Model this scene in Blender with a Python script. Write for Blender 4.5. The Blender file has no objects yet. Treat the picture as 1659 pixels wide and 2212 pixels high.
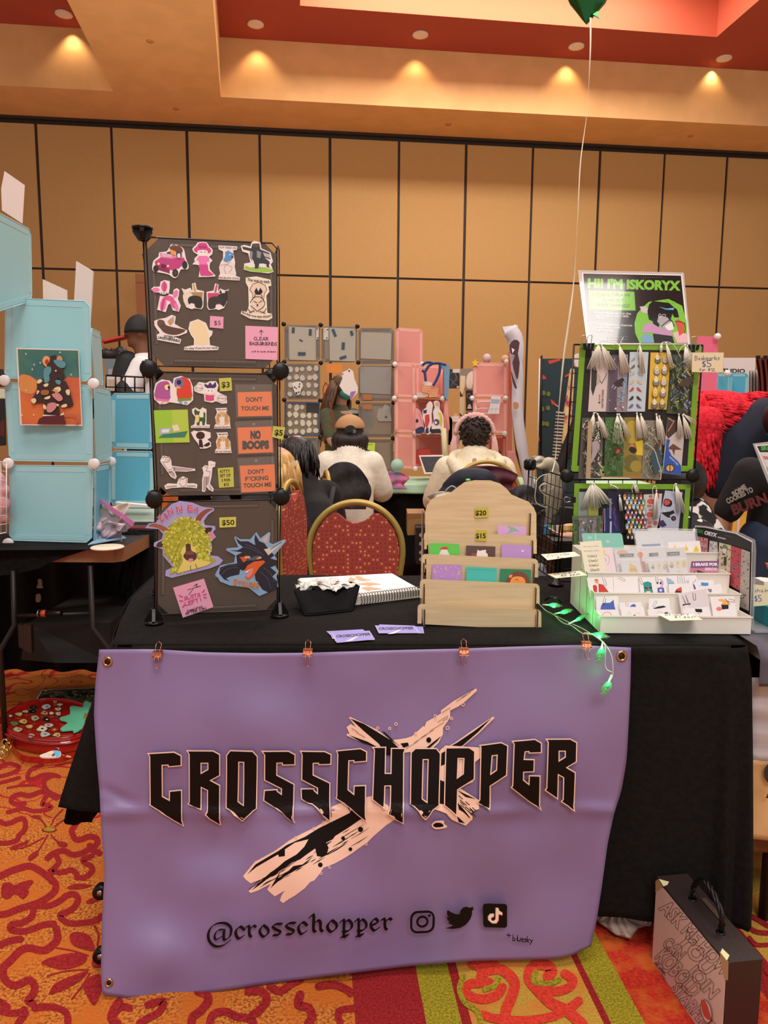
import bpy,math,random
from mathutils import Vector,Matrix
from mathutils.geometry import tessellate_polygon
from mathutils.bvhtree import BVHTree
random.seed(7)
V=Vector;PI=math.pi;sin=math.sin;cos=math.cos
SC=bpy.context.scene
COL=SC.collection
# ---------------- camera, exposure, world, lights ----------------
F=1600.0
CAMR=Matrix.Rotation(math.radians(90-7.4),3,'X')@Matrix.Rotation(math.radians(.4),3,'Z')
CAMP=V((0,0,1.27))
cd=bpy.data.cameras.new('camera');cam=bpy.data.objects.new('camera',cd);COL.objects.link(cam)
cd.sensor_fit='VERTICAL';cd.sensor_height=36;cd.lens=F*36/2212;cd.clip_start=.05;cd.clip_end=100
cam.matrix_world=Matrix.Translation(CAMP)@CAMR.to_4x4();SC.camera=cam
SC.view_settings.view_transform='Standard';SC.view_settings.look='None'
SC.view_settings.exposure=.1;SC.view_settings.gamma=1;SC.view_settings.use_curve_mapping=False
SC.cycles.max_bounces=6;SC.cycles.transparent_max_bounces=12
wd=bpy.data.worlds.new('world');SC.world=wd;wd.use_nodes=True
wd.node_tree.nodes['Background'].inputs[0].default_value=(1,.93,.88,1)
wd.node_tree.nodes['Background'].inputs[1].default_value=.5
def area(name,loc,rot,sx,sy,power,col):
 l=bpy.data.lights.new(name,'AREA');l.shape='RECTANGLE';l.size=sx;l.size_y=sy;l.energy=power;l.color=col
 o=bpy.data.objects.new(name,l);o.location=loc;o.rotation_euler=rot;COL.objects.link(o);return o
WARM=(1,.92,.86)
area('ceiling_or_fill_light',(.3,.2,6.6),(0,0,0),3.0,1.8,190,WARM)
area('ceiling_or_fill_light',(-3.2,3.4,6.6),(0,0,0),2.4,1.8,160,WARM)
area('ceiling_or_fill_light',(3.2,4.2,6.6),(0,0,0),2.4,1.8,160,WARM)
area('ceiling_or_fill_light',(1.0,-3.6,6.3),(math.radians(38),0,0),4.0,1.6,260,WARM)  # added fill behind the camera, tilted forward to brighten camera-facing surfaces
area('added_upfill_light',(0,7.5,3.2),(PI,0,0),12,5,130,(1,.86,.72))  # added upward fill without any fixture, lifts the beam and soffit undersides
area('coffer_light',(1.2,10.0,7.4),(0,0,math.radians(6)),5.4,1.1,430,(1,.90,.80))
# ---------------- camera rays ----------------
def ray(px,py):return CAMR@V(((px-829.5)/F,-(py-1106)/F,-1))
def at(px,py,Y=None,Z=None,X=None):
 d=ray(px,py)
 t=Y/d.y if Y is not None else((Z-CAMP.z)/d.z if Z is not None else X/d.x)
 return CAMP+d*t
# ---------------- materials ----------------
_m={}
def lin(c):return c/12.92 if c<=.04045 else((c+.055)/1.055)**2.4
def rgb(h):
 h=h.lstrip('#');return tuple(lin(int(h[i:i+2],16)/255)for i in(0,2,4))+(1,)
def bs(m):return m.node_tree.nodes['Principled BSDF']
def mat(h,rough=.6,metal=0,alpha=1,trans=0,emit=0,key=None,spec=.5,bump=0,bscale=80,coat=0,sss=0):
 k=(h,rough,metal,alpha,trans,emit,spec,bump,bscale,coat,key)
 if k in _m:return _m[k]
 m=bpy.data.materials.new('m'+h.strip('#'));m.use_nodes=True;b=bs(m);c=rgb(h)
 b.inputs['Base Color'].default_value=c;b.inputs['Roughness'].default_value=rough;b.inputs['Metallic'].default_value=metal
 b.inputs['Alpha'].default_value=alpha;b.inputs['Transmission Weight'].default_value=trans
 b.inputs['Specular IOR Level'].default_value=spec;b.inputs['Coat Weight'].default_value=coat
 if emit:b.inputs['Emission Color'].default_value=c;b.inputs['Emission Strength'].default_value=emit
 if bump:
  nt=m.node_tree;n=nt.nodes.new('ShaderNodeTexNoise');n.inputs['Scale'].default_value=bscale;n.inputs['Detail'].default_value=3
  tc=nt.nodes.new('ShaderNodeTexCoord');nt.links.new(tc.outputs['Object'],n.inputs['Vector'])
  bp=nt.nodes.new('ShaderNodeBump');bp.inputs['Strength'].default_value=bump;bp.inputs['Distance'].default_value=.01
  nt.links.new(n.outputs['Fac'],bp.inputs['Height']);nt.links.new(bp.outputs['Normal'],b.inputs['Normal'])
 _m[k]=m;return m
def mottled(name,c1,c2,scale,rough=.9,lo=.4,hi=.6,bump=0,stretch=(1,1,1),c3=None,s3=3,spec=.5,detail=3,translucent=0):
 if name in _m:return _m[name]
 m=bpy.data.materials.new(name);m.use_nodes=True;nt=m.node_tree;b=bs(m)
 tc=nt.nodes.new('ShaderNodeTexCoord');mp=nt.nodes.new('ShaderNodeMapping');mp.inputs['Scale'].default_value=stretch
 n=nt.nodes.new('ShaderNodeTexNoise');n.inputs['Scale'].default_value=scale;n.inputs['Detail'].default_value=detail
 r=nt.nodes.new('ShaderNodeValToRGB');e=r.color_ramp.elements
 e[0].position=lo;e[0].color=rgb(c1);e[1].position=hi;e[1].color=rgb(c2)
 L=nt.links.new;L(tc.outputs['Object'],mp.inputs['Vector']);L(mp.outputs['Vector'],n.inputs['Vector']);L(n.outputs['Fac'],r.inputs['Fac'])
 out=r.outputs['Color']
 if c3:
  n2=nt.nodes.new('ShaderNodeTexNoise');n2.inputs['Scale'].default_value=s3;L(mp.outputs['Vector'],n2.inputs['Vector'])
  r2=nt.nodes.new('ShaderNodeValToRGB');r2.color_ramp.elements[0].position=.45;r2.color_ramp.elements[1].position=.65;L(n2.outputs['Fac'],r2.inputs['Fac'])
  mx=nt.nodes.new('ShaderNodeMix');mx.data_type='RGBA';L(r2.outputs['Color'],mx.inputs[0]);L(out,mx.inputs[6]);mx.inputs[7].default_value=rgb(c3);out=mx.outputs[2]
 L(out,b.inputs['Base Color']);b.inputs['Roughness'].default_value=rough;b.inputs['Specular IOR Level'].default_value=spec
 if bump:
  bp=nt.nodes.new('ShaderNodeBump');bp.inputs['Strength'].default_value=bump;bp.inputs['Distance'].default_value=.01
  L(n.outputs['Fac'],bp.inputs['Height']);L(bp.outputs['Normal'],b.inputs['Normal'])
 _m[name]=m;return m
def mm(x):return mat(x)if isinstance(x,str)else x
# ---------------- mesh builder ----------------
def basis(d,up=V((0,0,1))):
 d=d.normalized();
 if abs(d.dot(up))>.99:up=V((1,0,0))
 a=d.cross(up).normalized();return a,d.cross(a).normalized()
def wloc(o):
 w=V((0,0,0))
 while o:w+=o.location;o=o.parent
 return w
class MB:
 def __init__(s):s.v=[];s.f=[];s.mi=[];s.ms=[];s.sm=[]
 def add(s,vs,fs,m,smooth=False):
  m=mm(m);n=len(s.v);s.v+=[V(p)for p in vs]
  if m not in s.ms:s.ms.append(m)
  i=s.ms.index(m)
  for f in fs:s.f.append([k+n for k in f]);s.mi.append(i);s.sm.append(smooth)
  return s
 def box(s,c,d,m,R=None):
  x,y,z=d[0]/2,d[1]/2,d[2]/2
  vs=[V(p)for p in((-x,-y,-z),(x,-y,-z),(x,y,-z),(-x,y,-z),(-x,-y,z),(x,-y,z),(x,y,z),(-x,y,z))]
  if R:vs=[R@p for p in vs]
  return s.add([V(c)+p for p in vs],[(3,2,1,0),(4,5,6,7),(0,1,5,4),(1,2,6,5),(2,3,7,6),(3,0,4,7)],m)
 def tube(s,pts,r,m,n=8,closed=False,flat=1):
  pts=[V(p)for p in pts];N=len(pts);rs=r if isinstance(r,(list,tuple))else[r]*N
  vs=[];fs=[];prev=None
  for i,p in enumerate(pts):
   a=pts[i-1]if(i>0 or closed)else p;b=pts[(i+1)%N]if(i<N-1 or closed)else p
   d=(b-a);
   if d.length<1e-9:d=V((0,0,1))
   d.normalize()
   if prev is None:u,w=basis(d)
   else:
    u=prev-d*prev.dot(d)
    if u.length<1e-6:u,_=basis(d)
    u.normalize();w=d.cross(u)
   prev=u
   for k in range(n):
    t=2*PI*k/n;vs.append(p+(u*cos(t)+w*sin(t)*flat)*rs[i])
  for i in range(N if closed else N-1):
   for k in range(n):
    a=i*n+k;b=i*n+(k+1)%n;c=((i+1)%N)*n+(k+1)%n;d=((i+1)%N)*n+k
    fs.append((a,b,c,d))
  if not closed:fs.append(tuple(range(n))[::-1]);fs.append(tuple((N-1)*n+k for k in range(n)))
  return s.add(vs,fs,m,True)
 def lathe(s,prof,c,m,n=24,ax=None,smooth=True):
  R=ax or Matrix.Identity(3);vs=[];fs=[]
  for r,z in prof:
   for k in range(n):
    t=2*PI*k/n;vs.append(V(c)+R@V((r*cos(t),r*sin(t),z)))
  for i in range(len(prof)-1):
   for k in range(n):fs.append((i*n+k,i*n+(k+1)%n,(i+1)*n+(k+1)%n,(i+1)*n+k))
  fs.append(tuple(range(n))[::-1]);fs.append(tuple((len(prof)-1)*n+k for k in range(n)))
  return s.add(vs,fs,m,smooth)
 def ball(s,c,r,m,R=None,n=14,k=9):
  if not isinstance(r,(tuple,list)):r=(r,r,r)
  vs=[];fs=[]
  for i in range(k+1):
   a=PI*i/k
   for j in range(n):
    t=2*PI*j/n;p=V((r[0]*sin(a)*cos(t),r[1]*sin(a)*sin(t),r[2]*cos(a)))
    if R:p=R@p
    vs.append(V(c)+p)
  for i in range(k):
   for j in range(n):fs.append((i*n+j,(i+1)*n+j,(i+1)*n+(j+1)%n,i*n+(j+1)%n))
  return s.add(vs,fs,m,True)
 def prism(s,loop,vec,m,side=None):
  loop=[V(p)for p in loop];n=len(loop);vec=V(vec)
  tr=[tuple(t)for t in tessellate_polygon([loop])]
  s.add(loop+[p+vec for p in loop],[t[::-1]for t in tr]+[tuple(i+n for i in t)for t in tr],m)
  s.add(loop+[p+vec for p in loop],[(i,(i+1)%n,(i+1)%n+n,i+n)for i in range(n)],side or m)
  return s
 def grid(s,fn,nu,nv,m,smooth=True,close=False):
  vs=[V(fn(i/nu,j/nv))for j in range(nv+1)for i in range(nu+1)]
  fs=[(j*(nu+1)+i,j*(nu+1)+i+1,(j+1)*(nu+1)+i+1,(j+1)*(nu+1)+i)for j in range(nv)for i in range(nu)]
  return s.add(vs,fs,m,smooth)
 def rod(s,a,b,r,m,n=6):return s.tube([a,b],r,m,n)
 def xf(s,M):s.v=[M@p for p in s.v];return s
 def bvh(s):return BVHTree.FromPolygons([tuple(p)for p in s.v],s.f)
 def build(s,name,parent=None,label=None,cat=None,group=None,kind=None,bevel=0,solid=0,sub=0,local=False,off=0):
  o0=V((0,0,0))
  if not local:
   if parent:o0=wloc(parent)
   elif kind!='structure':
    xs=[p.x for p in s.v];ys=[p.y for p in s.v];o0=V(((min(xs)+max(xs))/2,(min(ys)+max(ys))/2,min(p.z for p in s.v)))
  me=bpy.data.meshes.new(name);me.from_pydata([tuple(p-o0)for p in s.v],[],s.f)
  for m in s.ms:me.materials.append(m)
  me.polygons.foreach_set('material_index',s.mi);me.polygons.foreach_set('use_smooth',s.sm);me.validate();me.update()
  o=bpy.data.objects.new(name,me);COL.objects.link(o)
  if parent:o.parent=parent
  elif not local:o.location=o0
  if solid:md=o.modifiers.new('s','SOLIDIFY');md.thickness=solid;md.offset=off
  if bevel:md=o.modifiers.new('b','BEVEL');md.width=bevel;md.segments=2;md.limit_method='ANGLE'
  if sub:md=o.modifiers.new('u','SUBSURF');md.levels=sub;md.render_levels=sub
  return tag(o,label,cat,group,kind)
def tag(o,label=None,cat=None,group=None,kind=None):
 for k,v in(('label',label),('category',cat),('group',group),('kind',kind)):
  if v:o[k]=v
 return o
def thing(name,label,cat,loc=(0,0,0),group=None):
 o=bpy.data.objects.new(name,None);o.empty_display_size=.05;COL.objects.link(o);o.location=V(loc);return tag(o,label,cat,group)
def copy_tree(o,parent=None):
 c=o.copy();COL.objects.link(c)
 if parent:c.parent=parent
 for ch in[x for x in bpy.data.objects if x.parent==o]:copy_tree(ch,c)
 return c
# ---------------- 2-D helpers ----------------
def sm2(pts,k=4,closed=True):
 n=len(pts);out=[]
 for i in range(n if closed else n-1):
  g=lambda j:V(pts[j%n])if closed else V(pts[min(max(j,0),n-1)])
  a,b,c,d=g(i-1),g(i),g(i+1),g(i+2)
  for q in range(k):
   t=q/k;out.append(.5*((2*b)+(c-a)*t+(2*a-5*b+4*c-d)*t*t+(3*b-a-3*c+d)*t**3))
 if not closed:out.append(V(pts[-1]))
 return out
def ell(cx,cy,rx,ry,rot=0,n=18,a0=0,a1=360):
 r=math.radians(rot);o=[]
 for i in range(n):
  t=math.radians(a0+(a1-a0)*i/(n if a1-a0==360 else n-1));x=rx*cos(t);y=ry*sin(t);o.append((cx+x*cos(r)-y*sin(r),cy+x*sin(r)+y*cos(r)))
 return o
_tx={}
def text_mesh(s,bold=0.0,space=1.0):
 k=(s,bold,space)
 if k in _tx:return _tx[k]
 cu=bpy.data.curves.new('t','FONT');cu.body=s;cu.size=1;cu.offset=bold;cu.space_character=space;cu.resolution_u=3;cu.fill_mode='FRONT'
 o=bpy.data.objects.new('t',cu);COL.objects.link(o);dg=bpy.context.evaluated_depsgraph_get();dg.update()
 me=o.evaluated_get(dg).to_mesh();vs=[(v.co.x,v.co.y)for v in me.vertices];fs=[tuple(p.vertices)for p in me.polygons]
 o.evaluated_get(dg).to_mesh_clear();bpy.data.objects.remove(o);bpy.data.curves.remove(cu)
 _tx[k]=(vs,fs);return _tx[k]
# ---------------- flat art on a surface, drawn where the eye sees it ----------------
class Pl:
 def __init__(s,p,n):s.p=V(p);s.n=V(n).normalized();s.n=s.n if s.n.dot(CAMP-s.p)>0 else-s.n
 def hit(s,x,y):
  d=ray(x,y);t=(s.p-CAMP).dot(s.n)/d.dot(s.n);return CAMP+d*t,s.n
class Sf:
 def __init__(s,mb):s.b=mb.bvh()
 def hit(s,x,y):
  d=ray(x,y).normalized();h=s.b.ray_cast(CAMP,d)
  if h[0]is None:
   q=s.b.find_nearest(CAMP+d*1.8);h=q
  n=h[1];return h[0],(n if n.dot(CAMP-h[0])>0 else-n)
class Art:
 """layers of printed shapes; pixel coordinates of a crop (ox,oy,scale) of the photograph"""
 def __init__(s,surf,ox=0,oy=0,sc=1,dz=.0003,lift=0,maxe=0,rough=.5):
  s.su=surf;s.ox=ox;s.oy=oy;s.sc=sc;s.dz=dz;s.l=lift;s.mb=MB();s.maxe=maxe;s.rough=rough
 def P(s,x,y,l=None):
  p,n=s.su.hit(s.ox+x/s.sc,s.oy+y/s.sc);return p+n*(s.l if l is None else l)
 def mt(s,c):return mat(c,s.rough)if isinstance(c,str)else c
 def tris(s,vs,fs,c):
  if s.maxe:
   vs=[tuple(v[:2])for v in vs];q=[tuple(f)for f in fs];fs=[];cache={}
   q2=[]
   for f in q:
    for i in range(1,len(f)-1):q2.append((f[0],f[i],f[i+1]))
   while q2:
    t=q2.pop();L=[math.dist(vs[t[i]],vs[t[(i+1)%3]])for i in range(3)];i=L.index(max(L))
    if L[i]/s.sc<s.maxe:fs.append(t);continue
    a,b,cc=t[i],t[(i+1)%3],t[(i+2)%3];k=(min(a,b),max(a,b))
    if k not in cache:vs.append(((vs[a][0]+vs[b][0])/2,(vs[a][1]+vs[b][1])/2));cache[k]=len(vs)-1
    m=cache[k];q2+=[(a,m,cc),(m,b,cc)]
  s.mb.add([s.P(v[0],v[1])for v in vs],fs,s.mt(c))
 def poly(s,pts,c,k=0,bump=True,holes=None):
  if k:pts=sm2(pts,k)
  pts=[V((p[0],p[1],0))for p in pts];L=[pts]+[[V((p[0],p[1],0))for p in h]for h in(holes or[])]
  if bump:s.l+=s.dz
  allp=[p for l in L for p in l];s.tris(allp,[tuple(t)for t in tessellate_polygon(L)],c);return s
 def base(s,pts,c,th=.0012,k=0,side=None):
  if k:pts=sm2(pts,k)
  lo=[s.P(p[0],p[1])for p in pts];n=s.su.hit(s.ox+pts[0][0]/s.sc,s.oy+pts[0][1]/s.sc)[1]
  s.mb.prism(lo,n*th,s.mt(c),side and s.mt(side));s.l+=th;return s
 def line(s,pts,w,c,k=0,closed=False,bump=True,joint=True,taper=None):
  if k:pts=sm2(pts,k,closed)
  if closed:pts=list(pts)+[pts[0]]
  if bump:s.l+=s.dz
  Q=[]
  for p in pts:
   p=V(p[:2])
   if not Q or(p-Q[-1]).length>1e-5:Q.append(p)
  pts=Q;N=len(pts);vs=[];fs=[]
  if N<2:return s
  cl=closed and(pts[0]-pts[-1]).length<1e-3
  for i in range(N):
   d0=(pts[i]-pts[i-1])if i>0 else((pts[0]-pts[-2])if cl else None);d1=(pts[i+1]-pts[i])if i<N-1 else((pts[1]-pts[0])if cl else None)
   d0=d0 or d1;d1=d1 or d0;d0=d0.normalized();d1=d1.normalized();t=d0+d1
   t=t.normalized()if t.length>.05 else d0
   q=max(.45,t.dot(d1));ww=w/2*(taper(i/(N-1))if taper else 1)/q;nn=V((-t.y,t.x))
   vs+=[pts[i]+nn*ww,pts[i]-nn*ww]
   if i:fs.append((2*i-2,2*i-1,2*i+1,2*i))
  if not cl and joint:
   for e,dd in((0,pts[0]-pts[1]),(N-1,pts[-1]-pts[-2])):
    dd=dd.normalized();ww=w/2*(taper(e/(N-1))if taper else 1);nn=V((-dd.y,dd.x));q=len(vs)
    vs+=[pts[e]+(nn*cos(PI*k/5)+dd*sin(PI*k/5))*ww for k in range(6)];fs.append(tuple(range(q,q+6)))
  if fs:s.tris(vs,fs,c)
  return s
 def nib(s,pts,w,ang,c,k=4,bump=True):
  pts=sm2(pts,k,False)if k else[V(p)for p in pts]
  if bump:s.l+=s.dz
  h=V((cos(math.radians(ang)),-sin(math.radians(ang))))*w/2;t=V((h.y,-h.x))*.22
  for i in range(len(pts)-1):
   a=V(pts[i][:2]);b=V(pts[i+1][:2])
   q=[a+h+t,a+h-t,a-h-t,a-h+t,b+h+t,b+h-t,b-h-t,b-h+t]
   s.l+=4e-6;q=hull(q);s.tris(q,[tuple(range(len(q)))],c)
  return s
 def text(s,t,p0,p1,h,c,bold=0.0,space=1.0,skew=0,outline=0,bump=True,arc=0):
  """baseline from p0 to p1, cap height h (all in crop pixels)"""
  vs,fs=text_mesh(t,bold,space)
  if not vs:return s
  x0=min(v[0]for v in vs);x1=max(v[0]for v in vs);a=V(p0);d=V(p1)-a;u=d.normalized();up=V((u.y,-u.x))
  L=d.length;f=lambda v:(a+d*((v[0]-x0)/(x1-x0))+up*(v[1]/.72*h)+u*(skew*v[1]*h)+up*(arc*4*((v[0]-x0)/(x1-x0))*(1-(v[0]-x0)/(x1-x0))))
  if bump:s.l+=s.dz
  pv=[f(v)for v in vs]
  if outline:
   ed={}
   for fc in fs:
    for i in range(len(fc)):
     k=(min(fc[i],fc[i-1]),max(fc[i],fc[i-1]));ed[k]=ed.get(k,0)+1
   for(i,j),n in ed.items():
    if n==1:s.line([pv[i],pv[j]],outline,c,bump=False)
  else:s.tris(pv,fs,c)
  return s
 def build(s,name,parent=None,**k):return s.mb.build(name,parent,**k)
def hull(ps):
 ps=sorted(set((round(p.x,3),round(p.y,3))for p in ps))
 def half(q):
  o=[]
  for p in q:
   while len(o)>1 and(o[-1][0]-o[-2][0])*(p[1]-o[-2][1])-(o[-1][1]-o[-2][1])*(p[0]-o[-2][0])<=0:o.pop()
   o.append(p)
  return o
 return[V(p)for p in half(ps)[:-1]+half(ps[::-1])[:-1]]
def limb(mb,pts,rs,m,n=12,flat=1):
 pts=[V(p)for p in pts];q=sm2(pts,5,False);R=[]
 for i in range(len(pts)-1):
  for t in range(5):R.append(rs[i]+(rs[i+1]-rs[i])*t/5)
 R.append(rs[-1]);mb.tube(q,R,m,n,flat=flat);mb.ball(q[0],(R[0],)*3,m);mb.ball(q[-1],(R[-1],)*3,m)
def fused(mb,name,parent=None,vox=.012,smooth=4,**k):
 o=mb.build(name,parent,**k);md=o.modifiers.new('r','REMESH');md.mode='VOXEL';md.voxel_size=vox;md.use_smooth_shade=True
 if smooth:ms=o.modifiers.new('s','SMOOTH');ms.iterations=smooth;ms.factor=.5
 return o
def hand(mb,p,d,side,m,s=1.0,curl=.5):
 """palm at p pointing along d; side = direction of the thumb"""
 d=V(d).normalized();sd=V(side).normalized();up=d.cross(sd).normalized()
 mb.ball(p+d*.045*s,(.04*s,.045*s,.018*s),m,R=Matrix((sd,d,up)).transposed())
 for i,(o,L)in enumerate(((.03,.07),(.011,.08),(-.01,.075),(-.03,.058))):
  a=p+d*.08*s+sd*o*s;b=a+d*L*.5*s-up*.01*s*curl;c=b+d*L*.45*s-up*L*.6*s*curl
  mb.tube([a-d*.02*s,a,b,c],[.009*s,.0095*s,.0085*s,.007*s],m,8)
 a=p+d*.02*s+sd*.03*s;mb.tube([a,a+sd*.025*s+d*.025*s,a+sd*.03*s+d*.055*s-up*.01*s],[.012*s,.011*s,.008*s],m,8)
def sticker_base(a,pts,c,m=0,k=0):return a.base(pts,c,k=k)
HW={'A':'00 39 60|13 53','B':'00 09 48 47 35 05|35 53 41 00','C':'57 39 17 02 30 52','D':'00 09 47 64 41 00','E':'59 09 00 50|05 45','F':'59 09 00|05 45','G':'57 39 17 02 30 51 54 34','H':'00 09|60 69|05 65','I':'30 39','J':'59 52 30 11','K':'00 09|59 04 60','L':'09 00 50','M':'00 19 34 59 60','N':'00 09 60 69','O':'39 17 12 30 52 57 39','P':'00 09 48 56 04','R':'00 09 48 56 04|24 60','S':'58 39 17 15 44 52 30 01','T':'39 30|09 69','U':'09 02 20 42 59','V':'09 30 69','W':'09 10 35 50 69','X':'00 69|09 60','Y':'09 35 69|35 30','Z':'09 69 00 60','a':'45 25 12 20 40 45|41 50','b':'09 00|04 34 42 30 00','c':'45 25 12 20 40','d':'49 40|44 24 12 20 40','e':'13 43 45 25 12 20 40','f':'49 28 20|05 45','h':'09 00|04 35 40','i':'25 20|27 28','j':'35 3- 1-','k':'09 00|45 03 40','l':'29 20','m':'00 05|04 25 20|24 45 40','n':'05 00|04 35 40','o':'25 13 20 42 35 25','p':'05 0-|05 35 42 30 00','q':'45 25 12 20 40|45 4-','r':'05 00|04 35 45','s':'45 25 14 33 31 00','t':'29 21 40|05 45','u':'05 01 30 41|45 40','v':'05 20 45','w':'05 10 24 30 45','x':'00 45|05 40','y':'05 22|45 1-','z':'05 45 00 40','0':'39 17 12 30 52 57 39','1':'17 39 30','2':'17 39 57 00 60','3':'18 39 57 35 52 20 01','4':'49 03 63|49 40','5':'59 19 15 45 52 30 01','$':'58 38 16 35 53 31 12|39 30','!':'39 33|31 30','+':'26 22|04 44','-':'04 44','.':'20 21','*':'46 42|24 64','%':'00 69|08 27|42 61','/':'00 69','&':'60 28 49 27 02 30 54'}
def hw(a,t,p0,p1,h,c,w,jit=.3,gap=1.5):
 """handwritten line from p0 to p1 (baseline, crop pixels)"""
 rr=random.Random(t);x=0;L=[]
 for ch in t:
  if ch==' ':x+=4;continue
  g=HW.get(ch,HW.get(ch.upper(),'00 60'));mx=0
  for pl in g.split('|'):
   q=[(int(k[0]),-3 if k[1]=='-' else int(k[1]))for k in pl.split()];mx=max(mx,max(k[0]for k in q));L.append([(x+k[0]+rr.uniform(-jit,jit),k[1]+rr.uniform(-jit,jit))for k in q])
  x+=mx+gap
 p0=V(p0);p1=V(p1);d=(p1-p0)/max(x-gap,1);u=d.normalized();up=V((u.y,-u.x))*h/9;a.l+=a.dz
 for l in L:
  a.l+=3e-6;a.line([p0+d*k[0]+up*k[1]for k in l],w,c,bump=False)
# ---------------- the room ----------------
YA=math.radians(6.4);WN=V((-sin(YA),cos(YA),0));WU=V((cos(YA),sin(YA),0));W0=WN*(13*cos(YA))
def wp(u,d,z):return W0+WU*u-WN*d+V((0,0,z))
def slab(mb,u0,u1,d0,d1,z0,z1,m):
 q=[wp(u0,d0,0),wp(u1,d0,0),wp(u1,d1,0),wp(u0,d1,0)]
 mb.prism([p+V((0,0,z0))for p in q],(0,0,z1-z0),m)
M_wall=mottled('wall_fabric','#b08c5a','#ba9662',140,rough=.85,bump=.15,spec=.2)
M_dark=mat('#2a1c12',.6);M_amber=mottled('amber_paint','#dcac74','#d4a66e',3,rough=.7,spec=.3);M_red=mat('#a24a3a',.8,spec=.2);M_cof=mat('#cc6448',.8,spec=.2)
mb=MB();slab(mb,-12,14,-.1,-.03,-.02,6.1,M_dark)
su=[wp_ for wp_ in[]]
def wu(px,py):
 d=ray(px,py);n=WN;t=(W0-CAMP).dot(n)/d.dot(n);return(CAMP+d*t-W0).dot(WU)
seams=[wu(x,y)for x,y in((75,252),(239,260),(402,268),(560,277),(712,287),(862,292),(1007,298),(1152,305),(1297,312),(1437,318),(1572,325))]
st=seams[1]-seams[0];seams=[seams[0]-st*k for k in(5,4,3,2,1)]+seams+[seams[-1]+st*k for k in(1,2,3,4,5)]
for i in range(len(seams)-1):
 w=.035 if i%2 else .022
 for z0,z1 in((.02,3.575),(3.61,5.80)):slab(mb,seams[i]+w/2+.012,seams[i+1]-.018,-.03,0,z0,z1,M_wall)
slab(mb,-12,14,0,.05,5.86,5.9,M_dark)
mb.build('wall_back',kind='structure')
mb=MB();slab(mb,-12,14,-.05,1.14,5.9,5.98,M_amber);slab(mb,-12,14,1.0,1.14,5.98,6.72,M_amber)
mb.build('ceiling',kind='structure',label=None)
mb=MB();b1=at(145,0,Z=5.9);b2=at(250,207,Z=5.9);b3=at(460,0,Z=5.9);b4=at(478,222,Z=5.9)
e1=b1+(b1-b2)*1.4;e3=b3+(b3-b4)*1.4
u2=(b2-b1).normalized()*.12;u4=(b4-b3).normalized()*.12;zz=V((0,0,-.004));mb.prism([e1+zz,e3+zz,b4+u4+zz,b2+u2+zz],(0,0,.82),M_amber)
mb.build('ceiling',kind='structure')
c1=at(648,12,Z=6.72);c2=at(1548,80,Z=6.72);c3=at(1640,0,Z=6.72)
dc=(c3-c2).normalized();c3=c2+dc*4.2;c4=c1+dc*4.2
mb=MB();a=wp(-12,1.1,6.72);b=wp(14,1.1,6.72);c=wp(14,17,6.72);d=wp(-12,17,6.72)
lp=[[a,b,c,d],[c1,c2,c3,c4]]
allp=[V((p.x,p.y,6.72))for l in lp for p in l];tr=[tuple(t)for t in tessellate_polygon([[V((p.x,p.y,0))for p in l]for l in lp])]
mb.add(allp,tr,M_red);mb.add([p+V((0,0,.05))for p in allp],tr,M_red)
mb.build('ceiling',kind='structure')
mb=MB();up=V((0,0,.75))
for p,q in((c1,c2),(c2,c3),(c3,c4),(c4,c1)):mb.add([p,q,q+up,p+up],[(0,1,2,3)],M_cof)
mb.add([c1+up,c2+up,c3+up,c4+up],[(0,1,2,3)],M_red)
mb.build('ceiling',kind='structure')
area('cove_light',(c1+c3)/2+V((0,-.3,.05)),(PI,0,0),2.5,1.2,9,(1,.62,.36))
NAMES=['recessed downlight left of the ceiling beam','recessed downlight nearest the right side of the ceiling beam','recessed downlight in the red ceiling above the brown column of cube panels','recessed downlight just left of the balloon string','recessed downlight at the far right, below the orange coffer corner']
for i,(x,y)in enumerate(((138,29),(552,51),(908,74),(1245,99),(1564,125))):
 p=at(x,y,Z=6.72);t=thing('ceiling_light',NAMES[i],'ceiling light',p-V((0,0,.02)),'round downlights in the red ceiling')
 MB().lathe([(.088,0),(.115,0),(.115,.018),(.088,.018)],p-V((0,0,.018)),mat('#d8c8bc',.5)).build('frame',t)
 MB().lathe([(.001,0),(.088,0),(.088,.004),(.001,.004)],p-V((0,0,.012)),mat('#e8dcd4',.5,emit=.9)).build('diffuser',t)
 l=bpy.data.lights.new('downlight','SPOT');l.energy=20;l.spot_size=math.radians(100);l.spot_blend=.55;l.color=(1,.74,.42);l.shadow_soft_size=.06
 q=p+WN*.28;o=bpy.data.objects.new('downlight',l);o.location=q-V((0,0,.04));COL.objects.link(o)
 o.rotation_euler=(math.radians(0),0,0)
for x,y,lb in((324,88,'small round sprinkler cap on the ceiling beam, further from the wall'),(380,234,'small round sprinkler cap on the ceiling beam, nearest the wall'),(968,268,'small round sprinkler cap on the soffit above the centre of the wall'),(1492,293,'small round sprinkler cap on the soffit at the right end')):
 p=at(x,y,Z=5.9);MB().lathe([(.045,-.012),(.05,0)],p,mat('#c28448',.6),16).build('sprinkler_cap',label=lb,cat='sprinkler',group='sprinkler caps')
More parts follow.
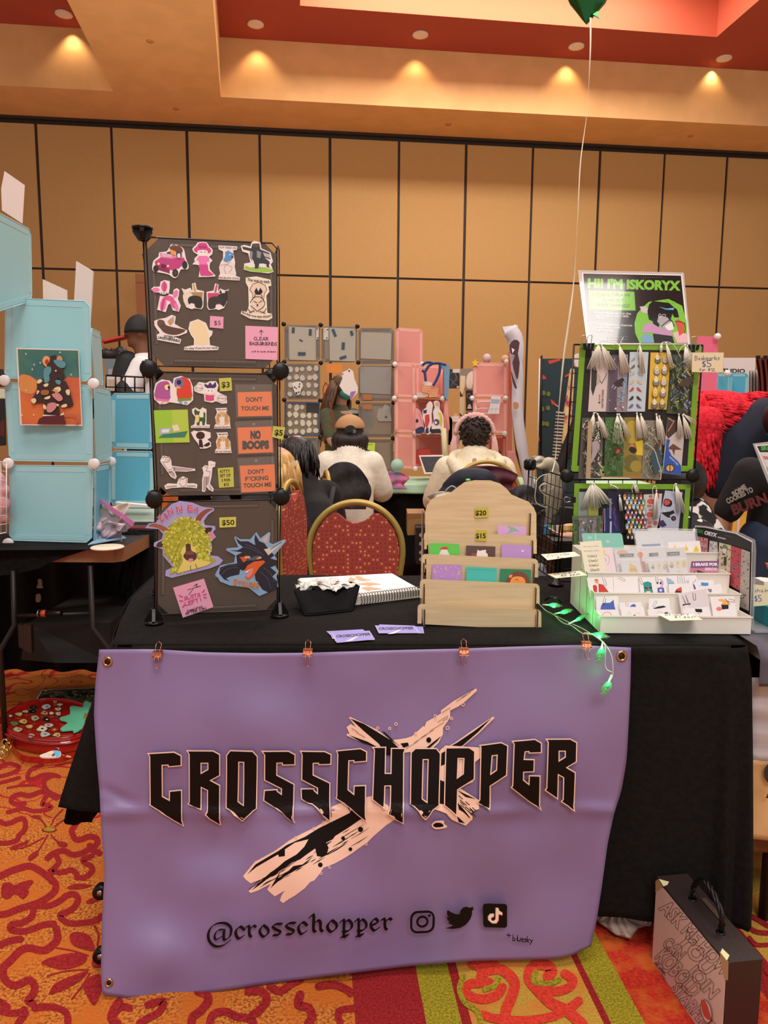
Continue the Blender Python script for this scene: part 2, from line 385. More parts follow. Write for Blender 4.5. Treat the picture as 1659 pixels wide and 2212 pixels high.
# ---------------- carpet ----------------
M_org=mottled('carpet_orange','#cc8238','#94441f',150,lo=.44,hi=.60,bump=.5,c3='#c06828',s3=9,spec=.1)
M_crd=mottled('carpet_red','#a42c2c','#801c22',190,lo=.35,hi=.65,bump=.5,spec=.1)
M_grn=mottled('carpet_green','#b0a02c','#7c7420',200,lo=.35,hi=.65,bump=.5,spec=.1)
M_yel=mottled('carpet_yellow','#c8a044','#b08c34',200,lo=.35,hi=.65,bump=.4,c3='#cc8038',s3=14,spec=.1)
M_cor=mottled('carpet_coral','#e04a34','#c03428',200,lo=.35,hi=.65,bump=.4,spec=.1)
M_rm=mottled('carpet_redorange','#c83a24','#a02820',120,lo=.35,hi=.65,bump=.4,c3='#c05c28',s3=16,spec=.1)
m=bpy.data.materials.new('carpet_scroll');m.use_nodes=True;nt=m.node_tree;L=nt.links.new;N=nt.nodes.new
tc=N('ShaderNodeTexCoord');n1=N('ShaderNodeTexNoise');n1.inputs['Scale'].default_value=5.5;n1.inputs['Detail'].default_value=0;n1.inputs['Distortion'].default_value=1.6
L(tc.outputs['Object'],n1.inputs['Vector']);s1=N('ShaderNodeMath');s1.operation='SUBTRACT';s1.inputs[1].default_value=.5;L(n1.outputs['Fac'],s1.inputs[0])
s2=N('ShaderNodeMath');s2.operation='ABSOLUTE';L(s1.outputs[0],s2.inputs[0]);s3=N('ShaderNodeMath');s3.operation='LESS_THAN';s3.inputs[1].default_value=.03;L(s2.outputs[0],s3.inputs[0])
n2=N('ShaderNodeTexNoise');n2.inputs['Scale'].default_value=210;L(tc.outputs['Object'],n2.inputs['Vector'])
r1=N('ShaderNodeValToRGB');r1.color_ramp.elements[0].position=.42;r1.color_ramp.elements[0].color=rgb('#c07a34');r1.color_ramp.elements[1].position=.62;r1.color_ramp.elements[1].color=rgb('#984018');L(n2.outputs['Fac'],r1.inputs['Fac'])
r2=N('ShaderNodeValToRGB');r2.color_ramp.elements[0].color=rgb('#bb2e2a');r2.color_ramp.elements[1].color=rgb('#8f1c20');L(n2.outputs['Fac'],r2.inputs['Fac'])
mx=N('ShaderNodeMix');mx.data_type='RGBA';L(s3.outputs[0],mx.inputs[0]);L(r1.outputs[0],mx.inputs[6]);L(r2.outputs[0],mx.inputs[7]);L(mx.outputs[2],bs(m).inputs['Base Color'])
bs(m).inputs['Roughness'].default_value=.95;bs(m).inputs['Specular IOR Level'].default_value=.1;M_scr=m
fl=MB()
def rect(x0,y0,x1,y1,m,z=0):fl.add([(x0,y0,z),(x1,y0,z),(x1,y1,z),(x0,y1,z)],[(0,1,2,3)],m)
SL=-.1;
def band(xa,xb,m,y0=-2.5,y1=15,z=.0):
 f=lambda x,y:x+SL*(y-1.41)
 fl.add([(f(xa,y0),y0,z),(f(xb,y0),y0,z),(f(xb,y1),y1,z),(f(xa,y1),y1,z)],[(0,1,2,3)],m)
f0=lambda x,y:x+SL*(y-1.41)
fl.add([(-12,-2.5,0),(f0(-.053,-2.5),-2.5,0),(f0(-.053,2.2),2.2,0),(-12,2.2,0)],[(0,1,2,3)],M_org)
fl.add([(-12,2.2,0),(f0(-.053,2.2),2.2,0),(f0(-.053,15),15,0),(-12,15,0)],[(0,1,2,3)],M_scr)
band(-.053,.097,M_crd);band(.097,.172,M_grn);band(.172,.193,M_crd);band(.193,.472,M_yel);band(.472,.488,M_crd);band(.488,.56,M_grn)
band(.56,.86,M_rm);band(.86,.93,M_crd)
fl.add([(f0(.93,-2.5),-2.5,0),(12,-2.5,0),(12,15,0),(f0(.93,15),15,0)],[(0,1,2,3)],M_yel)
a=Art(Pl((0,0,0),(0,0,1)),dz=.00004);a.mb=fl
def strokes(a,L,m,w):
 for s in L:
  ww=w
  if isinstance(s,tuple):ww,s=s
  a.line(s,ww*1.38,m,k=4)
a.ox,a.oy,a.sc=0,1600,3.613
strokes(a,[(26,[(330,190),(240,230),(215,290),(260,300),(330,270),(400,265),(460,280)]),(28,[(400,270),(350,310),(345,350),(380,400),(440,430),(470,440)]),(30,[(440,450),(350,400),(320,400),(230,430),(160,420),(100,440),(90,480),(150,500),(190,490)]),(26,[(370,420),(340,470),(330,500),(370,500),(400,520),(360,540),(260,550),(190,530),(130,540),(60,560)]),(24,[(0,280),(60,265),(120,240),(150,210),(120,190),(60,180),(0,200)]),(22,[(0,330),(80,310),(150,290)]),(30,[(0,630),(40,650),(90,640),(130,620),(180,610),(200,650),(190,700),(150,740),(130,780),(60,800),(0,800)]),(20,[(90,840),(140,820),(200,800),(210,790)]),(14,[(60,370),(180,350),(270,350)]),(34,[(620,610),(580,670),(560,710),(590,770),(640,770),(690,750),(750,760),(760,800),(730,830),(700,820)]),(34,[(370,920),(420,880),(500,860),(560,890),(640,880),(700,850),(780,880)]),(32,[(440,900),(460,950),(420,1000),(400,1020),(480,1030),(560,1010),(600,1050),(600,1070)]),(32,[(600,1065),(660,1070),(720,1020),(710,980),(670,960),(650,930),(720,900)]),(40,[(0,1060),(60,1030),(140,1000),(230,980),(300,1010),(370,1060),(430,1110),(430,1170),(380,1220),(290,1270),(160,1310),(60,1350),(0,1360)]),(36,[(400,1100),(390,1040)]),(36,[(250,1290),(380,1290),(470,1250),(520,1210),(580,1200),(610,1240),(580,1300),(520,1340),(470,1360),(490,1400),(560,1430),(680,1420),(760,1400),(790,1370)]),(38,[(260,1300),(250,1370),(180,1420),(90,1440),(90,1480),(180,1490),(260,1470),(340,1440),(420,1430)]),(44,[(440,1470),(450,1540),(420,1590),(340,1640),(230,1620),(160,1640),(80,1720),(30,1770),(30,1850),(90,1910),(160,1900),(230,1870),(270,1920),(260,1980),(220,2030),(260,2060)]),(40,[(0,1600),(60,1570),(160,1550)]),(40,[(270,2090),(370,2080),(450,2090),(520,2130),(530,2212)]),(40,[(0,2110),(80,2130),(160,2120),(190,2100)]),(40,[(0,2040),(60,2080)]),(40,[(200,2130),(140,2212)]),(44,[(880,2180),(900,2120),(950,2080),(1010,2090)]),(9,[(370,740),(320,830),(260,910)]),(9,[(340,760),(200,830),(90,850)]),(9,[(400,740),(440,780),(500,810)]),(9,[(430,670),(500,620),(620,590)]),(9,[(400,660),(430,600),(490,540)]),(9,[(360,670),(320,620),(260,590)]),(8,[(440,1620),(560,1640),(690,1680)]),(8,[(370,1840),(520,1800),(690,1790)]),(10,[(560,2020),(640,1920),(700,1820)]),(12,[(740,1450),(770,1520),(760,1600)])],M_crd,30)
for p in([(20,1120),(80,1110),(110,1130),(160,1110),(240,1090),(260,1110),(220,1160),(225,1190),(180,1240),(120,1200),(60,1240),(10,1210)],[(250,590),(310,585),(315,615),(265,610)],[(440,790),(520,800),(520,830),(470,830)],[(220,910),(290,860),(300,890),(240,940)],[(520,1150),(600,1120),(720,1135),(600,1165)],[(680,1250),(760,1220),(790,1240),(690,1280)],[(320,1735),(450,1680),(600,1660),(680,1690),(640,1750),(500,1790),(400,1770)],[(380,1980),(430,1900),(560,1840),(690,1800),(620,1880),(500,1950),(400,1980)],[(550,1510),(640,1500),(710,1540),(740,1640),(650,1630),(560,1590)],[(650,1920),(700,1850),(780,1830),(800,1930),(740,2070),(680,2000)],[(720,1720),(790,1680),(790,1770),(730,1770)]):a.poly(p,M_crd,k=3)
a.poly(ell(385,697,58,22),M_crd);a.poly(ell(385,695,45,16),M_grn)
a.ox,a.oy,a.sc=200,1550,2.765
strokes(a,[(34,[(160,1700),(130,1740),(110,1800),(150,1830)]),(32,[(330,1720),(420,1700),(400,1760),(330,1800),(280,1830)]),(36,[(630,1640),(680,1660),(690,1700),(640,1760),(600,1790),(590,1830)]),(34,[(700,1830),(720,1780),(790,1760),(860,1790),(940,1800)]),(36,[(930,1640),(1010,1640),(1040,1690),(1000,1750),(950,1790),(960,1830)]),(34,[(1060,1610),(1120,1640),(1180,1600),(1240,1570)]),(38,[(1240,1660),(1230,1720),(1290,1740),(1310,1790),(1290,1830)]),(34,[(1350,1610),(1440,1600),(1520,1630),(1540,1650)]),(30,[(1480,1830),(1470,1760),(1560,1740)])],M_crd,32)
a.ox,a.oy,a.sc=600,2000,2.37
strokes(a,[(44,[(1000,195),(1060,215),(1100,195)]),(40,[(1085,300),(1050,285),(1045,255),(1080,230),(1150,230),(1210,290),(1200,360),(1170,430),(1160,510)]),(34,[(1030,300),(990,300),(965,320),(980,360),(1050,380),(1120,360),(1150,320)]),(42,[(1385,262),(1402,235),(1380,208),(1330,200),(1292,232),(1290,280),(1330,330),(1400,400),(1480,440),(1560,510)]),(34,[(1340,320),(1420,340),(1490,320),(1510,280),(1470,250)]),(34,[(1050,460),(1120,480),(1260,490),(1400,470),(1500,420),(1540,390)])],M_cor,40)
strokes(a,[(20,[(950,260),(930,330),(960,400),(1020,440),(1040,500)]),(20,[(1130,270),(1110,310),(1060,330)]),(20,[(1320,240),(1310,290),(1390,300),(1440,280)])],M_grn,20)
a.ox,a.oy,a.sc=1240,1800,3.96
strokes(a,[(30,[(1330,700),(1450,690),(1560,740),(1659,800)]),(30,[(1340,770),(1450,790),(1560,850),(1659,860)]),(26,[(1500,900),(1560,960),(1659,960)]),(30,[(1640,1170),(1659,1200)])],M_crd,30)
fl.build('floor',kind='structure')
# ---------------- folding table, black cloth ----------------
M_cloth=mottled('black_cloth','#121111','#171515',60,rough=.9,bump=.25,spec=.15,detail=5)
TZ=.75
t=thing('folding_table','folding table hidden under the black cloth behind the purple banner','table',(.1,2,0))
mb=MB();mb.prism([(-.58,1.66,TZ-.05),(.82,1.69,TZ-.05),(.80,2.36,TZ-.05),(-.71,2.34,TZ-.05)],(0,0,.04),mat('#c8bca8',.5));mb.build('tabletop',t)
for x,y in((-.5,1.76),(.72,1.76),(-.55,2.28),(.7,2.28)):MB().rod((x,y,0),(x,y,TZ-.05),.014,mat('#4a4a4a',.4,.8),10).build('leg',t)
topl=[V((-.745,2.375,TZ)),V((-.72,2.07,TZ)),V((-.665,1.82,TZ)),V((-.615,1.63,TZ)),V((-.585,1.612,TZ)),V((.1,1.622,TZ)),V((.78,1.636,TZ)),V((.825,1.65,TZ)),V((.84,1.70,TZ)),V((.84,2.395,TZ))]
mb=MB()
def top_h(x,y):return TZ+.0008*sin(x*31)*sin(y*23)
A=[topl[0],topl[1],topl[2],topl[3]];B=[topl[9],V((.84,2.1,TZ)),V((.84,1.9,TZ)),V((.84,1.66,TZ))]
def topf(u,v):
 k=min(int(v*3),2);w=v*3-k;a=A[k].lerp(A[k+1],w);b=B[k].lerp(B[k+1],w);p=a.lerp(b,u);p.z=top_h(p.x,p.y);return p
mb.grid(topf,60,24,M_cloth)
rim=[V((-.745,2.375)),V((-.72,2.07)),V((-.665,1.82)),V((-.628,1.68)),V((-.60,1.625)),V((-.56,1.606)),V((-.2,1.617)),V((.3,1.624)),V((.70,1.630)),V((.80,1.637)),V((.835,1.655)),V((.842,1.72)),V((.842,2.1)),V((.842,2.39))]
rim2=sm2(rim,6,False);NR=len(rim2)-1
def skirt(u,v):
 i=min(int(u*NR),NR-1);w=u*NR-i;p=rim2[i].lerp(rim2[i+1],w);d=(rim2[min(i+1,NR)]-rim2[i]).normalized();n=V((d.y,-d.x))
 s=u*NR/6
 left=max(0,1-max(0,abs(s-4.1)-.5)/1.6);lo=max(0,min(1,(6.2-s)/.8))*max(0,min(1,(s-2.0)/1.2));side=max(0,min(1,(3.6-s)/1.2))
 drop=.66-.235*lo-.05*left-.14*side*(1-lo);front=max(0,min(1,(s-4.6)/.8))*max(0,min(1,(8.6-s)/1.0))
 out=.012+.03*sin(v*1.4)*1+(.115*left**1.2+.04*side)*v**1.05+v*(.012*sin(s*7.3)+.009*sin(s*13.1+1))*(1 if s>5.5 else .4)
 out=out*(1-front)+front*(-.012+.004*sin(s*9))
 if s>9:out+=.0
 r=min(1,v*14);z=TZ-.012*(1-cos(r*PI/2))-drop*max(0,v-.0)
 o=out*min(1,v*10+.25)
 return V((p.x+n.x*o,p.y+n.y*o*(1-.93*left if s>3 else 1),z+.0008))
mb.grid(skirt,150,40,M_cloth)
cl=mb.build('tablecloth',label='black tablecloth behind the purple banner, corner flaring out at its left',cat='tablecloth',solid=.0015)
# ---------------- purple vinyl banner ----------------
def interp(L,y,k=1):
 for i in range(len(L)-1):
  if L[i][1]<=y<=L[i+1][1]:w=(y-L[i][1])/(L[i+1][1]-L[i][1]);return L[i][0]+(L[i+1][0]-L[i][0])*w
 return L[-1][0]
Lx=[(215,0),(206,.10),(203,.19),(209,.32),(215,.41),(219,.53),(226,.64),(220,.80),(218,.95),(222,1)]
Rx=[(1363,0),(1362,.10),(1358,.25),(1353,.38),(1342,.48),(1327,.55),(1312,.66),(1300,.80),(1288,.92),(1276,1)]
yT=[(1403,0),(1402,.1),(1409,.2),(1411,.3),(1410,.39),(1406,.5),(1403,.6),(1401,.68),(1396,.8),(1393,.9),(1399,1)]
yB=[(2146,0),(2157,.05),(2158,.1),(2147,.2),(2128,.32),(2112,.43),(2098,.54),(2085,.64),(2075,.76),(2073,.86),(2071,.93),(2064,.965),(2040,1)]
def smi(L,t):
 e=.02;return(interp(L,max(0,t-e))+interp(L,t)*2+interp(L,min(1,t+e)))/4
def G(x,y,cx,cy,r):return math.exp(-((x-cx)**2+(y-cy)**2)/r**2)
def banY(u,v,x,y):
 d=1.588+.026*u;b=1.470+.112*u
 D=d+(b-d)*(v**1.5)
 D-=.010*sin(v*PI)
 w=.007*sin((x*.7+y*.9)/95)*sin(PI*v)+.004*sin((x-.6*y)/60+1)*v*(1-v)*3+.003*sin(x/38+2*sin(y/120))*v
 w+=.010*G(x,y,620,1480,90)-.012*G(x,y,560,1570,90)-.006*G(x,y,1190,1830,70)+.008*G(x,y,360,1990,90)-.008*G(x,y,350,2060,60)
 w+=.006*G(x,y,440,1840,70)-.006*G(x,y,480,1900,50)+.004*G(x,y,1120,1760,50)+.005*G(x,y,1060,1980,80)-.006*G(x,y,840,1960,70)
 yc=1757-(x-215)*.006+4*sin(x/70);w+=-.005*math.exp(-((y-yc)/13)**2)*(.6+.4*sin(x/33))
 w+=.004*math.exp(-((y-1700-(x-215)*.45)/10)**2)*max(0,1-abs(x-250)/60)
 for cx in(340,665,1002,1266):w+=.003*math.exp(-((x-cx)/28)**2)*math.exp(-v*9)
 return D+w*1.7
def ban(u,v):
 x=smi(Lx,v)*(1-u)+smi(Rx,v)*u;y=smi(yT,u)*(1-v)+smi(yB,u)*v
 p=at(x,y,Y=banY(u,v,x,y));return p
M_van=mottled('purple_vinyl','#826f9c','#8774a1',4,rough=.42,spec=.5)
bn=MB();bn.grid(ban,110,80,M_van)
bsf=Sf(bn);K=mat('#0e0605',.6,spec=.2);CR='#f4cdb8'
def glyph(a,pts,holes=(),w=22):
 for q in[pts]+list(holes):a.line(q,w,CR,closed=True,bump=False)
 a.l+=.0002
 a.poly(pts,K,bump=True,holes=list(holes))
A5=Art(bsf,dz=.0002,lift=.0009,maxe=16);A5.mb=bn
A5.ox,A5.oy,A5.sc=500,1740,5.53
A5.poly([(140,840),(280,670),(520,540),(700,410),(870,320),(1000,260),(1120,180),(1200,130),(1190,20),(1300,-30),(1700,-120),(1900,20),(2050,10),(2000,130),(1850,230),(1700,360),(1620,440),(1530,500),(1450,560),(1340,630),(1230,690),(1100,740),(1040,830),(990,890),(940,910),(880,980),(760,1070),(690,1110),(620,1160),(580,1130),(600,1070),(640,1010),(520,1080),(460,1030),(430,1000),(470,930),(320,1010),(230,1040),(205,1020),(350,880),(230,925),(170,880)],CR)
for p in([(240,1010),(330,920),(440,820),(560,730),(640,660),(780,580),(870,490),(920,400),(760,440),(640,520),(640,600),(570,610),(560,580),(420,660),(300,730),(190,820),(290,700),(440,610),(560,540),(660,470),(880,370),(1040,270),(1200,190),(1420,80),(1380,0),(1420,10),(1560,150),(1400,260),(1240,360),(1210,400),(1130,440),(1160,500),(1140,570),(1080,610),(1020,600),(1000,510),(900,580),(820,640),(720,680),(640,740),(560,790),(420,880),(330,950)],[(470,980),(590,770),(560,860),(640,820),(740,720),(850,700),(980,600),(900,680),(780,760),(640,840),(560,900)]):A5.poly(p,K)
rr=random.Random(3)
for i in range(46):
 t=rr.random();x=230+t*1300+rr.uniform(-60,60);y=900-t*720+rr.uniform(30,260)*(.6+.4*t);L=rr.uniform(60,220)
 if y<1050-(x-600)*.62+0 and x>500 or x<500:A5.l+=2e-6;A5.line([(x,y),(x+L*.5,y-L*.3+rr.uniform(-6,6)),(x+L,y-L*.6)],rr.uniform(4,12),K,bump=False,taper=lambda q:4*q*(1-q)+.15)
for x,y,r in((1060,705,28),(1335,385,22),(1545,280,30),(1422,515,22)):A5.poly(ell(x,y,r,r,n=12),K)
for x,y in((1070,805),(1168,732),(770,380),(985,268),(1610,450),(1098,190)):A5.line(ell(x,y,14,14,n=10),6,CR,closed=True)
A5.ox,A5.oy,A5.sc=720,1460,4.484
for q in([(150,395),(175,395),(430,520),(560,620),(700,600),(760,580),(870,480),(880,490),(900,440),(1040,360),(1040,330),(1160,240),(1320,150),(1385,115),(1390,140),(1280,240),(1210,290),(1130,330),(1130,400),(1060,500),(1060,560),(1020,640),(960,700),(560,760),(430,690),(390,690),(130,570),(135,550),(160,560),(130,490),(170,460),(220,490)],[(1040,720),(1180,640),(1350,520),(1545,390),(1562,400),(1400,560),(1240,690)]):A5.poly(q,CR)
for q in([(165,405),(300,460),(430,540),(560,620),(640,700),(640,780),(520,760),(440,650),(300,530)],[(160,568),(330,630),(420,680),(380,680),(280,640)],[(1060,720),(1200,640),(1350,540),(1530,405),(1400,540),(1250,670)],[(470,530),(500,540),(600,640),(640,670),(560,620)],[(650,650),(720,640),(730,670),(680,690)],[(900,690),(960,640),(1040,580),(1000,630),(930,690)]):A5.poly(q,K)
for x,y,L in((930,530,140),(850,590,120),(1010,440,100),(1050,350,80),(1190,240,100),(1240,205,90),(700,700,120),(780,640,120),(1060,430,50),(180,500,-60),(230,540,-80),(1310,150,50)):A5.l+=2e-6;A5.line([(x,y),(x+abs(L),y-L*.62)],9,K,bump=False,taper=lambda q:4*q*(1-q)+.15)
A5.poly(ell(922,615,24,26,n=12),K)
for x,y,r in((605,460,13),(430,498,13),(545,502,12),(1105,496,16),(795,550,12),(1143,403,12),(1255,268,15),(985,380,13)):A5.line(ell(x,y,r,r,n=10),6,CR,closed=True)
A5.ox,A5.oy,A5.sc=920,1560,4.74
A5.poly([(-80,850),(120,820),(140,280),(200,230),(560,250),(560,350),(500,400),(480,600),(340,660),(530,780),(540,880),(470,900),(470,970),(400,1040),(260,980),(200,920)],CR)
for q in([(155,310),(200,285),(195,420),(150,440)],[(140,580),(185,600),(180,830),(135,820)],[(320,685),(500,770),(400,750)],[(320,810),(450,960),(430,950),(370,900),(330,880)],[(310,940),(390,1010),(330,1000)]):A5.poly(q,K)
for i in range(14):
 x=330+rr.uniform(0,150);y=720+(x-330)*.7+rr.uniform(0,120);A5.l+=2e-6;A5.line([(x,y),(x+40,y+34)],6,K,bump=False)
A5.poly([(50,1030),(90,990),(170,985),(180,1020),(210,1050),(150,1070),(80,1070)],CR,k=3);A5.poly([(65,1030),(95,1005),(150,1010),(170,1045),(90,1055)],K,k=3)
A5.l+=.0002
C0=[(122,272),(380,255),(450,290),(450,383),(328,394),(325,376),(252,380),(252,716),(335,762),(338,662),(452,650),(455,960),(468,1008),(128,805),(135,790),(135,295)]
R0=[(528,240),(790,240),(855,275),(855,485),(750,542),(855,598),(855,940),(866,990),(722,905),(738,880),(738,642),(660,604),(658,858),(535,792),(545,770),(545,268)]
R0h=[(658,355),(742,355),(742,430),(658,478)]
O0=[(975,235),(1200,240),(1245,290),(1240,845),(1100,955),(935,845),(940,280)];O0h=[(1055,340),(1118,342),(1116,825),(1048,768)]
S0=[(1310,240),(1570,240),(1635,275),(1635,370),(1515,372),(1512,350),(1445,352),(1445,490),(1628,590),(1622,960),(1635,980),(1325,755),(1330,655),(1450,648),(1452,665),(1507,706),(1507,630),(1332,535),(1332,270)]
A5.ox,A5.oy,A5.sc=300,1570,4.879
glyph(A5,C0);glyph(A5,R0,[R0h]);glyph(A5,O0,[O0h]);glyph(A5,S0)
A5.ox,A5.oy,A5.sc=620,1560,4.879
glyph(A5,[(148,290),(400,295),(465,325),(463,418),(345,420),(340,403),(272,405),(272,540),(455,628),(450,1000),(158,790),(155,690),(280,690),(285,708),(332,748),(332,672),(160,582),(162,320)])
glyph(A5,[(538,288),(780,268),(840,300),(840,390),(722,398),(720,380),(655,382),(650,698),(722,755),(726,660),(833,656),(832,970),(842,1010),(535,782),(542,765),(550,320)])
glyph(A5,[(918,256),(1035,256),(1032,530),(1102,532),(1105,268),(1235,270),(1220,310),(1218,1020),(1080,935),(1098,920),(1100,648),(1030,650),(1025,890),(918,795),(932,275)])
glyph(A5,[(1350,270),(1565,270),(1605,320),(1585,860),(1450,980),(1300,870),(1308,310)],[[(1422,375),(1486,375),(1472,842),(1410,792)]])
A5.ox,A5.oy,A5.sc=920,1560,4.74
glyph(A5,[(208,255),(440,252),(492,285),(482,560),(310,668),(298,920),(185,832),(205,270)],[[(320,350),(393,350),(383,512),(308,566)]])
glyph(A5,[(560,226),(765,196),(825,225),(808,512),(640,625),(632,872),(525,795),(545,770),(568,240)],[[(668,318),(730,308),(720,470),(648,520)]])
glyph(A5,[(888,180),(1100,160),(1160,195),(1160,280),(1048,284),(1045,268),(998,272),(985,360),(1088,362),(1085,470),(980,475),(978,562),(1045,615),(1050,522),(1148,525),(1145,820),(1158,855),(868,635),(880,615),(900,200)])
glyph(A5,[(1225,158),(1455,158),(1515,190),(1512,375),(1410,435),(1502,490),(1492,840),(1500,868),(1380,780),(1395,760),(1398,532),(1332,495),(1328,738),(1215,660),(1228,640),(1240,180)],[[(1338,265),(1412,265),(1412,335),(1338,380)]])
A5.ox,A5.oy,A5.sc=430,1920,3.687;nb=lambda p,w=26,k=4:A5.nib(p,w,40,K,k)
nb([(255,385),(200,425),(140,430),(98,390),(92,330),(120,275),(170,248),(225,250),(262,285),(258,345),(225,378),(208,370),(212,300)],22);nb([(205,298),(165,305),(140,345),(150,378),(205,345)],18)
def bl(ch,x,y,s=1.0):
 D={'c':[[(78,-62),(45,-88),(12,-55),(15,-18),(35,5),(72,-18)]],'r':[[(0,-75),(24,-82),(26,-20),(40,0)],[(28,-60),(60,-88),(78,-78)]],'o':[[(40,-88),(12,-55),(12,-25),(38,2),(75,-25),(75,-60),(40,-88)]],'s':[[(85,-88),(45,-88),(12,-70),(30,-48),(70,-30),(60,-4),(15,0)]],'h':[[(0,-112),(28,-130),(28,-20),(45,2)],[(28,-60),(60,-88),(80,-70),(82,-20),(98,-2)]],'p':[[(0,-72),(28,-86),(28,30),(45,42)],[(28,-60),(58,-88),(88,-62),(85,-25),(50,0),(20,-5)],[(10,42),(60,28)]],'e':[[(20,-38),(62,-55),(66,-74),(45,-88),(12,-55),(15,-18),(38,4),(76,-20)]]}
 for q in D[ch]:nb([(x+p[0]*s,y+p[1]*s)for p in q],24)
for ch,x,y in zip('crosschopper',(288,378,478,582,690,790,888,1012,1118,1234,1350,1448),(362,352,345,332,322,314,300,300,300,292,282,276)):bl(ch,x,y)
A5.ox,A5.oy,A5.sc=860,1920,5.184
rr_=lambda x0,y0,x1,y1,r:[p for c in((x1-r,y0+r,-90),(x1-r,y1-r,0),(x0+r,y1-r,90),(x0+r,y0+r,180))for p in ell(c[0],c[1],r,r,n=6,a0=c[2],a1=c[2]+90)]
A5.line([(x,y-(x-260)*.03)for x,y in rr_(135,190,380,415,70)],24,K,closed=True);A5.line(ell(258,298,56,54,n=24),24,K,closed=True);A5.poly(ell(332,231,16,13),K)
A5.poly([(528,175),(570,205),(620,225),(658,225),(662,185),(690,150),(730,140),(770,152),(808,137),(795,162),(815,160),(790,185),(788,230),(765,290),(720,345),(660,378),(580,388),(505,378),(560,365),(588,345),(545,330),(535,308),(560,305),(530,290),(516,255),(540,255),(522,230),(518,195)],K)
A5.poly([(x,y+(x-1060)*.01)for x,y in rr_(917,100,1207,376,36)],K)
nt_=[(1072,145),(1100,145),(1112,175),(1148,200),(1148,228),(1105,215),(1100,290),(1070,325),(1020,325),(978,290),(975,250),(1005,215),(1045,212),(1045,245),(1012,258),(1010,285),(1040,300),(1068,280)]
A5.poly([(x-6,y-2)for x,y in nt_],'#a8a48a');A5.poly([(x+6,y+5)for x,y in nt_],'#c03a40');A5.poly(nt_,'#f4dccc')
hw(A5,'+',(1200,500),(1250,500),90,K,8);hw(A5,'bluesky',(1270,515),(1490,540),62,K,8,gap=1.2)
bn.build('vinyl_banner',label='purple vinyl banner lettered CROSSCHOPPER hanging from the table front',cat='banner',solid=.0009,off=-1)
ban_o=bpy.data.objects['vinyl_banner']
def ringm(c,n,r1,r2,h,m):
 z=n.normalized();x,y=basis(z);R=Matrix((x,y,z)).transposed();mb=MB();mb.lathe([(r2,0),(r2,h*.6),((r1+r2)/2,h),(r1,h*.6),(r1,0)],c,m,24,R);mb.f=mb.f[:-2];mb.mi=mb.mi[:-2];mb.sm=mb.sm[:-2]
 mb.lathe([(.0001,0),(r1,0),(r1,.0004),(.0001,.0004)],c,'#100808',20,R);return mb
for x,y,r in((233,1429,.0115),(1342,1417,.0125),(236,2122,.009)):
 p,n=bsf.hit(x,y);ringm(p+n*.0016,n,r*.55,r,.003,mat('#c89a70',.25,1)).build('grommet',ban_o)
# ---------------- copper binder clips ----------------
CU=mat('#d08468',.22,1)
def clip(x,y,label,group,body=CU,wire=CU,w=.0205,h=.009,lean=0,up=True):
 p=at(x,y,Y=1.585);t=thing('binder_clip',label,'binder clip',p,group)
 mb=MB();a=w/2
 mb.prism([p+V((-a,-.010,-.003)),p+V((a,-.010,-.003)),p+V((a*.92,-.004,h)),p+V((-a*.92,-.004,h))],(0,.002,0),body);mb.prism([p+V((-a,-.002+.014,-.001)),p+V((a,.012,-.001)),p+V((a*.92,.004,h)),p+V((-a*.92,.004,h))],(0,.002,0),body)
 mb.prism([p+V((-a,-.006,h-.001)),p+V((a,-.006,h-.001)),p+V((a,.008,h-.001)),p+V((-a,.008,h-.001))],(0,0,.002),body);mb.tube([p+V((-a,-.009,0)),p+V((a,-.009,0))],.0016,body);mb.build('body',t)
 mb=MB();q=.0055;mb.tube([p+V((-q*.6,-.008,.004)),p+V((-q,.002,h+.006)),p+V((-q*1.1,.01,h+.014)),p+V((0,.013,h+.019)),p+V((q*1.1,.01,h+.014)),p+V((q,.002,h+.006)),p+V((q*.6,-.008,.004))],.0008,wire,6)
 mb.build('handle',t)
 MB().tube([p+V((-q*.6,-.010,.002)),p+V((-q,-.013,-.012)),p+V((-q*1.1,-.014,-.02)),p+V((0,-.014,-.024)),p+V((q*1.1,-.014,-.024)),p+V((q,-.013,-.012)),p+V((q*.6,-.010,.002))],.0008,wire,6).build('handle',t)
 return t
for x,y,l in((341,1416,'copper binder clip at the left end of the banner, below the cube tower'),(665,1412,'copper binder clip on the banner edge below the purple business cards'),(1002,1410,'copper binder clip on the banner edge below the wooden stand'),(1266,1396,'copper binder clip at the right end of the banner, beside the leaf lights')):clip(x,y,l,'copper binder clips on the banner')
# ---------------- leaf string lights ----------------
GL=mat('#18e058',.4,emit=6);LF=mat('#4c9464',.15,alpha=.5);WR=mat('#d8d4c0',.3,alpha=.8)
t=thing('leaf_string_lights','string of lit green leaf lights curling down onto the banner','string lights',at(1240,1335,Z=.756))
def onT(x,y,z=.757):return at(x,y,Z=z)
w=[onT(1160,1300),onT(1178,1318),onT(1196,1328),onT(1215,1345),onT(1235,1352),onT(1258,1368),onT(1285,1373),at(1300,1384,Y=1.60),at(1312,1398,Y=1.575),at(1322,1420,Y=1.57),at(1324,1455,Y=1.57),at(1318,1470,Y=1.565)]
MB().tube(sm2(w,5,False),.0011,WR,6).build('wire',t)
w2=[onT(1196,1328),onT(1230,1345,.76),onT(1262,1360,.76),at(1298,1384,Y=1.595,),at(1308,1400,Y=1.57),at(1308,1440,Y=1.57),at(1322,1452,Y=1.565)]
MB().tube(sm2(w2,5,False),.0009,WR,6).build('wire',t)
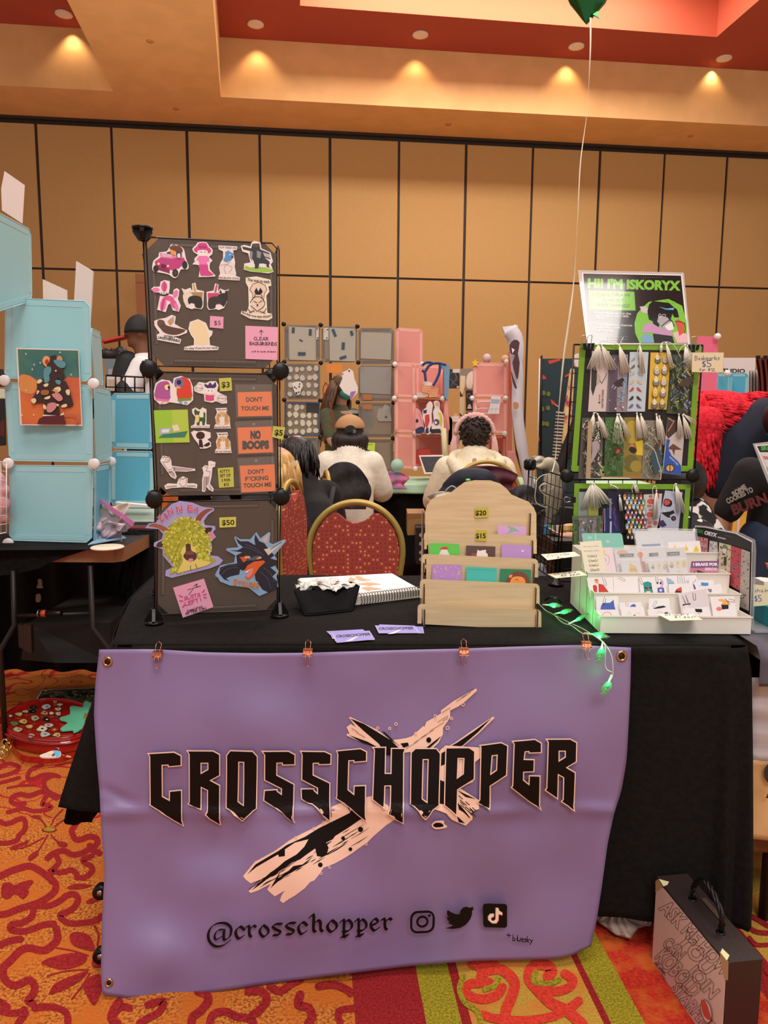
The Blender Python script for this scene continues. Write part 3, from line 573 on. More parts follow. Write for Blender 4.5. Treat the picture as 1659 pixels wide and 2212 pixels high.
for(bx,by),(tx,ty),Y,wd in(((1183,1307),(1214,1309),None,4),((1208,1324),(1238,1318),None,9),((1240,1342),(1272,1325),None,8),((1278,1370),(1317,1376),None,7),((1300,1398),(1293,1434),1.565,None),((1316,1470),(1301,1505),1.56,None)):
 if Y:a=at(bx,by,Y=Y);b=at(tx,ty,Y=Y-.003);sd=V((1,0,0))
 else:a=onT(bx,by,.765);b=onT(tx,ty,.772);sd=V((.3,1,.45)).normalized()
 d=b-a;wdt=.011;f=[]
 for s in(1,-1):
  pass
 prof=[(0,.1),(.15,.6),(.4,1),(.65,.85),(.85,.45),(1,0)]
 L=[a+d*q+sd*wdt*k for q,k in prof]+[a+d*q-sd*wdt*k for q,k in prof[::-1][1:]]
 n=d.cross(sd).normalized();m_=MB();m_.prism(L,n*.0012,LF);m_.tube([a,b],.0006,mat('#e8fff0',.3),5)
 for q in(.3,.5,.7):m_.tube([a+d*q,a+d*(q+.15)+sd*wdt*.6],.0004,mat('#e8fff0',.3),4);m_.tube([a+d*q,a+d*(q+.15)-sd*wdt*.6],.0004,mat('#e8fff0',.3),4)
 lf=m_.build('leaf',t);c=a+d*.25;MB().ball(c+n*.001,.0032,GL).build('bulb',lf);MB().tube([a-d*.35,a+d*.1],.0022,mat('#c8f8c8',.4,alpha=.8),8).build('socket',lf)
 l=bpy.data.lights.new('leaf_bulb','POINT');l.energy=.05;l.color=(.1,1,.25);l.shadow_soft_size=.004;o=bpy.data.objects.new('leaf_bulb',l);o.location=c+V((0,-.006,.008));COL.objects.link(o)
# ---------------- smoky cube tower ----------------
M_smk=mat('#5c5047',.38,alpha=.86,spec=.5);M_smk2=mat('#4a4038',.5);M_blk=mat('#0b0909',.35,spec=.35);M_tick=mat('#8c8074',.5);M_rod=mat('#15110f',.25,.2)
FA=V((-.572,1.797,0));FB=V((-.268,1.871,0));FD=(FB-FA).normalized();FN=V((FD.y,-FD.x,0));BD=-FN
TP=Pl(FA,FN)
def tp(x,y,l=0):p,n=TP.hit(x,y);return p+n*l
tw=thing('display_tower','tall black cube tower of three smoky panels covered in stickers','display rack',(-.45,2.0,TZ))
CJ=[((308,505),(604,520)),((322,797),(605,802)),((334,1078),(607,1073)),((333,1335),(604,1322))]
def disc(c,n,r,th,m,k=24):
 z=V(n).normalized();x,y=basis(z);return MB().lathe([(.001,th/2),(r*.9,th/2),(r,th*.3),(r,-th*.3),(r*.9,-th/2),(.001,-th/2)],c,m,k,Matrix((x,y,z)).transposed())
def panelm(q,n,m,tick=True,chf=.03):
 """q: tl,tr,br,bl ; chamfered sheet with stitched borders"""
 mb=MB();q=[V(p)for p in q];L=[]
 for i in range(4):
  a,b,c=q[i-1],q[i],q[(i+1)%4];L+=[b+(a-b).normalized()*chf,b+(c-b).normalized()*chf]
 mb.prism(L,n*.0012,m)
 if tick:
  for i in range(4):
   a,b=q[i],q[(i+1)%4];d=(b-a).normalized();L_=(b-a).length;inn=(q[(i+2)%4]-b).normalized()
   s=a+d*.05+inn*.012;e=b-d*.05+inn*.012
   mb.prism([s-inn*.006+n*.0012,e-inn*.006+n*.0012,e+inn*.007+n*.0012,s+inn*.007+n*.0012],n*.0006,M_smk2)
   k=int((e-s).length/.0042)
   for j in range(1,k):
    p=s+(e-s)*j/k+n*.0019;mb.add([p-d*.0007,p+d*.0007,p+d*.0007+inn*.0045,p-d*.0007+inn*.0045],[(0,1,2,3)],M_tick)
 return mb
for i in range(3):
 a,b=CJ[i];c,d=CJ[i+1]
 q=[tp(*a),tp(*b),tp(*d),tp(*c)];dv=(q[0]-q[3]).normalized();r=(q[1]-q[0]).normalized();g=.007
 q=[q[0]-dv*g+r*g,q[1]-dv*g-r*g,q[2]+dv*g-r*g,q[3]+dv*g+r*g]
 panelm(q,FN,M_smk).build('panel',tw)
 qq=[p+FN*.001 for p in q];MB().tube([p for k in range(4)for p in(qq[k]+(qq[k-1]-qq[k]).normalized()*.012,qq[k]+(qq[(k+1)%4]-qq[k]).normalized()*.012)],.0019,M_rod,6,closed=True).build('wire_frame',tw)
 for k,(s,e)in enumerate(((CJ[i][0],CJ[i+1][0]),(CJ[i][1],CJ[i+1][1]))):
  t0=tp(*s);b0=tp(*e);q=[t0+BD*.012,t0+BD*.30,b0+BD*.30,b0+BD*.012];q=[q[0]-V((0,0,g)),q[1]-V((0,0,g)),q[2]+V((0,0,g)),q[3]+V((0,0,g))]
  if k==0:panelm(q,-FD,M_smk,False).build('panel',tw)
  MB().tube([p for k in range(4)for p in(q[k]+(q[k-1]-q[k]).normalized()*.012,q[k]+(q[(k+1)%4]-q[k]).normalized()*.012)],.0019,M_rod,6,closed=True).build('wire_frame',tw)
for i,(a,b)in enumerate(CJ):
 for s,k in((a,0),(b,1)):
  for bk in(0,1):
   if i==0 and(k==1):continue
   c=tp(*s)+BD*(.31*bk)
   if 0<i<3:
    mb=disc(c+FN*.016,FN,.0205,.010,M_blk)
    for dz in(.012,-.012):mb.box(c+V((0,0,dz)),(.012,.02,.02),M_blk)
    if k==0:mb2=disc(c-FD*.012,FD,.0195,.008,M_blk);mb.add(mb2.v,mb2.f,M_blk,True)
   elif i==3:
    c.z=TZ+.0245;mb=MB();R=Matrix((FD,-FN,V((0,0,1)))).transposed()
    for dd,nn in((FD,FN),(FN,FD)):
     L=[c+dd*x+V((0,0,z))for x,z in((-.022,-.021),(.022,-.021),(.023,-.012),(.012,.008),(.008,.016),(-.008,.016),(-.012,.008),(-.023,-.012))];L=[p-nn*.004 for p in L];mb.prism(L,nn*.008,M_blk)
    mb.lathe([(.024,-.0215),(.024,-.017),(.012,-.014)],c,M_blk,16)
   else:
    mb=MB();c=c+V((0,0,-.004))
    for dd,nn in((FD,FN),(FN,FD)):
     L=[c+dd*x+V((0,0,z))for x,z in((-.022,.018),(.022,.016),(.022,.006),(.010,-.012),(-.010,-.012),(-.022,.006))];mb.prism([p-nn*.005 for p in L],nn*.010,M_blk)
    mb.lathe([(.012,.012),(.024,.015),(.024,.019),(.001,.0195)],c,M_blk,16)
   mb.build('connector',tw)
# ---------------- stickers ----------------
WH='#eee6e2';BK='#140d0f'
Z1=(280,470,4.608);Z2=(280,780,4.608);Z3=(280,1060,4.608)
def stk(label,z,base,L,k=0,bc=WH,grp=None,cat='sticker',name='sticker',lift=.0032,th=.0006,extra=None,surf=None):
 a=Art(surf or TP,*z,lift=lift,dz=.00012);a.base(base,bc,th=th,k=k)
 for l in L:run(a,l)
 if extra:extra(a)
 return a.build(name,label=label,cat=cat,group=grp)
def run(a,l):
 o=l[0]
 if o=='p':a.poly(l[2],l[1],k=l[3]if len(l)>3 else 0)
 elif o=='e':a.poly(ell(*l[2]),l[1])
 elif o=='l':a.line(l[3],l[2],l[1],k=l[4]if len(l)>4 else 0)
 elif o=='t':a.text(l[2],l[3],l[4],l[5],l[1],*(l[6:]))
 elif o=='h':hw(a,l[2],l[3],l[4],l[5],l[1],l[6])
G1='die-cut stickers on the top panel'
PK='#d0448e';PKL='#ec7cb8'
stk('sticker of a pink open-top jeep with animal passengers',Z1,[(225,500),(240,430),(290,390),(295,350),(370,340),(400,290),(430,265),(510,290),(545,330),(560,410),(588,480),(575,520),(510,520),(480,590),(440,605),(390,570),(300,550),(240,540)],[('p','#c03c82',[(250,440),(310,400),(420,410),(540,400),(560,450),(490,510),(430,530),(260,490)]),('p','#8c2460',[(255,480),(400,520),(400,560),(270,520)]),('p',PKL,[(300,355),(520,380),(540,410),(310,400)]),('p','#d8b8d0',[(315,362),(430,372),(420,398),(325,395)]),('p','#5c3050',[(370,350),(440,330),(440,372),(370,360)]),('e','#241c20',(455,555,30,38)),('e','#241c20',(262,512,26,34)),('e','#241c20',(550,475,26,40)),('e','#4a4040',(458,555,14,20)),('p','#e8a040',[(405,320),(430,300),(455,330),(450,375),(415,370)],2),('p','#3c3848',[(465,340),(500,335),(520,370),(500,410),(470,400)],2),('p','#e8e4e8',[(475,370),(500,360),(505,400),(480,405)],2),('p','#6c3c2c',[(420,285),(500,290),(530,330),(510,350),(400,315)],2),('l','#7c4c30',8,ell(440,285,14,14)),('l','#7c4c30',8,ell(492,292,14,14)),('e','#f8e890',(290,465,11,12)),('e','#f8e890',(383,487,11,12)),('p','#601c48',[(315,465),(365,475),(362,500),(312,490)])],2,grp=G1)
stk('sticker of a cat in a pink cowboy hat and boots',Z1,[(625,310),(660,280),(680,250),(765,248),(790,290),(825,320),(820,370),(790,395),(825,430),(800,460),(800,520),(850,575),(840,590),(700,595),(690,580),(695,480),(625,470),(650,440),(645,410),(680,375),(640,350)],[('p',PK,[(640,315),(670,290),(690,258),(760,256),(780,295),(812,325),(800,355),(760,360),(690,355),(650,345)],2),('p','#f4ece8',[(680,330),(770,330),(772,370),(730,388),(685,370)],2),('p','#b02c74',[(688,285),(765,285),(768,305),(690,305)]),('p',PKL,[(665,420),(690,385),(770,385),(800,415),(795,440),(770,440),(772,500),(690,500),(692,440)]),('p',PK,[(692,470),(778,470),(785,530),(840,572),(800,582),(712,582),(700,560)]),('e','#f4ece8',(655,428,10,12)),('e','#f4ece8',(800,430,10,12)),('l',BK,4,[(705,345),(722,348)]),('l',BK,4,[(742,348),(758,345)])],2,grp=G1)
stk("sticker of a crouching figure in a blue wolf head, reading SUIT HEAD ON PROBLEMS GONE",Z1,[(885,280),(1070,290),(1068,325),(1030,330),(1040,400),(1050,450),(1045,490),(1060,560),(1055,582),(1098,598),(1092,630),(885,618),(888,585),(900,560),(890,500),(905,450),(930,410),(930,340),(885,320)],[('p','#e8dcd8',[(905,470),(940,430),(1000,440),(1035,470),(1050,575),(990,560),(905,560),(895,510)],2),('p','#5a90c8',[(950,345),(985,330),(1010,350),(1035,360),(1030,400),(1010,430),(960,450),(930,430),(950,390)],0),('e','#1c2030',(1022,397,10,10)),('e','#f0f0f8',(1000,375,9,10)),('e','#1c2030',(1002,377,5,6)),('l','#988c8c',3,[(905,480),(960,470),(1020,500),(990,550)],3),('l','#988c8c',3,[(1000,440),(940,500),(960,560)],3),('t',BK,'SUIT HEAD ON',(895,308),(1060,316),20),('t',BK,'PROBLEMS GONE',(893,612),(1088,620),20)],0,grp=G1)
stk('sticker of a black winged wolf standing in grass',Z1,[(1105,285),(1140,275),(1200,290),(1215,250),(1240,235),(1300,250),(1310,310),(1400,350),(1425,440),(1405,470),(1432,545),(1380,558),(1200,540),(1135,520),(1140,460),(1200,450),(1180,360),(1120,340)],[('p','#9cc850',[(1140,515),(1150,480),(1200,500),(1300,490),(1425,520),(1425,545),(1300,548),(1200,535)]),('p','#34363a',[(1120,290),(1210,310),(1220,265),(1290,260),(1300,320),(1390,355),(1400,420),(1340,400),(1390,440),(1400,500),(1370,500),(1340,460),(1290,460),(1280,510),(1245,510),(1235,440),(1200,380),(1215,340),(1130,320)]),('p','#8c8c90',[(1195,330),(1225,350),(1215,440),(1195,400)]),('p','#8c8c90',[(1265,330),(1310,350),(1300,410),(1265,400)]),('p','#5a463c',[(1225,265),(1285,265),(1280,300),(1240,300)],2),('p','#b8b4b0',[(1325,350),(1395,370),(1400,410),(1340,390)])]+[('p',WH,[(x,470),(x+14,465),(x+16,500),(x+2,500)])for x in(1230,1300,1345,1385)],1,grp=G1)
stk('sticker of a pink balloon dog wearing a spiked collar',Z1,[(215,715),(240,690),(300,690),(310,640),(350,625),(400,635),(400,700),(390,760),(430,770),(440,720),(470,705),(495,720),(490,780),(480,810),(510,880),(490,940),(430,925),(405,860),(385,870),(360,945),(275,920),(290,850),(305,770),(300,750),(240,745)],[('e',PKL,(262,722,38,22)),('e','#e05a9c',(345,690,30,50)),('p','#c83c84',[(340,645),(355,645),(360,730),(345,735)],2),('e',PKL,(335,865,32,65,10)),('p','#c83c84',[(335,805),(352,815),(330,925),(310,915)],2),('e','#e05a9c',(395,805,50,24,12)),('e',PKL,(458,760,22,38,20)),('e','#e05a9c',(440,860,30,48,-30)),('e',PKL,(468,890,18,40,-15)),('l',BK,14,[(305,770),(345,778),(385,765)])]+[('p',BK,[(x,758),(x+8,745),(x+12,760)])for x in(310,335,362)],1,grp=G1)
G2='pair of iced drink dog stickers'
def cup(label,dx,c1,c2,c3,flip):
 f=(lambda x,y:(dx+x,y))if not flip else(lambda x,y:(dx+240-x,y+8))
 m=lambda L:[f(*p)for p in L]
 stk(label,Z1,m([(10,705),(50,720),(100,700),(120,735),(115,660),(150,650),(165,720),(235,735),(228,890),(210,915),(140,905),(115,915),(60,895),(30,830),(40,770)]),[('p',c1,m([(110,745),(225,745),(215,860),(110,860)])),('p',c2,m([(25,775),(60,745),(110,760),(130,800),(100,840),(80,870),(60,880),(35,830)]),2),('p',c3,m([(75,810),(120,780),(200,790),(222,850),(205,905),(150,895),(140,860),(110,850),(85,865)]),2),('p',c2,m([(20,715),(50,730),(55,760),(35,770)])),('p',c2,m([(95,710),(112,745),(80,750)])),('p','#c8a868' if not flip else'#d04880',m([(122,662),(140,660),(158,735),(138,738)]))],1,grp=G2)
cup('sticker of a tan dog wrapped around an iced coffee cup',505,'#b08c60','#e8dcc8','#2a2420',False)
cup('sticker of a black dog wrapped around a pink iced drink',760,'#c84878','#2c2424','#382c2c',True)
def wolf(a):
 a.poly([(1225,665),(1285,645),(1345,675),(1365,720),(1340,760),(1330,960),(1200,950),(1225,760),(1200,720)],'#e8d0bc');a.line([(1225,665),(1285,645),(1345,675),(1365,720),(1340,760),(1330,840)],5,BK);a.line([(1225,665),(1195,720),(1225,760),(1225,820)],5,BK)
 for q in([(1240,740),(1260,700),(1280,740),(1300,700),(1325,740),(1300,770),(1260,770)],[(1262,860),(1282,870),(1268,895)]):a.poly(q,BK)
 for q in([(1200,850),(1230,800),(1270,790),(1310,800),(1345,850),(1330,890),(1290,920),(1270,935),(1240,910),(1205,880)],[(1235,835),(1265,850)],[(1285,850),(1315,830)],[(1175,905),(1200,940),(1240,930),(1190,950)],[(1360,905),(1330,945),(1290,935),(1350,955)],[(1250,760),(1240,800)],[(1310,770),(1320,800)]):a.line(q,6,BK,k=3)
 a.text('They took my teeth.',(1170,630),(1395,655),26,BK,.02,arc=-2);a.text('But they grow back sharper!',(1120,950),(1408,985),22,BK,.02,arc=-28)
stk('pale sticker of a snarling wolf crest about teeth growing back sharper',Z1,[(1155,600),(1260,588),(1400,620),(1410,680),(1380,690),(1390,740),(1360,780),(1370,950),(1415,960),(1420,1000),(1380,1025),(1200,1010),(1105,960),(1115,930),(1165,940),(1185,880),(1180,700),(1155,650)],[],0,'#efe4d0',grp=G1,extra=wolf)
stk('sticker of a winged otter lying back, reading OTTERLY UNGOVERNABLE',Z1,[(245,1030),(300,1010),(360,1000),(420,970),(460,985),(450,1060),(510,1095),(575,1125),(570,1150),(490,1180),(440,1185),(515,1215),(500,1260),(280,1220),(270,1170),(300,1150),(250,1080)],[('p','#b0a8a4',[(375,1035),(440,980),(445,1040),(405,1080)]),('p','#5c4034',[(275,1060),(300,1020),(345,1030),(360,1070),(440,1095),(560,1120),(500,1160),(430,1170),(350,1150),(310,1110)],2),('e','#6c4c3c',(305,1045,30,28)),('p','#e09060',[(385,1030),(410,1010),(415,1050),(390,1060)],2),('t',BK,'OTTERLY',(340,1190),(455,1205),20,.03),('t',BK,'UNGOVERNABLE',(285,1205),(498,1240),24,.03)],1,grp=G1)
stk("plain cream rounded sticker captioned It's okay if you're not ready",Z1,[(585,1110),(600,1040),(680,1012),(760,1050),(790,1120),(828,1130),(820,1170),(795,1200),(800,1270),(888,1290),(880,1320),(700,1325),(540,1320),(545,1290),(640,1270),(640,1210),(610,1170)],[('p','#f0dcb0',[(600,1110),(615,1050),(680,1028),(745,1060),(775,1130),(785,1260),(650,1260),(650,1200),(615,1160)],2),('t',BK,"It's okay if you're not ready",(548,1312),(880,1305),18,.02)],0,grp=G1)
def note(label,z,q,c,L,name='sticky_note',cat='sticky note',grp=None,lift=.0032,surf=None):return stk(label,z,q,L,0,c,grp,cat,name,lift,.0004,surf=surf)
note('small pink sticky note reading $5',Z1,[(800,980),(935,990),(932,1108),(797,1095)],'#e8a0c0',[('t',BK,'$5',(840,1070),(905,1072),44)])
note('large pink sticky note with an arrow reading CLEAR BACKGROUNDS',Z1,[(1150,1078),(1475,1092),(1470,1420),(1152,1408)],'#eba8c4',[('l',BK,6,[(1310,1172),(1308,1125)]),('l',BK,6,[(1292,1142),(1308,1122),(1326,1142)]),('h',BK,'CLEAR',(1235,1220),(1380,1225),32,5),('h',BK,'BACKGROUNDS',(1195,1270),(1462,1275),32,5),('h',BK,'wolf & raven stickers',(1215,1340),(1455,1342),14,3)])
G3='die-cut stickers on the middle panel'
YG='#c4c452'
stk('sticker of two birds hugged in a purple blanket and a red blanket',Z2,[(240,300),(260,220),(320,182),(400,195),(430,230),(440,170),(510,148),(600,180),(632,260),(632,390),(600,420),(575,440),(500,425),(400,410),(350,430),(300,430),(245,380)],[('p','#b05aa0',[(255,300),(280,225),(340,200),(395,215),(405,330),(395,385),(258,370)],2),('p','#e07ca8',[(258,370),(395,385),(390,408),(262,392)]),('p','#d8402c',[(450,230),(500,165),(560,165),(605,210),(618,300),(615,370),(480,375),(470,270)],2),('p','#6c9c3c',[(478,375),(615,368),(615,390),(480,402)]),('p','#7c6cb0',[(450,190),(490,168),(535,190),(540,240),(490,270),(450,250)],2),('e','#1c1828',(492,212,22,24)),('p','#f0b040',[(465,245),(500,255),(512,272),(470,275)],1),('e','#c8504c',(365,245,28,30)),('p','#f0e0b8',[(350,245),(385,235),(400,260),(380,290),(355,280)],2),('e','#1c1828',(392,262,12,16)),('e','#e8b8a8',(330,418,20,12)),('e','#88b0d0',(510,412,18,12)),('e','#88b0d0',(560,415,18,12))],1,grp=G3)
stk('sticker of a small figure in a purple jester hat and pink ruff between speech clouds',Z2,[(640,260),(690,208),(760,220),(800,200),(860,200),(885,240),(870,300),(900,320),(965,350),(970,420),(920,425),(860,400),(820,415),(745,400),(740,330),(690,320),(645,300)],[('p','#4c2c6c',[(745,225),(780,240),(800,210),(825,240),(855,205),(865,250),(845,270),(770,270),(745,250)]),('e','#f4ece8',(800,298,48,28)),('e',BK,(785,296,4,6)),('e',BK,(818,298,4,6)),('p','#dc4c84',[(755,335),(840,335),(840,390),(800,398),(755,390)],1),('l','#e8dcd8',12,[(748,325),(800,335),(850,330)]),('l','#9c9094',3,ell(690,262,38,34)),('l','#9c9094',3,ell(915,372,42,34)),('t',BK,'if i can',(660,272),(730,275),16),('t',BK,'i will destroy',(870,375),(965,378),14)],1,grp=G3)
note('yellow-green tag reading $3 on the middle panel',Z2,[(888,172),(1012,165),(1020,295),(900,302)],YG,[('t',BK,'$3',(915,262),(995,262),56,.02)],'price_tag','price tag')
stk('green and yellow square sticker showing a teal desk with papers',Z2,[(242,490),(578,482),(598,808),(262,816)],[('p','#b4d048',[(420,486),(578,482),(598,808),(440,812)]),('p','#3c8068',[(330,730),(580,695),(550,760),(285,765)]),('p','#a8bcc8',[(305,668),(420,662),(400,722),(290,728)]),('p','#e4e8e8',[(325,680),(400,676),(388,708),(318,712)]),('p','#e8dcc8',[(420,640),(480,630),(500,690),(440,700)],1)],0,'#9ccc3c',grp=G3)
stk('sticker of a green and yellow fox-like creature looking back',Z2,[(620,480),(655,462),(700,485),(725,460),(765,480),(765,560),(765,630),(800,632),(795,665),(610,665),(612,645),(645,630),(655,560),(625,520)],[('p','#3c5c2c',[(640,500),(655,472),(670,495),(700,500),(690,540),(700,560),(735,560),(735,500),(755,520),(755,600),(745,640),(725,640),(720,600),(700,600),(695,640),(670,640),(660,570)],0),('p','#e4d878',[(655,540),(690,540),(690,600),(665,610)],2),('e','#f0ecc8',(738,492,14,18)),('t',BK,'the weather is good',(620,658),(790,655),12)],1,grp=G3)
G4='hedgehog money stickers'
for dy,l,t1,t2 in((0,'upper sticker of a curly-haired hedgehog captioned financial decisions','I make sound','financial decisions'),(243,'lower sticker of a curly-haired hedgehog captioned all my money','I spent','all my money')):
 sh=lambda L:[(x+(8 if dy else 0),y+dy)for x,y in L]
 stk(l,Z2,sh([(852,470),(965,465),(972,495),(960,510),(995,560),(1000,630),(1008,670),(840,672),(845,640),(862,620),(850,560),(870,510)]),[('p','#d8b078',sh([(870,530),(900,505),(950,510),(985,550),(985,630),(862,630),(862,560)]),2),('p','#f0e4dc',sh([(895,545),(940,545),(945,600),(938,638),(898,638),(893,590)]),2),('e',BK,(908+(8 if dy else 0),548+dy,4,6)),('e',BK,(930+(8 if dy else 0),548+dy,4,6)),('t',BK,t1,sh([(858,490)])[0],sh([(965,488)])[0],14,.02),('t',BK,t2,sh([(846,664)])[0],sh([(1002,660)])[0],14,.02)]+[('l','#b88c54',5,sh([(x,520+((x*7)%20)),(x+14,540),(x+2,570),(x+12,600)]),3)for x in(870,885,945,960)],1,grp=G4)
stk('sticker of a small dark brown creature with a bushy tail',Z2,[(610,710),(640,690),(680,700),(730,690),(805,710),(808,760),(775,780),(810,810),(810,850),(760,870),(700,870),(680,820),(640,770)],[('e','#3c2420',(705,740,44,38)),('p','#2c1c1c',[(690,780),(720,780),(735,860),(690,855)],1),('p','#2c1c1c',[(735,840),(790,805),(800,830),(770,850)],2)],1,grp=G3)
G5='white cat figure stickers'
LG='#b0a4a4'
stk('white cat figure sticker kicking one stockinged leg out sideways',Z2,[(305,990),(330,940),(400,955),(415,990),(420,1040),(560,1060),(650,1070),(655,1090),(560,1100),(450,1095),(470,1150),(455,1175),(410,1150),(350,1060),(320,1020)],[('p',LG,[(420,1050),(640,1075),(600,1090),(440,1090)],1),('p',LG,[(380,1090),(440,1100),(458,1160),(420,1140)],1),('l',BK,4,[(330,965),(345,950),(360,962),(395,960),(398,990),(370,1005),(340,1000)],2),('e',BK,(360,980,4,5)),('e',BK,(382,984,4,5)),('l',BK,3,[(330,1000),(380,1080),(420,1070)],2),('l',BK,4,[(445,1052),(448,1090)]),('l',BK,4,[(385,1110),(425,1095)])],1,grp=G5)
stk('white cat figure sticker doing the splits',Z2,[(345,1240),(380,1215),(470,1220),(490,1170),(530,1145),(580,1165),(575,1215),(640,1215),(675,1225),(670,1265),(600,1258),(540,1255),(420,1262),(360,1275)],[('p',LG,[(360,1245),(470,1235),(470,1250),(370,1260)],1),('p',LG,[(570,1235),(660,1235),(655,1252),(570,1250)],1),('l',BK,4,[(500,1190),(510,1165),(530,1175),(560,1160),(570,1180),(560,1205)],2),('l',BK,3,[(495,1210),(520,1245),(555,1240),(565,1210)],2)],1,grp=G5)
stk('white cat figure sticker standing with its back turned',Z2,[(780,1000),(800,990),(855,1005),(850,1050),(825,1060),(815,1150),(800,1220),(838,1270),(830,1300),(790,1280),(765,1250),(750,1300),(722,1300),(722,1180),(735,1110),(722,1060),(750,1035),(785,1040)],[('p',LG,[(738,1148),(800,1148),(790,1210),(770,1240),(745,1290),(732,1290),(732,1200)],1),('p',LG,[(780,1220),(800,1240),(828,1285),(800,1275)],1),('l',BK,3,[(745,1050),(780,1055),(760,1090),(800,1100),(790,1145)],2),('e',BK,(815,1030,3,4)),('e',BK,(835,1032,3,4)),('l',BK,3,[(768,1150),(768,1230)])],1,grp=G5)
note('yellow-green tag reading KITTY SET OF 3 FOR $12',Z2,[(875,1065),(1032,1055),(1038,1252),(890,1260)],YG,[('t',BK,'KITTY',(900,1112),(1000,1108),30,.02),('t',BK,'SET OF',(900,1155),(1005,1148),30,.02),('t',BK,'3 FOR',(915,1198),(1002,1194),28,.02),('t',BK,'$12',(938,1240),(988,1238),28,.02)],'price_tag','price tag')
note('yellow-green tag reading $5 stuck on the right edge of the tower',Z2,[(1425,645),(1548,660),(1522,782),(1415,755)],YG,[('t',BK,'$5',(1438,735),(1520,742),56,.03)],'price_tag','price tag',lift=.006)
note('yellow-green tag reading $50 on the bottom panel',Z3,[(892,265),(1060,258),(1058,358),(895,366)],'#ccc858',[('t',BK,'$50',(918,340),(1042,338),52,.02)],'price_tag','price tag')
OR='#ee7c34'
for q,sl,T,l in(([(1072,310),(1410,303),(1418,545),(1080,552)],[(1048,235),(1415,232),(1425,560),(1060,568)],(("DON'T",(1158,405),(1322,402),44,.03),('TOUCH ME',(1108,492),(1385,488),42,.03)),"orange card reading DON'T TOUCH ME, topmost of the sleeved cards"),([(1072,662),(1412,650),(1426,906),(1084,920)],[(1050,602),(1420,585),(1440,920),(1072,932)],(('NO',(1202,770),(1305,768),74,.08),('BOOPS',(1122,872),(1388,866),74,.08)),'orange card reading NO BOOPS in heavy letters'),([(1095,1040),(1440,1026),(1448,1290),(1112,1306)],[(1072,965),(1440,945),(1458,1300),(1100,1315)],(("DON'T",(1178,1122),(1340,1115),42,.03),('F*CKING',(1152,1192),(1380,1180),42,.03),('TOUCH ME',(1132,1258),(1410,1245),42,.03)),"orange card reading DON'T F*CKING TOUCH ME")):
 o=stk(l,Z2,q,[('t',BK,t[0],t[1],t[2],t[3],t[4])for t in T],0,OR,'sleeved orange badge cards','sign','badge_card',lift=.0045)
 a=Art(TP,*Z2,lift=.0058);a.base(sl,mat('#d8d4d0',.15,alpha=.07),th=.0003);
 x0,y0=sl[0];x1,y1=sl[1];a.line(ell((x0+x1)/2,(y0+y1)/2+34,9,9,n=10),3,mat('#e8e4e0',.3,alpha=.6),closed=True);a.build('plastic_sleeve',o)
def zin(a):
 a.poly([(190,350),(240,325),(330,345),(385,385),(350,410),(280,370)],'#a05c40',k=3);a.poly([(830,182),(770,180),(700,220),(655,290),(680,335),(730,260),(790,205)],'#8c4c38',k=3)
 a.poly([(265,545),(290,510),(345,500),(350,550),(290,560)],'#4c2c2c',k=3);a.poly([(735,375),(820,365),(800,410),(750,425)],'#3c2424',k=3);a.poly([(765,430),(828,415),(835,460),(795,478)],'#e07ca8')
 a.poly([(400,360),(480,280),(580,265),(680,310),(760,420),(800,520),(780,640),(860,690),(700,760),(520,790),(400,830),(440,730),(360,640),(330,520),(350,440)],'#a8a834',k=3)
 r=random.Random(5);cs=['#c8c83c','#b4b430','#e0dc5c','#8c9428','#dcd850']
 for i in range(330):
  t=r.uniform(0,2*PI);q=r.random()**.5;x=570+235*q*cos(t);y=510+235*q*sin(t)
  if y>600 and 500<x<700:continue
  an=math.atan2(y-330,x-560)+r.uniform(-.5,.5);L=r.uniform(26,40);w=9;u=V((cos(an),sin(an)));n=V((-u.y,u.x));p=V((x,y));a.l+=3e-6
  a.poly([p,p+u*L*.5+n*w,p+u*L,p+u*L*.5-n*w],cs[i%5],bump=False)
 for i in range(90):
  x=r.choice([r.uniform(400,540),r.uniform(680,800)]);y=r.uniform(600,800)if x<540 else r.uniform(560,690);p=V((x,y));u=V((r.uniform(-.3,.3),1)).normalized();n=V((-u.y,u.x));a.l+=3e-6;a.poly([p,p+u*16+n*8,p+u*34,p+u*16-n*8],cs[i%5],bump=False)
 a.poly([(510,600),(560,540),(660,560),(680,680),(800,700),(770,740),(540,800),(470,810),(530,700)],'#e4d070',k=2)
 a.poly([(560,530),(605,530),(615,590),(665,620),(665,670),(620,700),(565,685),(535,645),(560,600)],'#54322c',k=3);a.poly([(585,680),(610,668),(635,680),(615,705),(590,700)],'#e08ca0',k=3);a.poly([(575,600),(620,600),(640,630),(560,630)],'#7c5040',k=3)
 a.line([(610,740),(605,765),(615,785)],5,BK,k=3);a.line([(655,725),(665,750),(675,770)],5,BK,k=3)
 for ch,x,y,an in(('Z',320,310,-50),('I',375,275,-38),('N',398,240,-26),('N',0,0,0),('E',575,196,5),('A',632,202,20)):
  if not x:continue
  an=math.radians(an);u=V((cos(an),sin(an)));p=V((x,y));q=p+u*(18 if ch=='I' else 50);a.text(ch,p,q,62,'#f0b4c4',.07);a.text(ch,p,q,62,'#c85070',.02)
 a.text('N',(475,212),(528,200),62,'#f0b4c4',.07);a.text('N',(475,212),(528,200),62,'#c85070',.02)
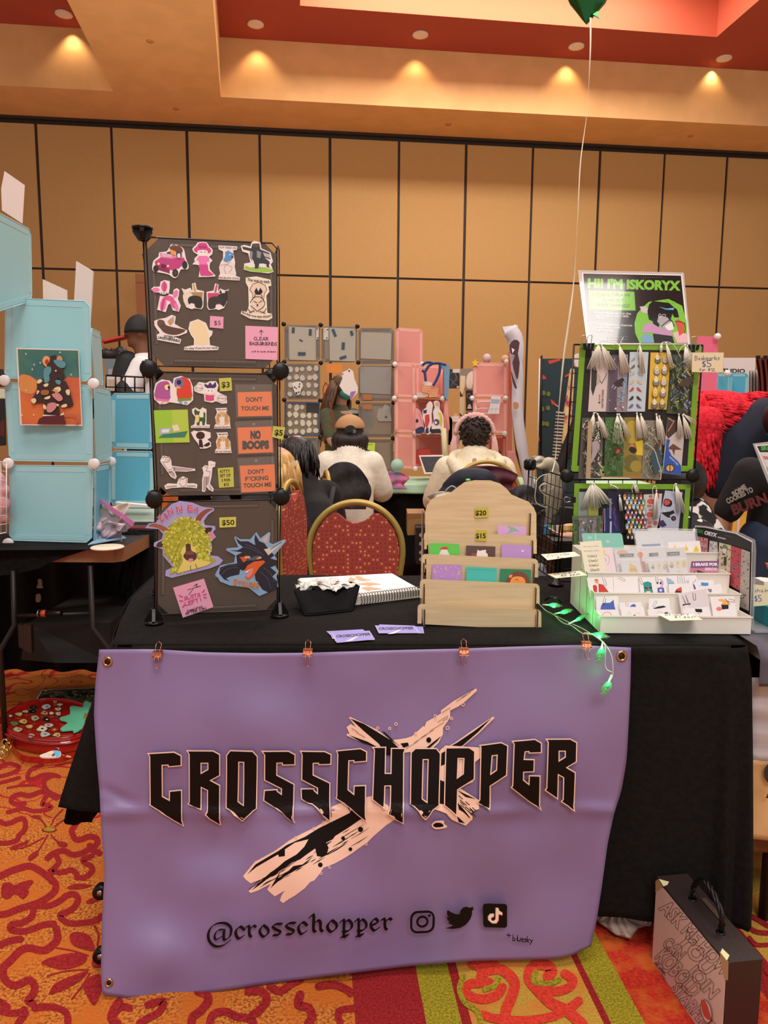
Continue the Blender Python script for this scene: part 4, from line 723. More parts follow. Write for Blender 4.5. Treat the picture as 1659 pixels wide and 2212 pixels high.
stk('large ZINNEA badge of a horned yak with leafy green hair',Z3,[(155,370),(190,325),(260,315),(320,230),(420,130),(500,100),(620,115),(730,160),(840,172),(842,195),(780,240),(740,300),(750,340),(850,350),(855,380),(830,410),(860,460),(810,500),(820,560),(800,640),(880,650),(930,690),(900,730),(800,770),(640,810),(420,865),(355,845),(360,790),(430,760),(330,640),(330,580),(240,550),(245,515),(320,480),(335,430),(290,380)],[],1,'#aaa4d4',grp='large painted badges',extra=zin,cat='badge',name='character_badge')
def dyk(a):
 a.poly([(1050,460),(1100,500),(1180,500),(1250,540),(1240,480),(1250,430),(1290,500),(1340,520),(1390,590),(1440,640),(1400,670),(1470,690),(1450,740),(1400,760),(1460,810),(1420,850),(1470,900),(1470,960),(1380,1010),(1320,980),(1250,880),(1240,800),(1100,780),(1090,830),(1000,850),(960,870),(1000,900),(940,880),(890,820),(900,760),(980,730),(1070,720),(1060,640),(1120,610),(980,590),(1070,590),(1130,560),(1080,520)],'#262430')
 a.poly([(1310,490),(1395,410),(1360,520)],'#c8b4a8');a.poly([(1335,580),(1420,560),(1545,490),(1460,570),(1380,640)],'#d8c8bc');a.line([(1400,580),(1510,510)],6,BK)
 a.poly([(1095,655),(1160,655),(1165,690),(1130,710)],'#d8582c');a.poly([(1140,790),(1170,740),(1240,700),(1330,690),(1350,705),(1290,760),(1230,850),(1180,885),(1145,860),(1200,800)],'#e06028',k=1);a.poly([(1160,830),(1200,790),(1230,770),(1215,830),(1175,860)],'#e08890',k=2);a.poly([(1150,800),(1215,775),(1225,765),(1160,815)],'#f0e8e0')
 a.poly([(1140,650),(1190,645),(1200,670),(1150,670)],'#e0a070',k=2);a.poly([(1230,665),(1300,650),(1310,670),(1250,680)],'#e0a070',k=2);a.poly([(1100,740),(1150,720),(1170,740),(1120,790)],'#1c1a24',k=2);a.poly([(1160,690),(1230,650),(1300,640),(1240,690)],'#505c74')
 for q in([(1120,560),(1200,570),(1290,620)],[(1150,530),(1250,570),(1330,640)],[(900,790),(960,740),(1060,740)],[(910,830),(980,770),(1080,760)],[(1330,760),(1400,820),(1440,900)],[(1290,800),(1370,870),(1400,970)]):a.line(q,5,'#5c5c74',k=4)
 x=1035
 for ch,w,dy in(('D',34,0),('Y',34,12),('K',32,18),('U',34,24),('M',42,30),('A',34,30)):a.text(ch,(x,930+dy),(x+w,932+dy),62,'#e8a040',.05);a.text(ch,(x+1,928+dy),(x+w-1,930+dy),56,'#c85820',.0);x+=w+8
stk('large DYKUMA badge of a horned black-maned wolf with an orange muzzle',Z3,[(860,860),(850,830),(900,740),(1040,710),(1050,640),(960,590),(965,570),(1080,560),(1040,470),(1050,450),(1100,480),(1200,480),(1250,420),(1260,408),(1300,470),(1385,408),(1400,420),(1390,510),(1420,530),(1540,480),(1558,495),(1440,640),(1465,680),(1440,730),(1480,800),(1460,850),(1480,950),(1370,1010),(1290,1045),(1180,960),(1000,940),(900,900),(870,850)],[],0,'#8cacd0',grp='large painted badges',extra=dyk,cat='badge',name='character_badge',lift=.0042)
note('tilted pink sticky note reading 1 SLOTS LEFT! on the bottom panel',Z3,[(432,962),(740,872),(835,1155),(530,1260)],'#eba4c0',[('l',BK,7,[(580,985),(640,965),(590,1030)]),('l',BK,7,[(640,945),(672,925),(668,955)]),('l',BK,7,[(650,960),(706,946)]),('h','#d05080','SLOTS',(548,1085),(705,1045),32,9),('h','#d05080','LEFT!',(560,1140),(712,1095),34,9),('l','#d05080',12,[(495,1040),(525,1052)]),('l','#d05080',12,[(500,1090),(530,1095)]),('l','#d05080',12,[(528,1155),(548,1130)]),('l','#d05080',12,[(725,1005),(745,985)]),('l','#d05080',12,[(735,1035),(762,1022)]),('l','#d05080',12,[(740,1058),(765,1060)]),('h',BK,'Completed',(575,1200),(722,1155),20,4),('h',BK,'AFTER CON',(560,1230),(760,1175),22,4.5)])
# ---------------- tiered wooden card stand ----------------
M_wd=mottled('pale_plywood','#dcc6a0','#d4bc94',9,rough=.55,stretch=(1,1,14),spec=.3);M_bn=mat('#4a2c1c',.7)
ZW=(880,1020,5.352)
ws=thing('card_display_stand','pale plywood tiered stand with arched back holding square cards','display stand',(.24,1.86,TZ))
def PY(Y,lean=0):return Pl((0,Y,.75),(0,-1,lean))
def PYt(px,py,Y,lean):
 return Pl(at(px,py,Y=Y),(0,-1,lean))
def board(Y,P,slots,Z=ZW,th=.004):
 a=Art(PY(Y),*Z,dz=.0002);a.base(P,M_wd,th=th,side=mat('#b08c5c',.6))
 for q in slots:a.poly(q,M_bn)
 a.build('board',ws)
def rc(x,y,r,q):return[(x+r*cos(t),y+r*sin(t))for t in[math.radians(q+i*22.5)for i in range(5)]]
def tier(Y,xl,yl,xr,yr,tl,tr,sl,sr,bot,st):
 P=rc(xl+45,yl+45,45,180)+rc(xr-45,yr+45,45,270)+[(xr,tr),(sr+18,tr),(sr+16,yr+60),(sr,yr+60),(sr,bot+(yr-yl)),(sl+14,bot),(sl+14,yl+55),(sl,yl+55),(sl-2,tl),(xl-2,tl)]
 board(Y,P,[])
tier(1.795,118,1522,1545,1588,1745,1820,165,1475,1752,0)
tier(1.825,145,1235,1525,1288,1450,1515,186,1462,1640,0)
tier(1.855,163,945,1508,1000,1155,1212,203,1448,1350,0)
tier(1.885,190,685,1492,735,888,940,226,1436,1050,0)
board(1.925,[(205,800),(203,470),(225,380),(280,310),(400,270),(500,235),(570,180),(660,115),(780,92),(960,95),(1070,130),(1140,185),(1200,255),(1300,300),(1400,340),(1460,410),(1488,480),(1488,840)],[])
for X0,k in((.100,0),(.379,1)):
 mb=MB();P=[V((X0,y,z))for y,z in((1.779,.752),(1.779,.795),(1.809,.795),(1.809,.845),(1.839,.845),(1.839,.90),(1.869,.90),(1.869,.955),(1.909,.955),(1.909,1.02),(1.945,1.02),(1.945,.752))]
 mb.prism(P,(.0035,0,0),M_wd,M_bn);mb.build('side_panel',ws)
for Z0,Y0,Y1 in((.775,1.797,1.83),(.83,1.827,1.86),(.885,1.857,1.89),(.94,1.887,1.93)):MB().box(((.242),(Y0+Y1)/2,Z0),(.275,Y1-Y0,.003),M_wd).build('shelf',ws)
G='square cards on the wooden stand'
def card(label,Y,q,c,L=[],grp=G,z=ZW,cat='card',name='art_card',lean=.12,th=.0015,extra=None):
 x=(q[2][0]+q[3][0])/2;y=(q[2][1]+q[3][1])/2;pl=PYt(z[0]+x/z[2],z[1]+y/z[2],Y,lean)
 return stk(label,z,q,L,0,c,grp,cat,name,0,th,extra,pl)
bolt=lambda x,y,s,m=1:[(x,y),(x+m*22*s,y+28*s),(x+m*12*s,y+32*s),(x+m*34*s,y+62*s),(x+m*4*s,y+34*s),(x+m*14*s,y+28*s)]
card('pale violet card alone in the top slot of the wooden stand',1.90,[(1045,615),(1372,628),(1368,760),(1040,745)],'#d4a8dc',[('p','#88b898',[(1150,625),(1230,640),(1300,690),(1250,680),(1180,700),(1140,712),(1190,665)],2)])
card('bright green card with a pale figure in a red mushroom hat',1.87,[(260,820),(602,832),(600,1000),(252,985)],'#62cc54',[('p','#e8e4e0',[(395,890),(455,890),(490,960),(485,985),(360,985),(365,950)],1),('p','#c84838',[(375,888),(400,868),(440,860),(478,885),(430,895)],2)])
card('dark brown card with a fluffy white animal in the stand',1.87,[(680,848),(1017,860),(1014,1010),(678,1000)],'#5c4440',[('p','#a04c40',[(745,935),(800,935),(810,1005),(735,1000)]),('p','#f0eae4',[(810,895),(835,910),(870,900),(910,898),(905,925),(930,950),(925,1005),(800,1000),(800,950)],1)])
card('violet card with a small white heart, in the upper row right',1.87,[(1088,832),(1434,846),(1432,1030),(1086,1015)],'#bc94d4',[('p','#f0ecec',[(1318,895),(1330,905),(1345,900),(1348,912),(1322,922)])])
card('violet card covered in yellow lightning bolts',1.84,[(288,1068),(630,1076),(626,1290),(286,1280)],'#b88cd0',[('p','#ecdc84',bolt(430,1078,1.1)),('p','#ecdc84',bolt(300,1105,1.2)),('p','#ecdc84',bolt(612,1120,1.3,-1))]+[('l','#f0e8f0',5,[(x,y),(x+12,y+8)])for x,y in((340,1090),(380,1110),(500,1100),(550,1090),(580,1110),(350,1150),(390,1200),(520,1180),(330,1220),(560,1230))])
card('plain turquoise card in the middle of the lower card row',1.84,[(680,1093),(1036,1108),(1032,1310),(678,1300)],'#48c0b4',[('l','#38a8a0',5,[(695,1120),(1020,1135)])])
card('dark green card with a brown-maned orange lion',1.84,[(1073,1116),(1428,1126),(1426,1330),(1070,1320)],'#2c8460',[('p','#7c4434',[(1130,1275),(1160,1200),(1220,1155),(1290,1145),(1360,1170),(1405,1230),(1390,1325),(1120,1320)],2),('p','#f09c4c',[(1175,1190),(1215,1180),(1205,1215),(1170,1220)],1),('p','#f09c4c',[(1200,1230),(1250,1205),(1320,1210),(1360,1250),(1350,1325),(1190,1320)],2),('l','#7c3424',6,[(1240,1245),(1270,1235),(1280,1258)],2)])
stk('yellow-green price note reading $20 on the back of the wooden stand',ZW,[(778,412),(936,412),(934,522),(780,530)],[('t',BK,'$20',(785,498),(912,498),56,.03)],0,'#c8bc48','price notes on the wooden stand','price tag','price_tag',0,.0005,surf=PY(1.918))
stk('yellow-green price note reading $15 on the wooden stand',ZW,[(790,664),(918,672),(924,690),(912,800),(782,790)],[('t',BK,'$15',(790,762),(905,762),56,.03)],0,'#c8bc48','price notes on the wooden stand','price tag','price_tag',0,.0005,surf=PY(1.879))
# ---------------- black tray of packets ----------------
t=thing('tray','small black plastic tray heaped with clear sticker packets','tray',(-.15,1.97,TZ))
M_tr=mat('#09090a',.7,spec=.1,bump=.15,bscale=400)
def rq(q,r=.18,n=4):
 o=[]
 for i in range(4):
  a,b,c=V(q[i-1]),V(q[i]),V(q[(i+1)%4]);p0=b+(a-b)*r;p1=b+(c-b)*r
  for k in range(n+1):u=k/n;o.append(p0*(1-u)**2+b*2*u*(1-u)+p1*u*u)
 return o
def loft(L,m,cap0=True,cap1=False):
 mb=MB();n=len(L[0]);vs=[p for l in L for p in l];fs=[(i*n+k,i*n+(k+1)%n,(i+1)*n+(k+1)%n,(i+1)*n+k)for i in range(len(L)-1)for k in range(n)]
 if cap0:fs.append(tuple(range(n))[::-1])
 if cap1:fs.append(tuple(range((len(L)-1)*n,len(L)*n)))
 mb.add(vs,fs,m,False);return mb
bq=[at(652,1331,Z=.7535),at(768,1319,Z=.7535),V((-.10,2.05,.7535)),V((-.205,2.02,.7535))]
tq=[at(629,1278,Z=.802),at(781,1268,Z=.802),at(763,1256,Z=.802),at(655,1262,Z=.802)]
inn=lambda q,k:[p+(sum(q,V((0,0,0)))/4-p)*k for p in q]
up=lambda q,z:[V((p.x,p.y,z))for p in q]
loft([rq(bq),rq(tq),rq(up(inn(tq,.035),.803)),rq(up(inn(bq,.05),.758)),rq(up(inn(bq,.9),.757))],M_tr).build('body',t)
M_pk=mat('#e4e4de',.15,alpha=.75,spec=.8);c0=sum(tq,V((0,0,0)))/4
for i,(dx,dy,an,col,l)in enumerate(((-.045,.0,.3,'#f2efe8','clear sticker packet at the left of the black tray'),(.012,.012,-.4,'#f0d4c8','clear sticker packet with orange print at the back of the tray'),(.035,-.01,.8,'#f4f0ec','clear sticker packet against the right of the tray'),(-.02,-.02,-.1,'#e8e4c8','clear sticker packet with a round beige label in the tray'),(.0,.0,.2,'#e8c0c8','clear sticker packet with pink print in the middle of the tray'))):
 mb=MB();r=random.Random(i);cs=cos(an);sn=sin(an)
 ph=[r.uniform(0,6)for _ in range(4)]
 mb.grid(lambda u,v:(c0.x+dx+((u-.5)*.085*cs-(v-.5)*.06*sn),c0.y+dy+((u-.5)*.085*sn+(v-.5)*.05*cs),.806+i*.003+.006*sin(u*9+ph[0])*cos(v*7+ph[1])+.003*sin(u*23+ph[2]+v*17)-.012*((u-.5)**2+(v-.5)**2)*2),14,10,M_pk);
 mb.grid(lambda u,v:(c0.x+dx+((u-.5)*.06*cs-(v-.5)*.04*sn),c0.y+dy+((u-.5)*.06*sn+(v-.5)*.035*cs),.805+i*.003+.005*sin(u*6+ph[0])*cos(v*5+ph[1])),8,6,mat(col,.4))
 mb.build('sticker_packet',label=l,cat='sticker packet',group='clear packets in the tray',solid=.0006)
# ---------------- open sketchbook ----------------
t=thing('sketchbook','white spiral-bound sketchbook with orange bird drawings behind the tray','sketchbook',(-.08,2.15,TZ))
q=[at(643,1250,Z=.778),at(845,1238,Z=.778),at(909,1272,Z=.778),at(700,1296,Z=.778)]
def blk(q,z0,z1,m,side=None):return MB().prism([V((p.x,p.y,z0))for p in q],(0,0,z1-z0),m,side)
blk(inn(q,-.01),.753,.756,mat('#b8b0a0',.7)).build('back_cover',t)
mb=MB();nn=7
for i in range(nn):
 z=.756+i*.003;k=.004*((i*37)%5)/5;mb.prism([V((p.x,p.y,z))for p in inn(q,k)],(0,0,.0026),mat('#f2eee6',.6),mat('#d8d2c8',.7))
mb.build('pages',t)
a=Art(Pl((0,0,.7772),(0,0,1)),600,1050,4.74,dz=.0002);
a.base([(220,945),(1170,895),(1440,1052),(870,1085),(500,1140)],'#f6f3ee',th=.0006)
PE='#e0a888'
for L in([(720,975),(745,935),(770,945),(800,960),(760,985)],[(790,935),(830,925),(900,955),(960,965),(900,975),(830,970)],[(805,1010),(870,995),(960,990),(1060,1010),(990,1015),(940,1025),(880,1015)],[(860,1045),(930,1035),(1000,1045),(1070,1060),(960,1065),(940,1078),(880,1060)],[(500,1000),(600,985),(690,1000),(680,1020),(600,1010),(520,1020)]):a.poly(L,PE,k=3)
a.text('CHARACTER',(505,982),(640,975),18,'#c8b8b0',0);a.text('DESIGNS',(520,1000),(630,992),16,'#c8b8b0',0)
a.build('cover_page',t)
e0=at(775,1293,Z=.768);e1=at(908,1276,Z=.768);mb=MB();n=24
for i in range(n):
 c=e0.lerp(e1,i/(n-1));d=(e1-e0).normalized();s=V((d.y,-d.x,0))
 mb.tube([c+s*(.006+.013*cos(t*PI/6))+V((0,0,.015*sin(t*PI/6)))+d*(.0012*t/12)for t in range(12)],.0012,mat('#5c5c60',.3,.8),5,closed=True)
mb.build('spiral_binding',t)
# ---------------- purple business cards ----------------
M_bc='#9a98e0'
def bcard(label,pts,top,grp,z):
 a=Art(Pl((0,0,z),(0,0,1)),600,1050,4.74,dz=.00015);a.base(pts,'#e8e4f4',th=.0004);c=[V(p)for p in pts];m=sum(c,V((0,0)))/4;a.poly([m+(p-m)*.985 for p in c],M_bc)
 if top:top(a)
 a.build('business_card',label=label,cat='business card',group=grp)
def tl(a,p0,p1):
 p0=V(p0);p1=V(p1);d=(p1-p0);a.poly([p0+d*.25+V((0,45)),p0+d*.9+V((0,-40)),p0+d*.7+V((0,-10)),p0+d*.45+V((0,40))],'#e8e4f4');a.text('CROSSCHOPPER',p0,p1,26,BK,.03)
G='left fan of purple business cards'
bcard('purple business card at the bottom of the left fan',[(498,1488),(870,1468),(900,1500),(545,1530)],None,G,.7532)
bcard('purple business card second from the bottom of the left fan',[(535,1500),(885,1478),(950,1560),(560,1565)],None,G,.7538)
bcard('purple business card third up in the left fan',[(560,1510),(940,1490),(990,1575),(590,1590)],None,G,.7544)
bcard('topmost purple business card of the left fan, lettered CROSSCHOPPER',[(560,1502),(938,1482),(995,1570),(605,1605)],lambda a:tl(a,(600,1555),(950,1530)),G,.755)
G='right fan of purple business cards'
bcard('purple business card sticking out at the right of the right fan',[(1150,1432),(1485,1440),(1498,1508),(1200,1508)],None,G,.7532)
bcard('purple business card at the back of the right fan',[(1040,1418),(1400,1430),(1450,1500),(1060,1500)],None,G,.7538)
bcard('topmost purple business card of the right fan, lettered CROSSCHOPPER',[(996,1428),(1395,1432),(1440,1505),(1035,1508)],lambda a:tl(a,(1035,1475),(1390,1470)),G,.7544)
# ---------------- white stepped organiser ----------------
M_wp=mat('#ebe6dc',.35,spec=.5);og=thing('stepped_organizer','white plastic four-step organiser filled with stickers at the right of the table','organizer',(.7,1.9,TZ))
OY=[1.738,1.802,1.864,1.93,2.03];OZ=[.796,.838,.876,.918];X0=.524;X1=.888;w=.003
for i in range(4):
 mb=MB();y0,y1,z1=OY[i],OY[i+1],OZ[i];zb=.753
 mb.box(((X0+X1)/2,y0+w/2,(zb+z1)/2),(X1-X0,w,z1-zb),M_wp)
 for x in(X0+w/2,X1-w/2):mb.box((x,(y0+y1)/2+w/2,(zb+z1)/2),(w,y1-y0,z1-zb),M_wp)
 mb.box(((X0+X1)/2,(y0+y1)/2+.002,z1-.03),(X1-X0-2*w,y1-y0-2*w,w),M_wp)
 mb.box(((X0+X1)/2,y0-.0005,z1-.0015),(X1-X0+.003,.004,.003),M_wp)
 if i==3:mb.box(((X0+X1)/2,y1,(zb+z1)/2),(X1-X0,w,z1-zb),M_wp)
 mb.build('step_tray',og)
ZA=(1240,1140,8.295);ZB=(1420,1130,7.213)
W2='#eceaec'
def sc(label,i,z,q,L=[],c=W2,grp='loose stickers in the organiser',dy=.02,cat='sticker',name='sticker_card',lean=.2,clipx=None,extra=None):
 o=card(label,OY[i]+dy,q,c,L,grp,z,cat,name,lean,.0012,extra)
 return o
def pclip(a,x,y,L,rot,c='#a8a8ac'):
 r=math.radians(rot);u=V((cos(r),sin(r)));n=V((-u.y,u.x));p=V((x,y));P=[p+u*L*.2+n*14,p+n*0+u*L+n*14]
 a.line([p+n*18,p+u*L*.85+n*18]+[p+u*L*.85+(n*18*cos(t*PI/6)+u*18*sin(t*PI/6))for t in range(1,6)]+[p+u*L*.85-n*18,p+u*L*.15-n*18],6,mat(c,.25,.9))
ck=lambda x,y,s,b,t='#f0cc40':[('e',b,(x,y+18*s,34*s,38*s)),('e',t,(x,y-14*s,26*s,28*s)),('p',t,[(x-16*s,y-34*s),(x-2*s,y-70*s),(x+16*s,y-30*s)]),('e',BK,(x-9*s,y-14*s,3*s,4*s)),('e',BK,(x+9*s,y-14*s,3*s,4*s))]
sc('pale teal greeting card sheet behind the UwU card',3,ZA,[(135,130),(150,98),(830,98),(860,130),(905,420),(200,440)],[('l','#f4f4ec',8,[(382,100),(392,420)]),('e','#a8d8cc',(600,250,40,30)),('e','#a8d8cc',(280,180,40,30))],'#88c8b8',dy=.03,grp='sheets in the upper steps')
sc('tall cream card printed with rows of UwU and OwO',2,ZA,[(100,255),(485,225),(590,900),(215,915)],[('h','#8c8880',"OwO what's this?",(165,350),(440,335),22,3),('h','#8c8880',"OwO what's this?",(175,430),(455,415),22,3)]+[('t','#4c4848',t,(x,y),(x+155,y-6),44)for t,x,y in(('UwU',248,528),('UwU',262,612),('UwU',276,694),('OwO',294,778),('OwO',308,858))],'#e8e2cc',dy=.018,grp='sheets in the upper steps')
sc('pale pink card with a cockatiel drawing beside the UwU card',2,ZA,[(505,355),(680,350),(770,900),(590,905)],[('p','#e8d060',[(525,420),(545,395),(555,450),(545,500)],2),('l','#605860',4,[(560,480),(600,500),(630,560),(610,640),(590,660)],3),('l','#605860',4,[(550,545),(575,570),(560,610)],3)],'#ead8e0',dy=.024,grp='sheets in the upper steps')
sc('tall white sheet of yellow and grey cockatiels',3,ZB,[(160,300),(655,275),(720,700),(200,720)],ck(270,420,1.3,'#f0d8a0')+ck(440,420,1.3,'#e8e0d0')+ck(600,430,1.3,'#f0cc48'),W2,dy=.02,grp='sheets in the upper steps')
GBg='clear zip bags of stickers in the organiser';M_bag=mat('#dfe6e8',.12,alpha=.2,spec=.9)
def bag(label,i,z,q,L,dy,lean=.2,ins=None):
 m=lambda L:[V(p)for p in L];c=sum(m(q),V((0,0)))/4
 o=card(label,OY[i]+dy,[tuple(c+(V(p)-c)*.9)for p in q],W2,L,GBg,z,'sticker packet','zip_bag',lean,.001)
 x=(q[2][0]+q[3][0])/2;y=(q[2][1]+q[3][1])/2;a=Art(PYt(z[0]+x/z[2],z[1]+y/z[2],OY[i]+dy-.003,lean),*z);a.base(q,M_bag,th=.0004)
 a.line([q[0],q[1]],10,mat('#f4f6f6',.1,alpha=.7));qq=[V(q[0])+V((5,28)),V(q[1])+V((5,28))];a.line(qq,6,mat('#f4f6f6',.1,alpha=.6));a.build('plastic_bag',o)
lblk=lambda x,y,w:[('p','#e8e4e0',[(x-6,y-6),(x+w+6,y-16),(x+w+8,y+62),(x-4,y+72)]),('p','#2c2a2a',[(x,y),(x+w,y-8),(x+w,y+52),(x+2,y+62)]),('l','#d8d4d0',6,[(x+w*.35,y+22),(x+w*.9,y+16)]),('l','#d8d4d0',6,[(x+w*.35,y+38),(x+w*.9,y+32)])]
bag('large clear zip bag with a blue print at the back of the organiser',3,ZA,[(1060,40),(1560,20),(1680,500),(1120,520)],[('p','#5c88c0',[(1210,300),(1545,285),(1545,325),(1215,345)])],.045)
bag('clear zip bag poking up left of the ISKORYX sign',3,ZB,[(-140,80),(610,100),(680,560),(-80,560)],[],.05)
bag('clear zip bag with an orange print and black label, left of the group',2,ZA,[(690,365),(1150,350),(1260,900),(770,910)],[('e','#f0a888',(860,450,100,50)),('e','#e88c70',(1180,480,50,45))]+lblk(812,468,255),.03)
bag('clear zip bag with a red print and black label, centre of the group',2,ZA,[(1150,340),(1660,335),(1730,880),(1240,880)],[('p','#d87060',[(1200,610),(1260,600),(1310,860),(1240,860)])]+lblk(1340,455,165),.034)
bag('clear zip bag with a black label, right of the group',2,ZB,[(0,370),(440,360),(500,820),(60,820)],lblk(118,452,225),.038)
bag('small clear bag holding a big-faced grey cockatiel sticker',2,ZA,[(815,570),(1175,560),(1240,880),(860,890)],[('p','#8c8c90',[(980,800),(1140,790),(1185,835),(975,838)]),('p','#f0cc40',[(985,625),(1040,660),(1110,690),(1140,770),(1100,810),(1010,812),(985,790),(995,700)],1),('e',BK,(1022,735,7,9)),('e',BK,(1078,728,7,9)),('e','#e89050',(1012,762,13,13)),('e','#e89050',(1105,752,13,13)),('p','#303030',[(1045,740),(1065,738),(1055,760)])],.014)
bag('small bag of tiny cockatiels, left of the pair',2,ZA,[(1300,570),(1640,560),(1700,880),(1370,885)],ck(1410,690,.9,'#8c8c90')+ck(1520,690,.9,'#f0e0b8')+ck(1620,690,.9,'#e0b860')+ck(1550,830,.8,'#e8a850'),.018)
bag('small bag of tiny cockatiels, right of the pair',2,ZB,[(140,560),(450,545),(500,830),(180,835)],ck(220,650,.9,'#8c8c90')+ck(315,640,.9,'#f0e0b8')+ck(412,630,.9,'#f0c83c')+ck(335,790,.8,'#e8b850'),.012)
sc('purple bumper sticker reading I BRAKE FOR BIRDS',2,ZB,[(530,595),(960,588),(915,860),(490,860)],[('p','#c48090',[(505,700),(940,700),(925,860),(492,860)]),('t','#f0e4ec','I BRAKE FOR',(555,665),(938,662),44,.06),('t','#e0c8e0','BIRDS',(738,738),(925,738),44,.06),('p','#54303c',[(545,780),(590,740),(640,735),(740,775),(860,860),(600,860)],1),('p','#f0e4e0',[(588,752),(612,750),(605,768),(585,768)])],'#7c5484',dy=.012,grp='sheets in the upper steps')
sc('white sticker card of red salami and a flame',1,ZA,[(225,895),(690,885),(720,1240),(290,1245)],[('p','#c83c34',[(335,1035),(385,1020),(410,1060),(410,1160),(370,1175),(345,1130)],1),('p','#cc3c34',[(435,1000),(520,1020),(580,1100),(630,1165),(440,1168)],1),('p','#e8a850',[(365,940),(400,925),(435,960),(420,1000),(385,985)],2),('p','#d85030',[(360,935),(400,915),(440,950),(400,945)])],dy=.03,extra=lambda a:pclip(a,520,885,165,72))
sc('plain white sticker card with a paper clip, left of the teal sticker',1,ZA,[(700,880),(1150,870),(1190,1240),(720,1245)],[],dy=.028,extra=lambda a:pclip(a,780,880,150,28))
sc('white sticker card of an angry teal spiky creature',1,ZA,[(1160,890),(1400,885),(1470,1235),(1190,1240)],[('p','#2c948c',[(1235,990),(1260,975),(1320,960),(1385,990),(1395,1080),(1420,1175),(1260,1180),(1245,1080)],1),('p','#183c48',[(1260,1060),(1320,1080),(1390,1050),(1385,1090),(1330,1100),(1270,1090)]),('p','#f0dcd0',[(1290,1140),(1360,1135),(1375,1172),(1290,1176)],1),('p','#e06040',[(1320,1090),(1340,1060),(1350,1110),(1325,1125)])],dy=.022,extra=lambda a:pclip(a,1170,880,150,70))
sc('white sticker card of a hooded figure in violet and blue',1,ZA,[(1390,880),(1640,870),(1730,1235),(1430,1240)],[('e','#c8a8d0',(1540,1000,62,80)),('e','#f0ecec',(1520,1000,48,66)),('e','#241c2c',(1492,990,16,22)),('e','#241c2c',(1548,992,16,26)),('p','#4c58a4',[(1490,1080),(1600,1070),(1620,1172),(1500,1176)],1),('e','#d8d4e8',(1550,1120,26,26))],dy=.026,extra=lambda a:pclip(a,1470,870,120,80))
sc('white sticker card with a pale blue shark',1,ZB,[(110,830),(300,820),(340,1140),(180,1150)],[('p','#9cbccc',[(125,845),(200,870),(250,910),(260,935),(150,940),(135,900)],1),('p','#7898b0',[(150,940),(262,935),(200,1090),(180,1080)])],dy=.03)
sc('white sticker card of a red cap in front of the shark',1,ZB,[(170,950),(545,935),(600,1140),(190,1145)],[('p','#d84838',[(270,1075),(290,1030),(370,992),(382,1070),(360,1080)],1),('p','#3c2428',[(265,1085),(285,1050),(360,1060),(380,1085)])],dy=.016)
sc('plain white sticker card with two silver paper clips',1,ZB,[(300,825),(600,812),(660,1140),(340,1145)],[],dy=.036,extra=lambda a:(pclip(a,330,820,130,88),pclip(a,395,815,130,86)))
sc('white sticker card with a navy kite shape',1,ZB,[(480,850),(620,850),(680,1140),(520,1145)],[('p','#3c5c94',[(548,948),(575,960),(600,1030),(565,1035)]),('l','#3c4c74',6,[(545,945),(598,880)])],dy=.024)
sc('white sticker card of blue letters beside a shell',1,ZB,[(600,890),(865,885),(930,1140),(640,1145)],[('p','#4490cc',[(675,930),(700,922),(735,930),(790,928),(792,975),(735,980),(680,975)],0),('l','#c8a088',6,[(640,960),(665,990)],0)],dy=.026)
sc('white sticker card of a grey mask-like face at the right end',1,ZB,[(750,1005),(985,940),(1020,1140),(775,1145)],[('p','#8c7c84',[(775,1015),(810,1030),(835,1020),(850,1060),(820,1085),(795,1060)])],dy=.018)
sc('white sticker card of a blue cat shape with a dark paper clip',0,ZA,[(395,1235),(790,1220),(810,1560),(400,1560)],[('p','#4c64b8',[(470,1465),(485,1390),(520,1345),(640,1345),(705,1290),(720,1400),(740,1465)],0)],dy=.045,grp='stickers in the front step',extra=lambda a:pclip(a,560,1235,160,104,'#202030'))
sc('small white sticker card with a blue drop shape',0,ZA,[(805,1340),(1200,1335),(1235,1560),(830,1565)],[('p','#4c64b8',[(1000,1410),(1040,1375),(1085,1365),(1115,1425),(1000,1430)],0)],dy=.038,grp='stickers in the front step',extra=lambda a:pclip(a,940,1330,100,82))
sc('white sticker card of a black bird cap beside silver clips',0,ZA,[(1340,1270),(1700,1262),(1730,1560),(1330,1565)],[('p','#282428',[(1420,1445),(1500,1410),(1600,1395),(1650,1420),(1560,1440),(1440,1455)],0)],dy=.040,grp='stickers in the front step',extra=lambda a:pclip(a,1400,1440,150,-60))
sc('grey-white sticker card of a horned antelope',0,ZB,[(320,1100),(760,1020),(850,1480),(390,1500)],[('p','#8c8484',[(375,1120),(385,1125),(450,1255),(425,1255)]),('p','#8c8484',[(430,1118),(440,1118),(490,1240),(465,1240)]),('p','#382c30',[(385,1265),(520,1245),(500,1275),(400,1290)],1),('p','#e4e0e0',[(410,1280),(485,1270),(500,1340),(420,1345)],1)],dy=.040,c='#dcd4d8',grp='stickers in the front step',extra=lambda a:pclip(a,565,1080,120,85,'#3c3c40'))
sc('white sticker card of a toucan-like orange beak with a black body',0,ZB,[(820,1150),(1190,1138),(1240,1450),(870,1470)],[('p','#f0b060',[(940,1190),(1000,1180),(1060,1200),(1110,1210),(1110,1270),(990,1275),(1010,1225),(960,1215)],1),('p','#1c1618',[(990,1270),(1105,1272),(1105,1335),(1005,1345)]),('e','#e88070',(958,1335,45,32)),('l',BK,6,[(1050,1175),(1130,1270)])],dy=.034,grp='stickers in the front step',extra=lambda a:pclip(a,1090,1195,110,12))
sc('low white sticker card with a peach arc at the left of the front step',0,ZA,[(400,1490),(790,1468),(840,1660),(450,1660)],[('l','#e0a890',14,ell(590,1580,80,70,0,12,180,350))],dy=.022,grp='stickers in the front step')
